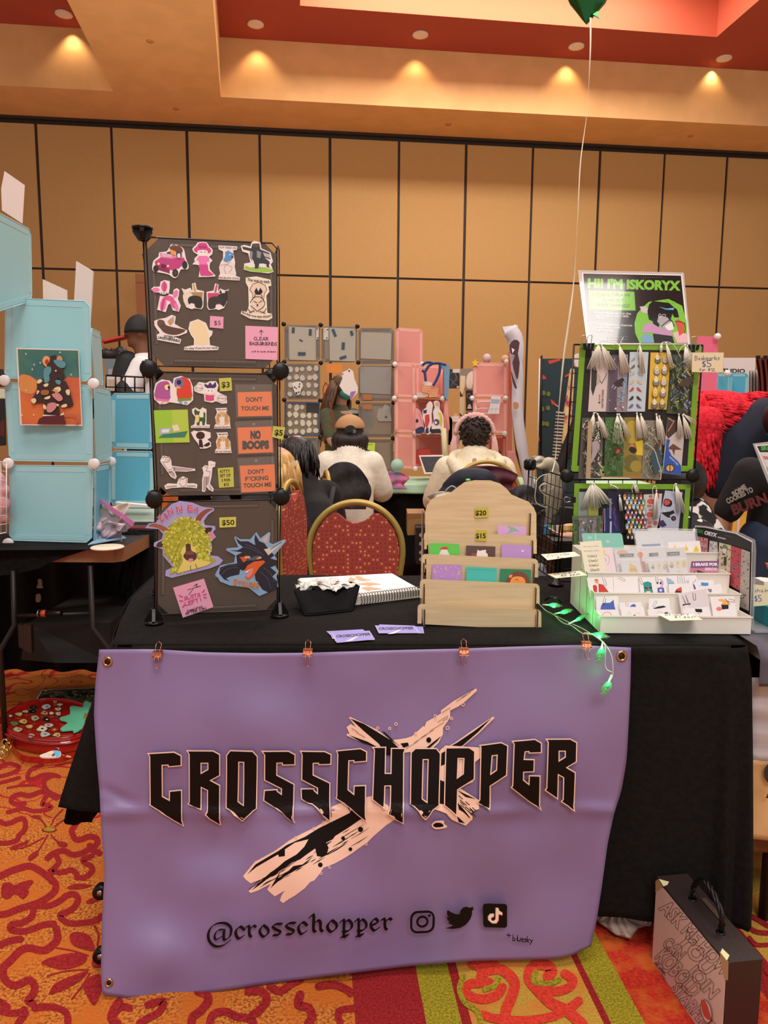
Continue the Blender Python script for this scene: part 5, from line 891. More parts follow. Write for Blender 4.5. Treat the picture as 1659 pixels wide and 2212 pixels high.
sc('low white sticker card with pale orange scribbles',0,ZA,[(840,1440),(900,1420),(1240,1415),(1290,1650),(860,1655)],[('l','#e8c8a8',10,[(960,1560),(990,1500),(1020,1560)],2),('e',BK,(1080,1568,20,10)),('l','#e8c8a8',8,[(1110,1530),(1180,1530)])],dy=.024,grp='stickers in the front step')
sc('low white sticker card with a pink sprig by the paper price note',0,ZA,[(1310,1470),(1720,1440),(1800,1650),(1350,1655)],[('l','#e0a8a8',8,[(1490,1520),(1540,1500),(1580,1530)],2),('e','#485070',(1650,1528,34,18))],dy=.022,grp='stickers in the front step')
sc('low white sticker card of a black square face',0,ZB,[(390,1340),(800,1300),(850,1490),(410,1490)],[('p',BK,[(580,1335),(690,1338),(698,1390),(595,1385)]),('l',BK,6,[(630,1390),(640,1410)]),('l',BK,6,[(665,1390),(658,1410)])],dy=.018,grp='stickers in the front step')
def hnote(label,z,q,Zh,T):
 a=Art(Pl((0,0,Zh),(0,0,1)),*z,dz=.0002);a.base(q,'#efe8c8',th=.0004);
 for t in T:hw(a,*t)
 a.build('paper_price_note',label=label,cat='price tag',group='cream paper price notes')
Z9=(1160,1120,3.3246)
hnote('cream paper note reading Stickers $1 each on the front rim',Z9,[(865,688),(1115,686),(1192,728),(955,735)],.800,(('Stickers',(915,700),(1090,696),16,'#4a5a94',2.6),('$1 each',(985,718),(1145,714),16,'#4a5a94',2.6)))
hnote('cream paper note sticking out left of the second step',Z9,[(75,400),(310,376),(362,408),(135,430)],.879,(('Stickers',(120,405),(280,392),12,'#4a5a94',2.4),('$2 each',(170,418),(310,406),12,'#4a5a94',2.4)))
hnote('cream paper note sticking out left of the top step',Z9,[(28,258),(268,240),(312,268),(75,300)],.921,(('Earrings',(75,275),(230,262),14,'#4a5a94',2.4),('$9',(140,288),(190,284),12,'#4a5a94',2.4)))
# ---------------- bookmark rack ----------------
Z6=(1190,560,4.74);Z7=(1190,870,4.74);Z8=(1230,1030,6.144)
RY=2.25;RP=PY(RY);M_wire=mat('#141212',.35,.3);M_gt=mat('#78a820',.35,spec=.5)
rk=thing('wire_grid_rack','black wire grid rack with green-taped boards holding bookmarks','display rack',(.75,2.3,TZ))
def rp(x,y,Y=RY):return at(x,y,Y=Y)
def gridp(tl,tr,br,bl,nx,ny,name,par,r=.0014,rf=.0028,m=M_wire):
 mb=MB();q=[tl,tr,br,bl]
 for i in range(4):mb.rod(q[i],q[(i+1)%4],rf,m,8)
 for i in range(1,nx):mb.rod(tl.lerp(tr,i/nx),bl.lerp(br,i/nx),r,m,5)
 for i in range(1,ny):mb.rod(tl.lerp(bl,i/ny),tr.lerp(br,i/ny),r,m,5)
 return mb.build(name,par)
gridp(rp(1240,744,RY+.02),rp(1518,746,RY+.02),rp(1500,1020,RY+.02),rp(1222,1020,RY+.02),9,9,'grid_panel',rk)
gridp(rp(1222,1036,RY+.02),rp(1500,1036,RY+.02),V((.945,RY+.02,.76)),V((.548,RY+.02,.76)),9,8,'grid_panel',rk)
wl=[V((.512,2.6,1.088)),V((.548,2.27,1.09)),V((.53,2.27,.765)),V((.50,2.6,.765))]
wl=[at(1143,1006,Y=2.6),at(1220,1030,Y=2.27),V((.535,2.27,.765)),V((.50,2.6,.765))]
gridp(*wl,9,9,'grid_panel',rk)
for x,y in((1225,1028),(1497,1028)):disc(rp(x,y,RY-.02),(0,-1,0),.0205,.014,M_blk).build('connector',rk)
c=at(1145,1003,Y=2.6);mb=MB();mb.lathe([(.016,-.02),(.022,-.012),(.022,.012),(.012,.02)],c,M_blk,14);mb.build('connector',rk)
mb=MB();c=V((.535,2.25,.757));mb.lathe([(.024,-.003),(.024,.002),(.012,.006),(.008,.02)],c,M_blk,14);mb.tube([at(1178,1296,Z=.77),at(1188,1290,Z=.785),at(1205,1292,Z=.785),at(1212,1300,Z=.77)],.003,M_blk);mb.build('connector',rk)
def gboard(TL,TR,BR,BL,w,lb):
 Q=[TL,TR,BR,BL];a=Art(PY(RY),dz=.0004);a.base(Q,mat('#1a1616',.6),th=.004)
 c=sum((V(p)for p in Q),V((0,0)))/4
 for i in range(4):
  p,q=V(Q[i]),V(Q[(i+1)%4]);n=(c-(p+q)/2).normalized();d=(q-p).normalized();nn=V((-d.y,d.x));nn=nn if nn.dot(n)>0 else-nn
  a.l+=1e-5;a.poly([p,q,q+nn*w,p+nn*w],M_gt,bump=False)
 a.build(lb,rk)
gboard((1253,743),(1513,745),(1495,1018),(1233,1018),12,'taped_board');gboard((1240,1044),(1491,1046),(1474,1290),(1232,1290),11,'taped_board')
M_yarn=mat('#e8e2d6',.7)
def tassel(par,kx,ky,ex,ey,w,n=13,Y=RY-.014,loop=None,c=M_yarn):
 mb=MB();r=random.Random(int(kx*7+ky));k=at(kx,ky,Y=Y);mb.ball(k,(.003,.0025,.0035),c,n=8,k=6)
 for i in range(n):
  t=(i/(n-1)-.5);e=at(ex+t*w+r.uniform(-1,1),ey+r.uniform(-2,2)-abs(t)*3,Y=Y-r.uniform(-.004,.004));m=k.lerp(e,.35)+V(((k.lerp(e,.35)-k).x*.1+t*.004,0,.001))
  mb.tube([k,m,e],[.0011,.0012,.0009],c,4)
 if loop:mb.tube(sm2([at(x,y,Y=Y)for x,y in loop],4,False),.0011,c,5)
 mb.build('tassel',par)
def z2(z,x,y):return(z[0]+x/z[2],z[1]+y/z[2])
def bmark(label,z,q,c,L,tas,dy,grp,stack=0,extra=None):
 a=Art(PY(RY-.006-dy),*z,dz=.00015)
 o=None
 for s in range(stack,0,-1):
  b=Art(PY(RY-.0045-dy+s*.0016),*z,dz=.0001);b.base([(x-s*11,y-4+s)for x,y in q],'#d8ccc8' if isinstance(c,str)and c=='#d4c4c0' else c,th=.0004);o2=b.build('bookmark',label='spare copy fanned out behind the '+' '.join(label.split()[:9]).rstrip(','),cat='bookmark',group='spares behind the '+label[:40])
 a.base(q,c,th=.0005)
 for l in L:run(a,l)
 if extra:extra(a)
 o=a.build('bookmark',label=label,cat='bookmark',group=grp)
 for t in tas:
  kx,ky=z2(z,t[0],t[1]);ex,ey=z2(z,t[2],t[3]);lp=[(z2(z,*p))for p in t[5]]if len(t)>5 else None
  tassel(o,kx,ky,ex,ey,t[4]/z[2],Y=RY-.016-dy,loop=lp)
 return o
def foliage(cs,n,x0,x1,y0,y1,sz,seed=1,form=0):
 r=random.Random(seed)
 return[('l',cs[i%len(cs)],sz*r.uniform(.3,.8),[(x,y),(min(x1,max(x0,x+r.uniform(-1,1)*sz*2.2)),min(y1,y+sz*r.uniform(.5,2.5)))])for i,(x,y)in enumerate([(r.uniform(x0,x1),r.uniform(y0,y1-sz))for _ in range(n)])]
G='bookmarks in the top row of the rack';BKK='#34302e'
bird=lambda x,y,s,c,m=1:[('p',c,[(x-22*s*m,y-8*s),(x-8*s*m,y-20*s),(x+4*s*m,y-8*s),(x+26*s*m,y+18*s),(x+30*s*m,y+26*s),(x+2*s*m,y+18*s),(x-14*s*m,y+8*s),(x-16*s*m,y-4*s)],1)]
bmark('bookmark of a grey phoebe reading I LOVE CHESTER PURRS, left end of the top row',Z6,[(420,940),(600,940),(560,1560),(380,1560)],'#d4c4c0',[('p',BKK,[(415,1130),(450,1080),(470,1140),(490,1220),(460,1300),(430,1400),(410,1330)],1),('p','#b8a898',[(470,1160),(505,1200),(500,1260),(465,1290),(470,1210)],2),('l',BKK,6,[(500,1240),(520,1270),(560,1200),(568,1170)])]+[('p','#4c3830',[(485,1475),(485,1462),(505,1462),(505,1475)])],[(490,870,450,1130,170,[(490,870),(520,840),(600,850),(700,880)])],.0,G,4,lambda a:(a.text('I LOVE',(502,1475),(505,1385),13,'#6c5040',.02),a.text('CRITTER PURRS',(535,1525),(540,1335),18,'#8c6c50',.04)))
bmark('bookmark of a dark bird on grey bark with blue lettering',Z6,[(600,990),(790,975),(775,1565),(585,1565)],'#94848c',[('p','#5c5060',[(600,990),(690,980),(670,1565),(590,1565)]),('p',BKK,[(640,1270),(680,1240),(740,1210),(765,1230),(730,1300),(680,1310)],1)]+foliage(['#a89ca4','#74687c','#b4a4a4'],30,600,770,1000,1540,14,3)+[('e','#e4dcdc',(657,1530,10,10)),('e','#e4dcdc',(733,1515,10,10)),('e','#90b0d0',(690,1405,9,9))],[(700,880,770,1170,110,[(700,880),(740,800)]),(520,880,630,1130,110)],.004,G,3,lambda a:a.text('birdnerd',(735,1465),(765,1215),30,'#80b0d0',.04))
bmark('pale blue bookmark of paired small birds down its length',Z6,[(808,950),(1000,950),(962,1560),(778,1560)],'#c0ccd4',[x for i,(y,c)in enumerate(((1025,'#9c9ca0'),(1100,'#7c6454'),(1170,'#b0b4b8'),(1255,'#d8b488'),(1330,'#c04840'),(1420,'#2c2a30'),(1500,'#5c6c94')))for x in bird(845-i*4,y,1.1,c,-1)+bird(910-i*3,y,1.1,c,1)],[(910,870,940,1170,60,[(890,980),(885,950),(900,900),(915,870)])],.0,G,1)
bmark('yellow bookmark covered in round cockatiels',Z6,[(1020,955),(1230,955),(1185,1540),(995,1535)],'#dcb440',[x for i in range(5)for k,b in((0,('#74706c','#b8b4b4','#84807c','#dcb440','#74706c')[i]),(1,('#c8bcb0','#a89890','#c8bcb4','#988c90','#7c7470')[i]))for x in(('e','#40362c',(1092+k*78-i*10,1035+i*115,33,40)),)+tuple(ck(1092+k*78-i*10,1018+i*115,.86,b,('#e8d890' if(i+k)%2 else'#f0e8c0')))],[(1135,870,1125,960,10,[(1135,955),(1120,900),(1150,850),(1250,870),(1330,1010)])],.0,G,1)
bmark('leafy bookmark of a brown bird among blue flowers',Z6,[(1250,980),(1440,970),(1400,1590),(1190,1580)],'#4c5438',foliage(['#7c8c3c','#3c4830','#a8b060','#5c68a4','#30382c','#8c94b8'],150,1225,1410,990,1560,20,5)+[('p','#4c3830',[(1270,1290),(1330,1240),(1400,1200),(1440,1220),(1400,1280),(1330,1310)],1)],[(1375,880,1405,1190,90,[(1375,880),(1340,900),(1310,950)]),(1400,890,1460,1150,90),(1180,860,1240,1120,40)],.004,G,1)
G='bookmarks in the second row of the rack'
bmark('bookmark of a pale squirrel-like bird beside a birch trunk',Z7,[(320,155),(545,150),(515,775),(280,775)],'#5c5450',foliage(['#d8ccc0','#3c3434','#9c8c7c','#5c7850','#a0b898'],150,320,505,170,740,18,8)+[('p','#b09878',[(360,190),(400,190),(385,770),(335,770)]),('p','#a89ca0',[(400,400),(450,380),(480,430),(440,540),(385,620),(400,500)],1)],[(440,110,400,360,80),(480,120,565,360,90,[(440,110),(460,100),(480,120)])],.0,G)
bmark('green grass bookmark with a small robin',Z7,[(555,150),(740,145),(735,755),(545,755)],'#4c6c3c',foliage(['#5c8448','#34502c','#6c945c'],170,560,730,160,740,14,9)+[('p','#503024',[(610,470),(650,440),(715,480),(690,510),(640,520),(615,505)],1),('p','#b06040',[(650,470),(680,480),(670,510),(640,515)],1)],[(680,120,690,420,120),(700,120,800,360,60)],.0,G)
bmark('mustard bookmark of a black and yellow bird',Z7,[(748,150),(948,145),(925,750),(735,750)],'#8c7c34',[('e','#b8a040',(830,300,70,120)),('e','#6c6430',(820,620,80,90)),('e','#a08c38',(870,650,60,60)),('p','#241c1c',[(795,475),(820,450),(860,460),(880,490),(850,520),(815,505)],1),('p','#e0c030',[(860,400),(940,380),(940,540),(870,535),(880,480)],0),('e','#e08070',(828,440,22,10))],[(880,110,905,365,60),(920,120,975,360,70)],.0,G)
bmark('bookmark of a blue-backed bird on curling stems',Z7,[(950,180),(1145,180),(1120,790),(930,780)],'#8c8474',foliage(['#a89c84','#70806c','#5c7c4c','#b4a894'],90,955,1120,200,760,18,11)+[('p','#34505c',[(1010,520),(1050,460),(1100,480),(1130,600),(1080,700),(1050,740),(1020,640)],1),('p','#4c3430',[(1035,450),(1070,400),(1090,440),(1070,500)],1),('l','#c8bca8',9,[(950,410),(1040,480),(1080,600),(1110,700),(1105,780)],3)],[(1080,120,1120,380,50),(1110,140,1155,430,50)],.0,G)
bmark('blue bookmark of a bird in flight with a coin emblem',Z7,[(1195,150),(1375,215),(1330,740),(1140,720)],'#c8bcb8',[('p','#4c3430',[(1195,155),(1370,200),(1300,280),(1200,370),(1180,330)]),('l','#d8a878',7,[(1200,290),(1260,190),(1205,165)]),('p','#2c58b0',[(1185,370),(1220,380),(1200,470),(1235,540),(1300,600),(1335,650),(1330,738),(1145,718)],0),('p','#6c4434',[(1190,470),(1250,420),(1280,440),(1340,480),(1270,480),(1260,540),(1240,480)],0),('e','#2c2420',(1217,670,48,42)),('e','#d8a868',(1217,670,38,33)),('l','#2c2420',8,[(1217,636),(1217,706)])],[(1310,120,1320,360,50),(1350,130,1420,370,80),(1360,120,1460,210,60)],.0,G,0,lambda a:a.text('Oh Lookout',(1305,630),(1215,548),18,'#d8e0f0',.02))
G='bookmarks in the lower rack board'
bmark('plain grey-green bookmark behind the fanned tassels',Z8,[(120,200),(250,200),(240,760),(110,760)],'#98a4a4',[],[(290,90,190,420,90)],.0,G)
bmark('olive green bookmark with a thin line drawing',Z8,[(250,205),(385,205),(380,760),(245,760)],'#a8a450',[('l','#7c7c38',4,[(260,300),(320,260),(350,270)],2)],[(300,90,350,420,150),(320,90,500,370,140)],.004,G)
bmark('navy bookmark with pink neon script and white stamps',Z8,[(510,190),(665,180),(690,745),(450,745)],'#201c3c',[('p','#28346c',[(500,400),(600,420),(690,745),(450,745)]),('p','#c0609c',[(445,420),(455,420),(440,745),(430,745)]),('l','#d8d4e0',22,[(545,300),(543,540)]),('l','#d8d4e0',22,[(548,600),(546,740)]),('l','#c0508c',5,[(590,400),(605,440),(585,480),(612,540),(600,600),(630,690)],2),('l','#c0508c',3,[(560,580),(650,710)]),('l','#e0e0e8',7,[(468,420),(466,720)])]+[('e','#34304c',(545,y,7,9))for y in range(310,540,26)],[(550,110,640,160,30),(665,250,690,450,40)],.0,G)
r_=random.Random(4);pc=['#e08c34','#d8503c','#e8b440','#4878b0','#7c64a4','#c8ccd4','#88b040','#30282c','#90bcd8','#b05040','#5c5054']
pen=[]
for j in range(9):
 for i in range(5):
  x=735+i*52+(26 if j%2 else 0);y=255+j*62
  if x>980:continue
  c=pc[(i*3+j*5)%11];pen+=[('p','#2c2428',[(x-26,y+10),(x-20,y-22),(x,y-32),(x+20,y-22),(x+26,y+10),(x+20,y+62),(x-20,y+62)]),('p',c,[(x-21,y+10),(x-16,y-18),(x,y-26),(x+16,y-18),(x+21,y+10),(x+15,y+56),(x-15,y+56)]),('e','#f0e8e0',(x,y+30,11,20)),('e','#1c1818',(x-6,y-6,3,4)),('e','#1c1818',(x+6,y-6,3,4))]
bmark('bookmark packed with rows of small coloured penguins',Z8,[(725,200),(965,200),(990,740),(690,745)],'#3c2c28',pen,[(860,100,900,210,50,[(840,210),(830,150),(860,90),(890,110),(900,200)])],.0,G)
bmark('pale bookmark of coral spots and small creatures',Z8,[(985,235),(1230,222),(1190,745),(970,745)],'#c8ccd4',[('e','#d06c54',(1075,260,24,20)),('e','#cc5c50',(1160,255,34,45)),('e','#cc5c50',(1080,325,50,36)),('e','#d07050',(1060,385,32,18)),('e','#d07050',(1075,438,26,18)),('e','#cc5c48',(1065,500,42,36)),('e','#d07c54',(1050,562,30,20)),('e','#d06c54',(1065,605,30,20)),('e','#cc5c50',(1140,612,28,28)),('e','#cc5c50',(1060,660,30,22))],[(1155,190,1140,560,80,[(1110,230),(1105,160),(1130,120),(1155,150),(1158,190)])],.0,G)
bmark('pale bookmark of dark cartoon creatures tilted right',Z8,[(1270,180),(1500,205),(1440,760),(1150,750)],'#bcc0d4',[('l','#d8dce4',16,[(1330,300),(1440,440)]),('l','#d8dce4',16,[(1250,440),(1360,580)]),('p','#1c1818',[(1245,340),(1270,290),(1330,300),(1365,340),(1340,395),(1260,385)],2),('p','#d05048',[(1252,340),(1275,302),(1320,310),(1335,350),(1280,380)],2),('p','#1c1418',[(1215,475),(1330,460),(1380,440),(1395,480),(1330,510),(1340,545),(1290,530)],1),('e','#1c1418',(1380,550,34,32)),('e','#a83848',(1382,550,16,14)),('p','#40345c',[(1175,640),(1185,590),(1240,570),(1290,640),(1240,665)],1)],[(1410,100,1490,480,130,[(1385,230),(1380,160),(1400,95),(1430,90)])],.0,G)
bmark('grassy bookmark lying low at the left of the lower board',Z8,[(35,520),(430,515),(420,1000),(70,1010)],'#5c7450',foliage(['#3c5434','#88a078','#6c8c5c'],110,50,420,530,980,18,21),[],.010,G)
bmark('bark-grey bookmark with pale snow dots in front of the grassy one',Z8,[(120,545),(360,540),(360,990),(130,990)],'#94848c',[('p','#7c6c74',[(230,545),(300,545),(290,985),(235,985)]),('e','#c8dce4',(187,608,14,15)),('e','#e8e8e8',(280,588,14,14)),('e','#80b8d8',(248,662,11,11)),('e','#80b8d8',(172,705,26,20))],[],.014,G)
pp=Pl(at(1370,745,Y=RY-.005),(0,-1,.30));M_pg=mat('#242222',.09,spec=.9,coat=.6,bump=.04,bscale=18);
a=Art(pp,*Z6,dz=.00008,rough=.09);a.base([(275,112),(1360,138),(1430,875),(370,875)],mat('#d4d0cc',.06,alpha=.6,spec=.9,coat=1),th=.0012);a.poly([(318,140),(1342,160),(1418,870),(376,868)],mat('#e8e4e2',.1));a.poly([(330,148),(1330,170),(1400,862),(386,860)],mat('#242222',.09,coat=.7));
GRN='#7cc044'
def gl(c):return mat(c,.1,coat=.6)
a.text("HI! I'M ISKORYX",(375,292),(1325,318),92,gl(GRN),.055);a.poly([(382,322),(852,335),(866,528),(396,516)],gl(GRN))
for t,p,q in(('I CAN DRAW',(430,380),(812,388)),('ALMOST',(520,440),(745,442)),('ANYTHING!',(465,485),(802,496))):a.text(t,p,q,36,gl('#303430'),.0)
for t,p,q in(('Extra characters in the',(455,562),(818,570)),('same piece are +50%',(458,590),(795,598)),('each',(460,612),(540,616)),('NSFW/mature themes',(465,682),(830,690)),('will have a 20%',(468,710),(710,714)),('upcharge',(470,742),(625,745))):a.text(t,p,q,22,gl('#dcd8d4'),.01)
a.poly(ell(432,548,6,6),gl('#dcd8d4'));a.poly(ell(441,665,6,6),gl('#dcd8d4'))
a.poly([(905,862),(860,760),(852,660),(880,560),(930,500),(1000,440),(1200,410),(1340,480),(1385,640),(1400,862)],gl(GRN),k=1)
for q,c in(([(905,488),(960,485),(1025,540),(1000,562),(930,545)],'#c8bcc4'),([(1000,470),(1040,430),(1110,440),(1200,450),(1290,520),(1310,600),(1260,600),(1240,560),(1220,640),(1160,620),(1120,640),(1100,700),(1050,720),(1040,640),(1000,620),(985,540)],'#1c1a1c'),([(1100,580),(1190,600),(1250,680),(1250,725),(1190,730),(1130,700),(1085,640)],'#a8a4a8'),([(1160,690),(1240,640),(1255,720),(1200,740)],'#e4e0e0'),([(955,670),(1020,650),(1100,700),(1240,740),(1230,790),(1150,780),(1040,760),(930,750)],'#c090b8'),([(925,790),(980,765),(1040,800),(1050,860),(925,860)],'#78a4c4'),([(1040,765),(1240,790),(1260,860),(1055,860)],'#241f22'),([(1240,760),(1300,740),(1390,770),(1400,862),(1290,862)],'#e0b4b8'),([(1270,640),(1300,615),(1360,660),(1365,750),(1310,790),(1290,700)],'#c85838'),([(1100,490),(1180,510),(1260,500),(1250,525),(1170,520)],'#64b0d0'),([(1170,415),(1270,440),(1220,465)],'#7cc044')):a.poly(q,gl(c),k=1)
a.line([(1130,690),(1190,640),(1230,630),(1260,690)],7,gl('#141214'),k=3);a.line([(1270,640),(1365,660),(1368,760)],6,gl('#141214'),k=2);a.line(rr_(1140,570,1168,595,5),4,gl('#e8e4e4'),closed=True);a.line(ell(1112,585,14,20),4,gl('#e8e4e4'),closed=True)
for x in range(920,1140,22):
 for y in(165,190):a.poly([(x,y),(x+5,y),(x+5,y+5),(x,y+5)],gl('#a8a4a0'))
 for y in(165,):pass
for x in range(580,800,22):a.poly([(x,800),(x+5,800),(x+5,805),(x,805)],gl('#a8a4a0'));a.poly([(x,825),(x+5,825),(x+5,830),(x,830)],gl('#a8a4a0'))
a.build('laminated_poster',label="glossy laminated poster reading HI! I'M ISKORYX on top of the rack",cat='poster')
SV=mat('#b8b4b0',.25,.9)
def bclip(label,q,z,hd):
 t=thing('binder_clip',label,'binder clip',rp(*z2(z,*q[0]),RY-.03));a=Art(PY(RY-.018),*z);a.base(q,M_blk,th=.010);a.build('body',t)
 MB().tube(sm2([at(*z2(z,*p),Y=RY-.032)for p in hd],3,False),.0011,SV,6).build('handle',t)
bclip('black binder clip at the left of the rack top, holding the poster',[(312,865),(440,862),(425,935),(320,930)],Z6,[(330,930),(315,800),(345,780),(360,800),(370,900),(375,800),(410,775),(420,800),(400,920)])
bclip('black binder clip at the right of the rack top',[(1400,880),(1512,880),(1495,935),(1408,920)],Z6,[(1440,930),(1430,820),(1455,795),(1500,800),(1490,850),(1475,930)])
bclip('black binder clip on the left edge of the lower board',[(205,955),(248,965),(245,1022),(205,1015)],Z7,[(205,1005),(160,1020),(135,1000),(140,975),(165,965),(205,985)])
note('cream paper sign reading Bookmarks $5 for $12, right of the rack',Z6,[(1445,955),(1770,955),(1760,1158),(1442,1155)],'#e2d2ac',[('h','#3c3c6c','Bookmarks',(1475,1035),(1725,1032),44,5),('h','#3c3c9c','$5',(1545,1108),(1640,1100),64,7),('h','#3c3c6c','for $12',(1518,1145),(1680,1143),26,4)],'paper_sign','sign',None,0,PY(RY-.045))
# ---------------- curved acrylic sign and its sheet ----------------
S5=(1420,1130,7.213)
sg=thing('acrylic_sign_holder','clear acrylic holder with a dark ISKORYX art sheet beside the organiser','sign',(.95,1.85,TZ))
k0=V((.80,2.06,0));k1=V((.9,1.775,0));sn=(k1-k0).normalized();sN=V((sn.y,-sn.x,0))
SP=Pl(V((.915,1.775,.75)),V((-1.0,-.16,0)))
a=Art(SP,*S5,dz=.0003);a.base([(605,30),(760,40),(1300,150),(1525,262),(1540,420),(1500,1690),(1440,1640),(600,1100)],mat('#c8ccd0',.08,alpha=.28,spec=1),th=.004);a.poly([(608,45),(760,52),(1250,150),(1510,278),(1475,1650),(1440,1600),(600,1090)],'#e8e6e2');a.poly([(615,60),(760,68),(1240,165),(1498,300),(1462,1620),(1440,1580),(610,1080)],'#201f20')
a.text('ISK',(620,135),(748,170),56,'#4c9058',.03);a.text('ORYX',(755,172),(950,218),58,'#e8e6e2',.06);a.line([(1080,190),(1200,215)],8,'#5c5c5c');a.line([(980,220),(1090,245)],22,'#b0aeac')
ar=[([(655,205),(822,240),(815,470),(665,430)],['#c88084','#783c48','#e0b8b4']),([(850,270),(970,295),(990,560),(830,500)],['#c8c4c4','#8c8888','#e8e4e4']),([(1000,300),(1185,345),(1170,900),(985,780)],['#d8ccb0','#5c6c40','#a87848','#2c2428']),([(1190,350),(1350,400),(1330,1060),(1160,960)],['#c04c50','#4c4880','#6c84b0','#3c2c3c']),([(1355,400),(1490,450),(1470,1370),(1320,1300)],['#b8b0ac','#4c4444','#d8c8a8','#7c7478'])]
for n_,(q,cs)in enumerate(ar):
 a.poly(q,cs[0]);r=random.Random(n_+40)
 for i in range(46):
  u,v=r.random()*.86+.07,r.random()*.9+.05;p=(V(q[0])*(1-u)+V(q[1])*u)*(1-v)+(V(q[3])*(1-u)+V(q[2])*u)*v;s=r.uniform(9,24);a.l+=2e-6
  a.poly([p+V((s*cos(t+i)*r.uniform(.5,1)*.7,s*sin(t+i)*r.uniform(.6,1.2)))for t in(0,1.2,2.5,3.7,5)],cs[1+i%(len(cs)-1)],bump=False)
a.poly([(1050,380),(1080,330),(1120,350),(1130,390)],'#5c8c60',k=2);a.poly([(1060,400),(1120,400),(1110,470),(1070,460)],'#e4e0dc',k=2);a.poly([(1085,520),(1120,525),(1115,660),(1080,655)],'#2c2a30')
a.build('art_sheet',sg)
MB().box((.93,1.84,.7545),(.05,.18,.004),mat('#c8ccd0',.08,alpha=.3,spec=1)).build('base',sg)
a=Art(PY(1.84),1480,700,4.608,dz=.0003);a.base([(670,1190),(840,1170),(990,1170),(990,2100),(900,1800),(820,1580)],mat('#d8dce0',.08,alpha=.4,spec=1),th=.003);a.poly([(690,1205),(990,1185),(990,1600),(840,1560)],'#e4e2e0');a.poly([(708,1215),(990,1195),(990,1275),(738,1275)],'#201f20');a.text('SKORYX',(748,1255),(960,1245),40,'#4cb058',.05)
a.poly([(745,1285),(990,1285),(990,1560),(850,1530)],'#c8d8dc');a.poly([(765,1310),(860,1325),(850,1350),(780,1345)],'#d07070',k=1);a.poly([(800,1420),(990,1400),(990,1480),(830,1500)],'#b8a0b0',k=1);a.build('acrylic_sign',label='acrylic sign with green SKORYX heading cut off by the right edge',cat='sign')
# ---------------- teal bin with sign ----------------
t=thing('storage_bin','teal plastic bin of keychains at the right edge of the picture','bin',(1.02,1.80,TZ));M_te=mat('#1a8c98',.4)
bq=[V((.955,1.79,TZ+.002)),V((.985,1.755,TZ+.002)),V((1.12,1.755,TZ+.002)),V((1.12,1.93,TZ+.002)),V((.955,1.93,TZ+.002))]
tq_=[p+(p-V((1.04,1.85,TZ)))*.06+V((0,0,.055))for p in bq]
def rqn(q,r,n=3):
 o=[];N=len(q)
 for i in range(N):
  a_,b,c=V(q[i-1]),V(q[i]),V(q[(i+1)%N]);p0=b+(a_-b)*r;p1=b+(c-b)*r
  for k in range(n+1):u=k/n;o.append(p0*(1-u)**2+b*2*u*(1-u)+p1*u*u)
 return o
cc=V((1.04,1.85,TZ));sh=lambda q,k,z:[V((cc.x+(p.x-cc.x)*k,cc.y+(p.y-cc.y)*k,z))for p in q]
loft([rqn(bq,.25),rqn(tq_,.25),rqn(sh(tq_,.95,TZ+.057),.25),rqn(sh(bq,.93,TZ+.008),.25),rqn(sh(bq,.1,TZ+.007),.25)],M_te).build('body',t)
for i in range(5):MB().box((1.0+.02*i,1.80+.015*(i%3),TZ+.045+.003*i),(.05,.035,.004),mat(('#dcd8c8','#c8c4bc','#e8e4dc','#b8b4a8','#d8ccb8')[i],.4),R=Matrix.Rotation(i*.7,3,'Z')).build('keychain_packet',label='keychain packet, number %s from the left in the teal bin'%('one two three four five'.split()[i])if 0 else['leftmost','second from left','middle','second from right','rightmost'][i]+' of the keychain packets in the teal bin',cat='keychain packet',group='keychain packets in the teal bin')
note('cream paper sign reading chains $5 standing in the teal bin',(1560,1160,8.505),[(575,870),(900,900),(900,1250),(570,1275)],'#e2dcb8',[('h','#3c4c94','chains',(590,1010),(900,1010),60,9),('h','#30409c','$5',(592,1190),(720,1180),110,11)],'paper_sign','sign',None,0,PY(1.80))
stk('white box behind the teal bin',(1560,1160,8.505),[(590,745),(700,735),(900,760),(900,890),(590,890)],[('l','#b0a8a0',6,[(620,830),(780,820)])],1,'#e4e0d8',None,'box','white_box',0,.05,surf=PY(1.87))
# ---------------- neighbour's table ----------------
M_gal=mottled('galaxy_cloth','#3c3a44','#5c5664',5,rough=.6,c3='#4a4456',s3=2)
t=thing('neighbour_table','neighbouring folding table under the grey starry cloth','table',(1.6,2.05,0))
mb=MB();mb.box((1.62,2.02,TZ-.03),(1.46,.7,.03),mat('#c8bca8',.5));mb.build('tabletop',t)
for x in(.98,2.25):
 for y in(1.75,2.3):MB().rod((x,y,0),(x,y,TZ-.04),.014,mat('#3a3838',.4,.8),8).build('leg',t)
mb=MB();E1=1.655
def gal(u,v):
 x=.862+1.5*u
 if v<.5:return(x,2.40-(2.40-E1)*v*2,TZ-.001)
 w=(v-.5)*2;return(x,E1-.018*min(1,w*4)-.006*w+.003*sin(x*30)*w,TZ-.001-.088*w)
mb.grid(gal,40,20,M_gal)
r=random.Random(9)
for i in range(60):
 u=r.random()*.35;v=r.random()*.5+.5 if i%2 else r.uniform(.3,.5);p=V(gal(u,v));s=r.uniform(.0008,.0022);f=v>.5
 mb.box(p+(V((0,-.001,0))if f else V((0,0,.001))),(s,.0004,s)if f else(s,s,.0004),mat('#d8d8e0',.5))
mb.build('tablecloth',label='grey starry tablecloth on the table at the right edge',cat='tablecloth',solid=.001,off=-1)
mb=MB()
mb.grid(lambda u,v:(.862+1.3*u,1.672+.006*sin(u*40+v*3)*v-.004*sin(v*20),.668-.20*v),40,14,mottled('grey_sheet','#b0a8ac','#c4bcc0',7,rough=.5,stretch=(.3,1,4)))
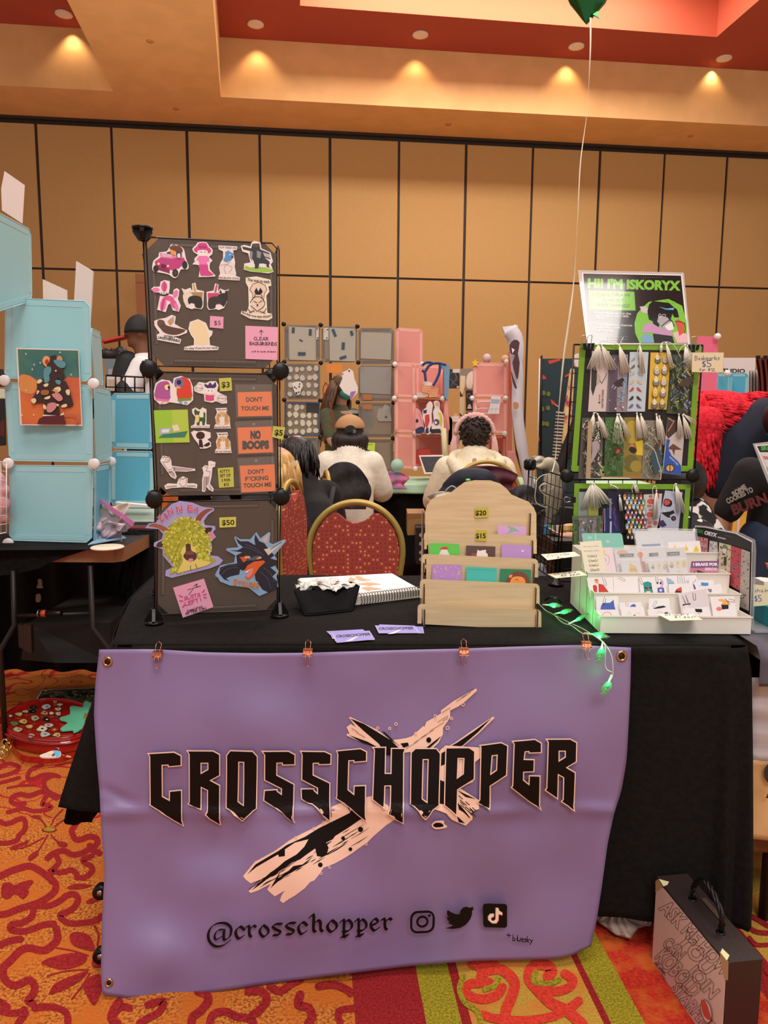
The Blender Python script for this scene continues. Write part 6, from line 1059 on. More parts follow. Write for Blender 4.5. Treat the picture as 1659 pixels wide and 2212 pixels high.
mb.build('hanging_sheet',label='upper pale grey printed sheet hanging under the starry cloth',cat='banner',solid=.001)
mb=MB();M_tan=mottled('tan_print','#cc9c64','#b88c5c',9,rough=.55,c3='#d8b07c',s3=5)
mb.grid(lambda u,v:(.855+1.3*u-.02*v,1.665+.01*sin(u*17+v*2)*v,.468-.20*v-.02*sin(u*9)*v*.3),40,14,M_tan)
a=Art(PY(1.655),1240,1360,3.96);a.mb=mb;a.poly([(1659,1150),(1630,1200),(1628,1260),(1659,1310),(1700,1310),(1700,1150)],'#28222a',k=2);a.poly([(1659,1400),(1640,1440),(1660,1440)],'#28222a')
mb.build('hanging_sheet',label='lower tan printed sheet hanging under the starry cloth',cat='banner',solid=.001)
mb=MB();mb.grid(lambda u,v:(.835+1.3*u-.03*v,1.69+.02*sin(u*12),.262-.055*v-.01*u),30,5,mat('#6c3c20',.7));mb.build('hanging_sheet',label='dark brown lower flap below the tan printed sheet',cat='banner',solid=.001)
mb=MB();mb.grid(lambda u,v:(.86+1.4*u,2.0+.012*sin(u*60),.7-.66*v),80,8,M_cloth);mb.build('table_skirt',label='black drape hanging deep under the neighbouring table',cat='drape',solid=.001)
# ---------------- crumpled tissue under the cloth ----------------
mb=MB();
P=[(1275,1915),(1325,1920),(1360,1930),(1410,1935),(1422,1960),(1405,2000),(1380,2005),(1362,2029),(1330,2020),(1300,1998),(1285,1985),(1270,1960)]
cz=at(1345,1965,Z=.03)
def tis(u,v):
 k=v;t=u*2*PI;n=len(P);i=int(u*n)%n;w=u*n-int(u*n);px=P[i][0]*(1-w)+P[(i+1)%n][0]*w;py=P[i][1]*(1-w)+P[(i+1)%n][1]*w
 x=1345+(px-1345)*k;y=1965+(py-1965)*k;z=.008+.035*(1-k)+.012*abs(sin(u*37+v*5))*(.4+k)*(1 if k<.99 else .3)
 return at(x,y,Z=z)
mb.grid(tis,60,12,mat('#b8a49a',.7));mb.build('tissue_paper',label='crumpled pale tissue paper on the carpet behind the banner',cat='paper',solid=.0006)
# ---------------- black case with hand-lettered poster ----------------
M_cs=mat('#2c2220',.45,bump=.08,bscale=300)
cp=[V((.641,1.603)),V((.679,1.328)),V((.757,1.339)),V((.718,1.615))];ch=.208
cs_=thing('carrying_case','black box case with rope handle and taped hand-lettered poster','case',(.70,1.47,0))
mb=MB();mb.prism([V((p.x,p.y,.002))for p in cp],(0,0,ch),M_cs);mb.build('body',cs_,bevel=.003)
fr=[p.lerp(q,k)for p,q,k in((cp[1],cp[0],.0),)]
hd0=(cp[0].lerp(cp[1],.38)+(cp[3]-cp[0])*.42);hd1=(cp[0].lerp(cp[1],.80)+(cp[3]-cp[0])*.42)
P0=at(1497,1938,Z=.215);P1=at(1557,2010,Z=.215)
H=[P0,P0+V((.002,.0,.03)),P0.lerp(P1,.3)+V((0,0,.062)),P0.lerp(P1,.62)+V((0,0,.062)),P1+V((0,0,.035)),P1];H=sm2(H,8,False)
mb=MB()
for k in range(3):
 pts=[]
 for i,p in enumerate(H):
  d=(H[min(i+1,len(H)-1)]-H[max(i-1,0)]);u_,w_=basis(d);t=i*.55+k*2.094;pts.append(p+(u_*cos(t)+w_*sin(t))*.0032)
 mb.tube(pts,.0036,M_blk,7)
mb.build('rope_handle',cs_)
for p in(P0,P1):MB().lathe([(.006,0),(.0095,0),(.0095,.002),(.006,.0025)],V((p.x,p.y,ch+.002)),M_blk,16).build('eyelet',cs_)
n_=V((-(cp[0]-cp[1]).y,(cp[0]-cp[1]).x,0));CPn=V((-n_.x,-n_.y,0))if V((-n_.x,-n_.y,0)).x<0 else n_
CP=Pl(V((cp[0].x,cp[0].y,0)),CPn)
ZC=(1240,1800,3.96)
MB().box(at(1540,1965,Z=.212),(.012,.075,.002),mat('#4c4038',.4),R=Matrix.Rotation(.14,3,'Z')).build('top_label',cs_)
a=Art(CP,*ZC,lift=.001,dz=.0003);a.base([(705,500),(760,460),(1310,1130),(1300,1250),(1262,1900),(1000,1631),(720,1210),(670,1130)],'#d8bcb4',th=.0006)
def ol(t,p0,p1,h,s=0):a.text(t,p0,p1,h,'#3c2c34',.04,outline=3.5,skew=s)
ol('ASK ME HOW',(730,640),(1285,1230),118);ol('YOU',(880,900),(1130,1220),120);ol('CAN',(760,950),(905,1090),95);ol('JOIN',(965,1180),(1180,1420),110);ol('KOBOLD',(700,1060),(1020,1410),130);ol('STARFLEET',(835,1330),(1200,1760),100)
hw(a,'while (optional!)',(700,1110),(790,1215),22,'#3c2c34',4);hw(a,'supplies',(700,1160),(780,1250),20,'#3c2c34',4)
a.poly(ell(1148,1520,44,100,-12),'#e4ccc4');a.line(ell(1148,1520,44,100,-12),4,'#3c2c34',closed=True);a.poly([(1105,1430),(1125,1425),(1150,1450),(1180,1540),(1190,1600),(1130,1560),(1110,1480)],'#c85048',k=2)
ps=a.build('hand_lettered_poster',label='hand-lettered paper poster taped to the side of the black case',cat='poster')
for q,l in(([(705,410),(725,392),(765,455),(705,505)],'torn tape strip at the far upper corner of the case poster'),([(1255,1010),(1330,1105),(1325,1260),(1295,1240),(1265,1090)],'torn tape strip at the near upper corner of the case poster'),([(665,1085),(680,1100),(715,1215),(665,1150)],'tape strip at the lower far corner of the case poster')):
 b=Art(CP,*ZC,lift=.0022);b.base(q,'#b89870',th=.0003);b.build('masking_tape',label=l,cat='tape',group='tape on the case poster')
for q in([(725,392),(812,415),(800,440),(765,455)],[(1250,1025),(1268,985),(1330,1045),(1305,1095),(1258,1045)]):
 b=Art(Pl((0,0,ch+.0025),(0,0,1)),*ZC);b.base(q,'#d8d4a4',th=.0003);b.build('masking_tape',label='torn tape end folded over the case top at the '+('far' if q[0][0]<900 else'near')+' corner',cat='tape',group='tape on the case poster')
# ---------------- foil balloon and ribbon ----------------
bl_=thing('foil_balloon','green foil balloon floating under the top edge, only its tail in view','balloon',at(1268,45,Y=2.6))
M_foil=mat('#2c6c3c',.18,.75,bump=.35,bscale=9)
tip=at(1267,53,Y=2.6);w_=1
mb=MB();prof=[(.001,0),(.012,.012),(.03,.035),(.055,.065),(.075,.11),(.092,.17),(.10,.24),(.085,.31),(.05,.35),(.001,.36)]
def bf(u,v):
 i=min(int(v*(len(prof)-1)),len(prof)-2);w=v*(len(prof)-1)-i;r=prof[i][0]*(1-w)+prof[i+1][0]*w;z=prof[i][1]*(1-w)+prof[i+1][1]*w;t=u*2*PI
 return tip+V((r*cos(t)*1.05-.10*0,r*sin(t)*.5,z))+V((.004*sin(t*9)*r*10,0,0))
mb.grid(bf,48,24,M_foil);mb.build('envelope',bl_)
mb=MB();q=at(1288,35,Y=2.58);mb.prism([q+V((-.012,0,.006)),q+V((.010,0,-.006)),q+V((.004,0,.016))],(0,.004,0),M_foil);mb.build('tail',bl_)
RB=[(1276,38,2.58),(1275,120,2.56),(1268,240,2.55),(1254,350,2.52),(1248,470,2.5),(1240,600,2.48),(1228,700,2.45),(1217,780,2.42),(1206,900,2.38),(1200,985,2.34),(1193,1020,2.31)]
pts=sm2([at(x,y,Y=Y)for x,y,Y in RB],6,False);mb=MB();vs=[];fs=[]
for i,p in enumerate(pts):
 t=i*.16;d=V((cos(t)*.0026+.0009,.002*sin(t),0));vs+=[p-d,p+d]
 if i:fs.append((2*i-2,2*i-1,2*i+1,2*i))
mb.add(vs,fs,mat('#e8dcc4',.4),True);mb.build('ribbon',label='long cream ribbon running from the green balloon to the wire rack',cat='ribbon',solid=.0004)
Z9b=(1140,940,5.822)
def cur(P,Y):return sm2([at(*z2(Z9b,*p),Y=Y)for p in P],6,False)
mb=MB();mb.tube(cur([(310,490),(200,500),(120,560),(105,650),(90,780),(120,860),(220,905),(280,880),(285,800),(200,740),(150,690),(155,640),(230,610),(260,640)],2.40),.0028,mat('#e4dcc4',.4),6,flat=.4)
mb.tube(cur([(310,490),(340,560),(320,660),(230,700),(170,690),(160,640),(200,605),(250,605),(262,650),(200,690)],2.42),.0024,mat('#e4dcc4',.4),6,flat=.4)
mb.build('ribbon',label='slack loops of cream ribbon tied to the wire side grid',cat='ribbon')
mb=MB();M_gv=mat('#c8bfa4',.55)
for P,R in(([(300,520),(290,700),(270,850),(265,960),(280,1100)],[.018,.024,.019,.013,.007]),([(360,530),(370,700),(375,850),(355,980)],[.018,.018,.012,.006]),([(240,540),(230,620),(215,760)],[.014,.014,.006]),([(110,400),(190,390),(260,350),(330,400),(340,470)],[.006,.012,.022,.018,.014])):
 limb(mb,[at(*z2(Z9b,*p),Y=2.46)for p in P],R,M_gv,10,flat=1)
fused(mb,'deflated_balloon',None,.006,3,label='limp cream fabric piece hanging over the wire side grid',cat='cloth')
# ---------------- pale blue cube towers on the left ----------------
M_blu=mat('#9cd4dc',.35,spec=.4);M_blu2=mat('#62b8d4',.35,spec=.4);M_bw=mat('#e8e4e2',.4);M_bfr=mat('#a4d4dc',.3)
def quadpanel(par,q,m,edge=None,name='panel',th=.0015,fr=True):
 """q world tl,tr,br,bl"""
 q=[V(p)for p in q];n=(q[1]-q[0]).cross(q[3]-q[0]).normalized();n=n if n.dot(CAMP-q[0])>0 else-n
 L=[];c=.02
 for i in range(4):
  a,b,d=q[i-1],q[i],q[(i+1)%4];L+=[b+(a-b).normalized()*c,b+(d-b).normalized()*c]
 mb=MB();mb.prism(L,n*th,m)
 cen=sum(q,V((0,0,0)))/4
 for i in range(4):
  a,b=q[i],q[(i+1)%4];d=(b-a).normalized();inw=(cen-(a+b)/2).normalized();inw=(inw-d*inw.dot(d)).normalized()
  mb.prism([a+d*.03+inw*.006,b-d*.03+inw*.006,b-d*.03+inw*.024,a+d*.03+inw*.024],n*(th+.001),edge or m)
 o=mb.build(name,par)
 if fr:MB().tube([p+n*.001 for p in L],.0022,edge or M_bw,6,closed=True).build('wire_frame',par)
 return o
def A_(x,y,Y):return at(x,y,Y=Y)
bt=thing('cube_tower','pale blue cube tower with the bull-like art print, nearest on the left','display rack',(-1.3,3.0,.76))
lv=[(640,648),(823,830),(1001,1004),(1173,1178)]
xs=[(10,196),(8,200),(18,203),(18,200)]
for i in range(3):
 q=[A_(xs[i][0]+3,lv[i][0]+4,2.9),A_(xs[i][1]-2,lv[i][1]+3,2.86),A_(xs[i+1][1]-2,lv[i+1][1]-6,2.86),A_(xs[i+1][0]+3,lv[i+1][0]-6,2.9)]
 quadpanel(bt,q,M_blu,M_bfr)
quadpanel(bt,[A_(196,709,2.88),A_(216,718,3.17),A_(222,833,3.17),A_(203,828,2.88)],M_blu,M_bfr)
quadpanel(bt,[A_(203,832,2.88),A_(238,842,3.17),A_(240,992,3.17),A_(205,1002,2.88)],M_blu,M_bfr)
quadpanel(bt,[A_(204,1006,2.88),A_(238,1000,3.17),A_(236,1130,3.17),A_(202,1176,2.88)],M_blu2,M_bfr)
for x,y,Y in((10,822,2.87),(202,829,2.83),(18,1001,2.87),(203,1002,2.83),(18,1174,2.87),(240,997,3.15)):disc(A_(x,y,Y),(0.05,-1,0),.021 if Y<3 else .02,.014,M_bw).build('connector',bt)
MB().lathe([(.022,0),(.022,.006),(.010,.012)],A_(203,1182,2.85)-V((0,0,0)),M_bw,16).build('connector',bt)
b2=thing('cube_tower','pale blue cube panel rising at the far left edge, topped with paper','display rack',A_(30,640,2.75))
quadpanel(b2,[A_(-60,430,2.45),A_(66,497,2.95),A_(68,650,2.95),A_(-60,690,2.45)],M_blu,M_bfr)
disc(A_(2,636,2.82),(0,-1,0),.021,.014,M_bw).build('connector',b2)
b3=thing('cube_tower','bright blue cube panels between the left tower and the black tower','display rack',A_(280,1090,3.45))
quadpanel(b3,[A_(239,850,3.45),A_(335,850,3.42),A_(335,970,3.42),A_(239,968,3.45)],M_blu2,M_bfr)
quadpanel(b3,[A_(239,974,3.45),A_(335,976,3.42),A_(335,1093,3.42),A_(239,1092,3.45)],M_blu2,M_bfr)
def flat(label,name,cat,Y,q,c,L=[],th=.002,k=0,z=(0,0,1),grp=None,lean=0,extra=None,m=None,tilt=0):
 a=Art(Pl(at(z[0]+q[0][0]/z[2],z[1]+q[0][1]/z[2],Y=Y),(tilt,-1,lean)),*z,dz=.0004 if Y<4 else .0012);a.base(q,m or c,th=th,k=k)
 for l in L:run(a,l)
 if extra:extra(a)
 return a.build(name,label=label,cat=cat,group=grp)
G='paper sheets standing on the blue towers'
ZL=(0,340,5.027)
flat('white paper sheet standing highest on the blue panel at the far left','paper_sheet','paper',2.9,[(50,148),(270,302),(245,720),(22,575),(14,340)],'#e4d4cc',[],.001,z=ZL,grp=G)
flat('small white board sticking up behind the left blue tower','paper_sheet','paper',3.1,[(470,1325),(732,1445),(735,1560),(475,1560)],'#e8d8cc',[],.006,z=ZL,grp=G)
flat('narrow white sleeve standing behind the right corner of the blue tower','paper_sheet','paper',3.1,[(838,1130),(1020,1240),(1000,1620),(985,1800),(815,1560)],'#e4d4cc',[('l','#f0e4dc',5,[(845,1150),(1010,1240)])],.01,z=ZL,grp=G)
ZP=(0,700,4.879)
def rat(a):
 a.poly([(190,265),(825,280),(860,1060),(232,1055)],mottled('orange_wash','#d8763c','#c8604a',6));a.poly([(190,265),(825,280),(838,565),(720,555),(600,640),(420,610),(320,540),(205,550)],mottled('teal_wash','#3c6c6c','#4c7c6c',7),k=0)
 a.poly([(205,560),(260,530),(340,560),(400,620),(380,700),(330,740),(215,700)],'#d8904c',k=2)
 for x,y in((277,315),(365,428),(345,478),(755,535),(280,700),(362,958),(430,410),(240,960),(640,300)):a.poly([(x,y-16),(x+3,y-3),(x+12,y),(x+3,y+3),(x,y+16),(x-3,y+3),(x-12,y),(x-3,y-3)],'#f0e8dc')
 B_='#3c2420'
 a.poly([(455,400),(470,350),(510,340),(560,390),(575,430),(500,455)],'#e8a468',k=3);a.poly([(480,400),(510,370),(530,420),(510,440)],'#a83c28',k=2);a.poly([(605,375),(625,335),(660,350),(665,385),(620,400)],'#d8945c',k=2)
 a.poly([(540,340),(600,325),(600,380),(650,420),(670,480),(695,555),(670,590),(620,570),(600,600),(700,600),(740,680),(760,760),(785,850),(740,880),(660,870),(620,830),(640,900),(640,960),(470,955),(480,830),(370,835),(340,800),(400,700),(400,600),(460,575),(540,590),(540,480),(500,440),(530,400)],B_,k=1)
 for q in([(575,385),(640,380),(700,410),(690,460),(640,460),(600,430)],[(480,470),(540,450),(550,500),(530,540),(530,600),(485,620),(470,540)],[(600,590),(650,600),(640,640),(600,620)]):a.poly(q,'#5c94a0',k=3)
 for q in([(400,610),(430,580),(460,600),(420,630)],[(405,700),(430,710),(400,745)],[(470,640),(520,625),(520,650),(490,665)],[(705,700),(745,690),(745,750),(715,740)],[(580,680),(640,660),(655,700),(600,730)],[(660,860),(710,840),(720,870),(670,880)],[(480,780),(540,755),(540,785),(500,795)],[(340,800),(380,780),(400,810),(370,840)],[(470,850),(500,860),(500,900),(475,890)],[(610,840),(640,850),(620,870)]):a.poly(q,'#e8d8a8',k=2)
 for q in([(560,740),(640,730),(680,790),(640,815),(600,790)],[(520,840),(600,830),(610,880),(560,930),(510,920)]):a.poly(q,'#d08c8c',k=2)
 a.poly([(455,700),(530,700),(525,745),(455,745)],'#a86434',k=2);a.poly([(470,955),(640,965),(690,930),(690,950),(640,985),(470,970)],'#ece4d8');a.poly([(430,1000),(480,970),(690,960),(715,1058),(410,1055)],'#5c1c24')
 a.line([(700,960),(780,960),(830,990),(830,1035),(800,1050)],22,'#c06050',k=3);a.poly(ell(608,495,9,9),'#f0e8c8');a.poly([(560,700),(600,690),(640,700),(600,715)],'#d8a050')
o=flat('art print of a dark rat-like figure against a starry orange sunset','art_print','print',2.845,[(172,250),(832,268),(870,1075),(215,1065)],'#e8dcd4',[],.0015,z=ZP,extra=rat)
# ---------------- left tables ----------------
lt=thing('folding_table','folding table with dark legs below the pale blue cube tower','table',(-1.5,3.1,0))
a1=at(-200,1215,Z=.74);
mb=MB();yT0=2.80;
TP_=[at(30,1228,Z=.742),at(238,1224,Z=.742),at(262,1212,Z=.742),at(268,1192,Z=.742),at(240,1170,Z=.742),at(-200,1175,Z=.742),at(-200,1232,Z=.742)]
xr=at(262,1192,Y=2.79).x;mb.prism([V((-3.2,2.79,.705)),V((xr-.03,2.79,.705)),V((xr,2.82,.705)),V((xr,3.4,.705)),V((-3.2,3.4,.705))],(0,0,.055),mat('#2c2420',.5),mat('#9c6c48',.6));mb.build('tabletop',lt)
M_leg=mat('#1c1614',.5,.2)
for P in([(28,1232,2.75),(32,1350,2.75),(0,1405,2.72)],[(195,1222,2.75),(200,1355,2.75),(238,1402,2.72)]):
 MB().tube([at(x,y,Y=Y)for x,y,Y in P]+[V((at(P[-1][0],P[-1][1],Y=P[-1][2]).x,P[-1][2],0.0))],.011,M_leg,8).build('leg',lt)
MB().rod(at(32,1330,Y=2.75),at(199,1325,Y=2.75),.007,M_leg).build('crossbar',lt)
mb=MB()
Tt=[at(-160,1190,Z=.763),at(198,1188,Z=.763),at(222,1176,Z=.763),at(250,1160,Z=.763),at(-160,1150,Z=.763)]
mb.prism(Tt,(0,0,.002),M_cloth)
bot=[(-160,1262),(0,1244),(50,1236),(85,1228),(110,1214),(150,1200),(190,1187)];topc=[(-160,1190),(0,1188),(50,1187),(85,1187),(110,1187),(150,1186),(190,1185)]
def dr(u,v):
 k=min(int(u*6),5);w=u*6-k;x0=topc[k][0]*(1-w)+topc[k+1][0]*w;y0=topc[k][1]*(1-w)+topc[k+1][1]*w;x1=bot[k][0]*(1-w)+bot[k+1][0]*w;y1=bot[k][1]*(1-w)+bot[k+1][1]*w
 return at(x0+(x1-x0)*v,y0+(y1-y0)*v,Y=2.775-.012*v+.006*sin(u*25)*v)
mb.grid(dr,60,10,M_cloth);mb.build('tablecloth',label='black cloth pulled askew over the table under the blue tower',cat='tablecloth')
mb=MB();mb.grid(lambda u,v:(-3+2.35*u,3.5+.02*sin(u*90),.70-.68*v),140,6,M_cloth);mb.build('table_skirt',label='long black drape closing off the space under the left tables',cat='drape',solid=.001)
MB().lathe([(.001,0),(.06,0),(.062,.004),(.058,.007),(.001,.006)],at(232,1184,Z=.764),mat('#ece4cc',.4),28).build('plate',label='white round lid on the bare table corner by the sticker bags',cat='plate')
mb=MB();q=[V((-1.10,3.15,.77)),V((-.55,3.15,.77)),V((-.55,3.75,.77)),V((-1.25,3.75,.77))]
mb.prism(q,(0,0,.003),M_cloth)
mb.grid(lambda u,v:((-1.12+.07*u+.02*sin(v*9+u*20),3.13+.02*sin(u*18)-.05*v,.772-.45*v)),30,12,M_cloth);mb.grid(lambda u,v:((-1.05+.5*u,3.13+.015*sin(u*30)*v-.03*v,.772-.62*v)),50,12,M_cloth)
mb.build('tablecloth',label='black cloth on the table holding the grey machine, left of the cube tower',cat='tablecloth',solid=.001)
lm=thing('laminator','grey-green office laminator on the left-hand table','machine',at(285,1128,Y=3.25));M_lm=mat('#9cac9c',.45)
mb=MB();c=at(285,1118,Y=3.33);P=[(-.09,-.035),(-.095,-.005),(-.06,.028),(.06,.034),(.09,.02),(.09,-.035)]
mb.prism([V((c.x-.11,c.y+y,c.z+z))for y,z in P],(.30,0,0),M_lm);mb.build('body',lm,bevel=.004)
MB().box(c+V((.04,-.094,-.012)),(.25,.006,.012),mat('#3c403c',.5)).build('feed_slot',lm);MB().box(c+V((-.02,-.075,.022)),(.03,.02,.002),mat('#2c2c2c',.5)).build('switch',lm)
flat('white paper edge lying on top of the laminator','paper_sheet','paper',3.28,[(255,1083),(330,1090),(330,1095),(262,1094)],'#e8e4dc',[],.04,grp='papers by the laminator')
MB().box(at(300,1139,Y=3.24),(.26,.1,.008),mat('#7c1c24',.5)).build('folder',label='dark red folder under the grey laminator',cat='folder')
def crumple(name,label,cat,cx,cy,Y,w,h,m,amp=.02,seed=1,n=18,rz=0,grp=None,z2_=None):
 c=at(cx,cy,Y=Y);r=random.Random(seed);ph=[r.uniform(0,6)for _ in range(6)];mb=MB()
 mb.grid(lambda u,v:(c.x+(u-.5)*w*(1-.2*v)+amp*.6*sin(v*7+ph[0])*cos(u*5),c.y+amp*(sin(u*9+ph[1])*cos(v*8+ph[2])+.6*sin(u*17+v*13+ph[3])),c.z+(.5-v)*h+(u-.5)*w*rz+amp*.4*sin(u*11+ph[4])),n,n,m);return mb.build(name,label=label,cat=cat,group=grp,solid=.001)
M_pb=mat('#dcc8d0',.12,alpha=.5,spec=.9)
G='crumpled bags of prints beside the blue tower'
crumple('zip_bag','clear zip bag of crumpled prints with a pink closure strip','bag',236,1122,3.0,.16,.12,mottled('pr1','#d8ccc8','#a88c90',14,c3='#e4d8b0',s3=20,rough=.3),.018,3,grp=G)
mb=MB();q=[at(203,1075,Y=2.98),at(207,1071,Y=2.98),at(291,1128,Y=2.98),at(286,1138,Y=2.98),at(282,1137,Y=2.98)];mb.prism([q[0],q[1],q[2],q[3]],(0,.003,0),mat('#d078b0',.3));mb.prism([at(206,1080,Y=3),at(284,1137,Y=3),at(268,1150,Y=3),at(205,1115,Y=3)],(0,.002,0),M_pb);mb.build('zip_bag',label='flattened clear bag flap with bright pink zip pointing right',cat='bag',group=G)
crumple('zip_bag','crumpled clear bag of rolled pink and grey prints, lower one','bag',232,1152,2.95,.13,.09,mottled('pr2','#cfc4c8','#6c5058',16,c3='#e0b8c8',s3=18,rough=.2),.02,8,grp=G)
MB().prism([at(190,1178,Z=.768),at(272,1163,Z=.768),at(262,1157,Z=.768),at(215,1160,Z=.768)],(0,0,.004),mat('#98c0dc',.4)).build('paper_pad',label='pad of pale blue notes fanned at the table corner',cat='paper')
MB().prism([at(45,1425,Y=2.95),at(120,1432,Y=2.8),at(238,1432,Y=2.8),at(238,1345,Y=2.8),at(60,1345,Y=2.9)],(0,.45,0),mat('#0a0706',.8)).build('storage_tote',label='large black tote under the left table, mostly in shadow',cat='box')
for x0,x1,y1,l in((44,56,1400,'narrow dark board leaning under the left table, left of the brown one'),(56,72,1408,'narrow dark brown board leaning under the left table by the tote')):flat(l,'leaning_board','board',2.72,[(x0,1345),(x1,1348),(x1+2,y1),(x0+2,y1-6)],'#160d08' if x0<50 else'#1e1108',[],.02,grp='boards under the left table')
cn=thing('drink_can','black and red drink can lying on its side under the left table','can',at(107,1326,Y=2.73))
R=Matrix.Rotation(PI/2,3,'Y');c=at(83,1325,Y=2.73);mb=MB();mb.lathe([(.001,0),(.011,0),(.013,.003),(.013,.085),(.011,.088),(.001,.088)],c,mat('#141214',.25,.6),20,R);mb.build('body',cn)
MB().lathe([(.0133,.012),(.0133,.03)],c,mat('#b0402c',.3),20,R).build('red_band',cn);MB().lathe([(.0134,.0),(.0134,.003)],c,mat('#c8b8a8',.3,.8),20,R).build('rim',cn)
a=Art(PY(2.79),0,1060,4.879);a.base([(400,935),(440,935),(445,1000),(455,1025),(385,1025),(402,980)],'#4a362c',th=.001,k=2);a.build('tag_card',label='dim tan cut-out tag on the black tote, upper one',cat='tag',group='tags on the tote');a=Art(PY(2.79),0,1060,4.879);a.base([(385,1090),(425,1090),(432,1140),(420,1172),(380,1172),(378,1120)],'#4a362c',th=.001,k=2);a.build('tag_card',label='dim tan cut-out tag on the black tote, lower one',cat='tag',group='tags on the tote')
MB().grid(lambda u,v:at(40+85*u,1432+10*v,Z=.004+.006*sin(u*14)),20,3,mat('#5c4c50',.2,alpha=.6)).build('plastic_bag',label='flat clear plastic bag on the carpet under the left table',cat='bag',solid=.001)
wb=thing('wire_basket','white wire basket of pink plush cut off by the left edge','basket',at(2,1160,Y=2.7));gridp(at(-60,985,Y=2.7),at(14,1000,Y=2.75),at(14,1150,Y=2.75),at(-60,1165,Y=2.7),6,8,'wire_panel',wb,.0012,.002,M_bw)
mb=MB()
for x,y,r_ in((3,1090,.035),(8,1060,.025),(-12,1100,.05),(6,1120,.022),(-10,1040,.04)):mb.ball(at(x,y,Y=2.82),r_,mat('#d89ca0',.8))
fused(mb,'plush_toy',None,.008,2,label='pink plush toy in the white wire basket at the left edge',cat='toy')
flat('dark framed poster strip seen at the far left edge behind the tower','wall_print','print',3.6,[(-30,860),(12,862),(14,962),(-30,965)],'#1c1814',[('p','#5c1c1c',[(0,915),(12,905),(13,945),(2,940)])],.01)
flat('white sign strip above the dark poster at the left edge','paper_sign','sign',3.6,[(-30,838),(10,840),(12,860),(-30,862)],'#d8dcc4',[],.01)
flat('black hanging garment strip at the left edge above the sign','garment','clothing',3.7,[(-30,795),(8,798),(12,835),(-30,838)],'#1c1c24',[],.03)
# ---------------- red handbag with pins ----------------
M_rb=mat('#a81c18',.22,spec=.7,coat=.5);hb=thing('handbag','glossy round red handbag covered in enamel pins, lying on the carpet','bag',at(100,1630,Z=0))
top=[(0,1548),(40,1522),(100,1507),(160,1512),(200,1528),(215,1550),(200,1570),(172,1588),(130,1596),(80,1594),(30,1582),(-5,1562)]
ctr=V((90,1552))
def rg(k,z,dx=0):
 return[at(ctr.x+(x-ctr.x)*k,ctr.y+(y-ctr.y)*k,Z=.066)+V((0,0,z*.55-.066))for x,y in[tuple(p)for p in sm2(top,4)]]
pz=[(.97,.0),(1.03,.03),(1.02,.075),(.985,.095),(1.0,.104),(.99,.114),(.96,.119),(.93,.112),(.5,.112)]
loft([rg(k,z)for k,z in pz],M_rb,True,True).build('body',hb);bpy.data.objects['body']
mb=MB();mb.tube(rg(.965,.118),.0045,mat('#8c1410',.2,coat=.6),8,closed=True);mb.tube(rg(1.03,.085),.004,mat('#8c1410',.2,coat=.6),8,closed=True);mb.build('piping',hb)
st_=[(20,1600),(28,1625),(50,1645),(90,1650),(130,1648),(155,1640),(200,1636)]
P=[at(x,y,Z=.012)for x,y in[tuple(p)for p in sm2(st_,5,False)]];mb=MB();vs=[];fs=[]
for i,p in enumerate(P):vs+=[p,p+V((0,.0,.024)),p+V((0,.004,.024)),p+V((0,.004,0))]
for i in range(len(P)-1):
 for k in range(4):fs.append((i*4+k,i*4+(k+1)%4,(i+1)*4+(k+1)%4,(i+1)*4+k))
mb.add(vs,fs,M_rb);mb.build('strap',hb)
HP=Pl(at(100,1550,Z=.066),(0,0,1));ZB_=(0,1400,4.879)
a=Art(HP,*ZB_,lift=.003);a.base([(905,572),(960,600),(945,650),(900,770),(870,860),(780,910),(765,880),(660,890),(640,860),(720,800),(640,775),(640,745),(740,715),(735,640),(780,625),(870,640),(880,600)],'#68c49c',th=.004,k=2);a.poly([(890,705),(930,700),(915,745),(875,772)],'#8c7c4c');a.build('leaf_flap',hb)
pins=[((580,565),26,'#c8c878','round pale yellow'),((632,598),30,'#e4dccc','white mushroom-shaped'),((350,625),44,'#2c1c20','dark knife-shaped'),((490,620),60,'#d8ccd8','white and violet ray-shaped'),((612,645),34,'#ecdcc0','cream caterpillar-shaped'),((205,700),46,'#e4c878','yellow snake-shaped'),((265,670),30,'#f0d8a8','pale cream'),((345,672),42,'#1c1214','black cat-shaped'),((470,682),44,'#d89c68','orange doughnut-shaped'),((540,690),30,'#e8e0c8','cream oval'),((618,692),36,'#e8ccb0','peach feather-shaped'),((113,718),26,'#f0e4dc','small white oval'),((370,740),54,'#c8b498','beige flower-shaped'),((490,755),50,'#2c1818','black dragon-shaped'),((600,725),24,'#3c4c5c','slate blue'),((150,795),46,'#7c7c44','olive snail-shaped'),((250,775),46,'#e8c060','yellow banana-shaped'),((315,825),44,'#d8b468','gold lion-shaped'),((505,815),56,'#e4c8b8','pale pink cloud-shaped'),((195,858),54,'#d4b890','tan shell-shaped'),((440,852),60,'#f0dcc0','cream lizard-shaped'),((570,862),40,'#c03c30','small red'),((330,925),44,'#b0b0a8','silver'),((470,910),62,'#c4c0b8','grey starfish-shaped'),((605,920),46,'#e0b078','mixed cream and brown')]
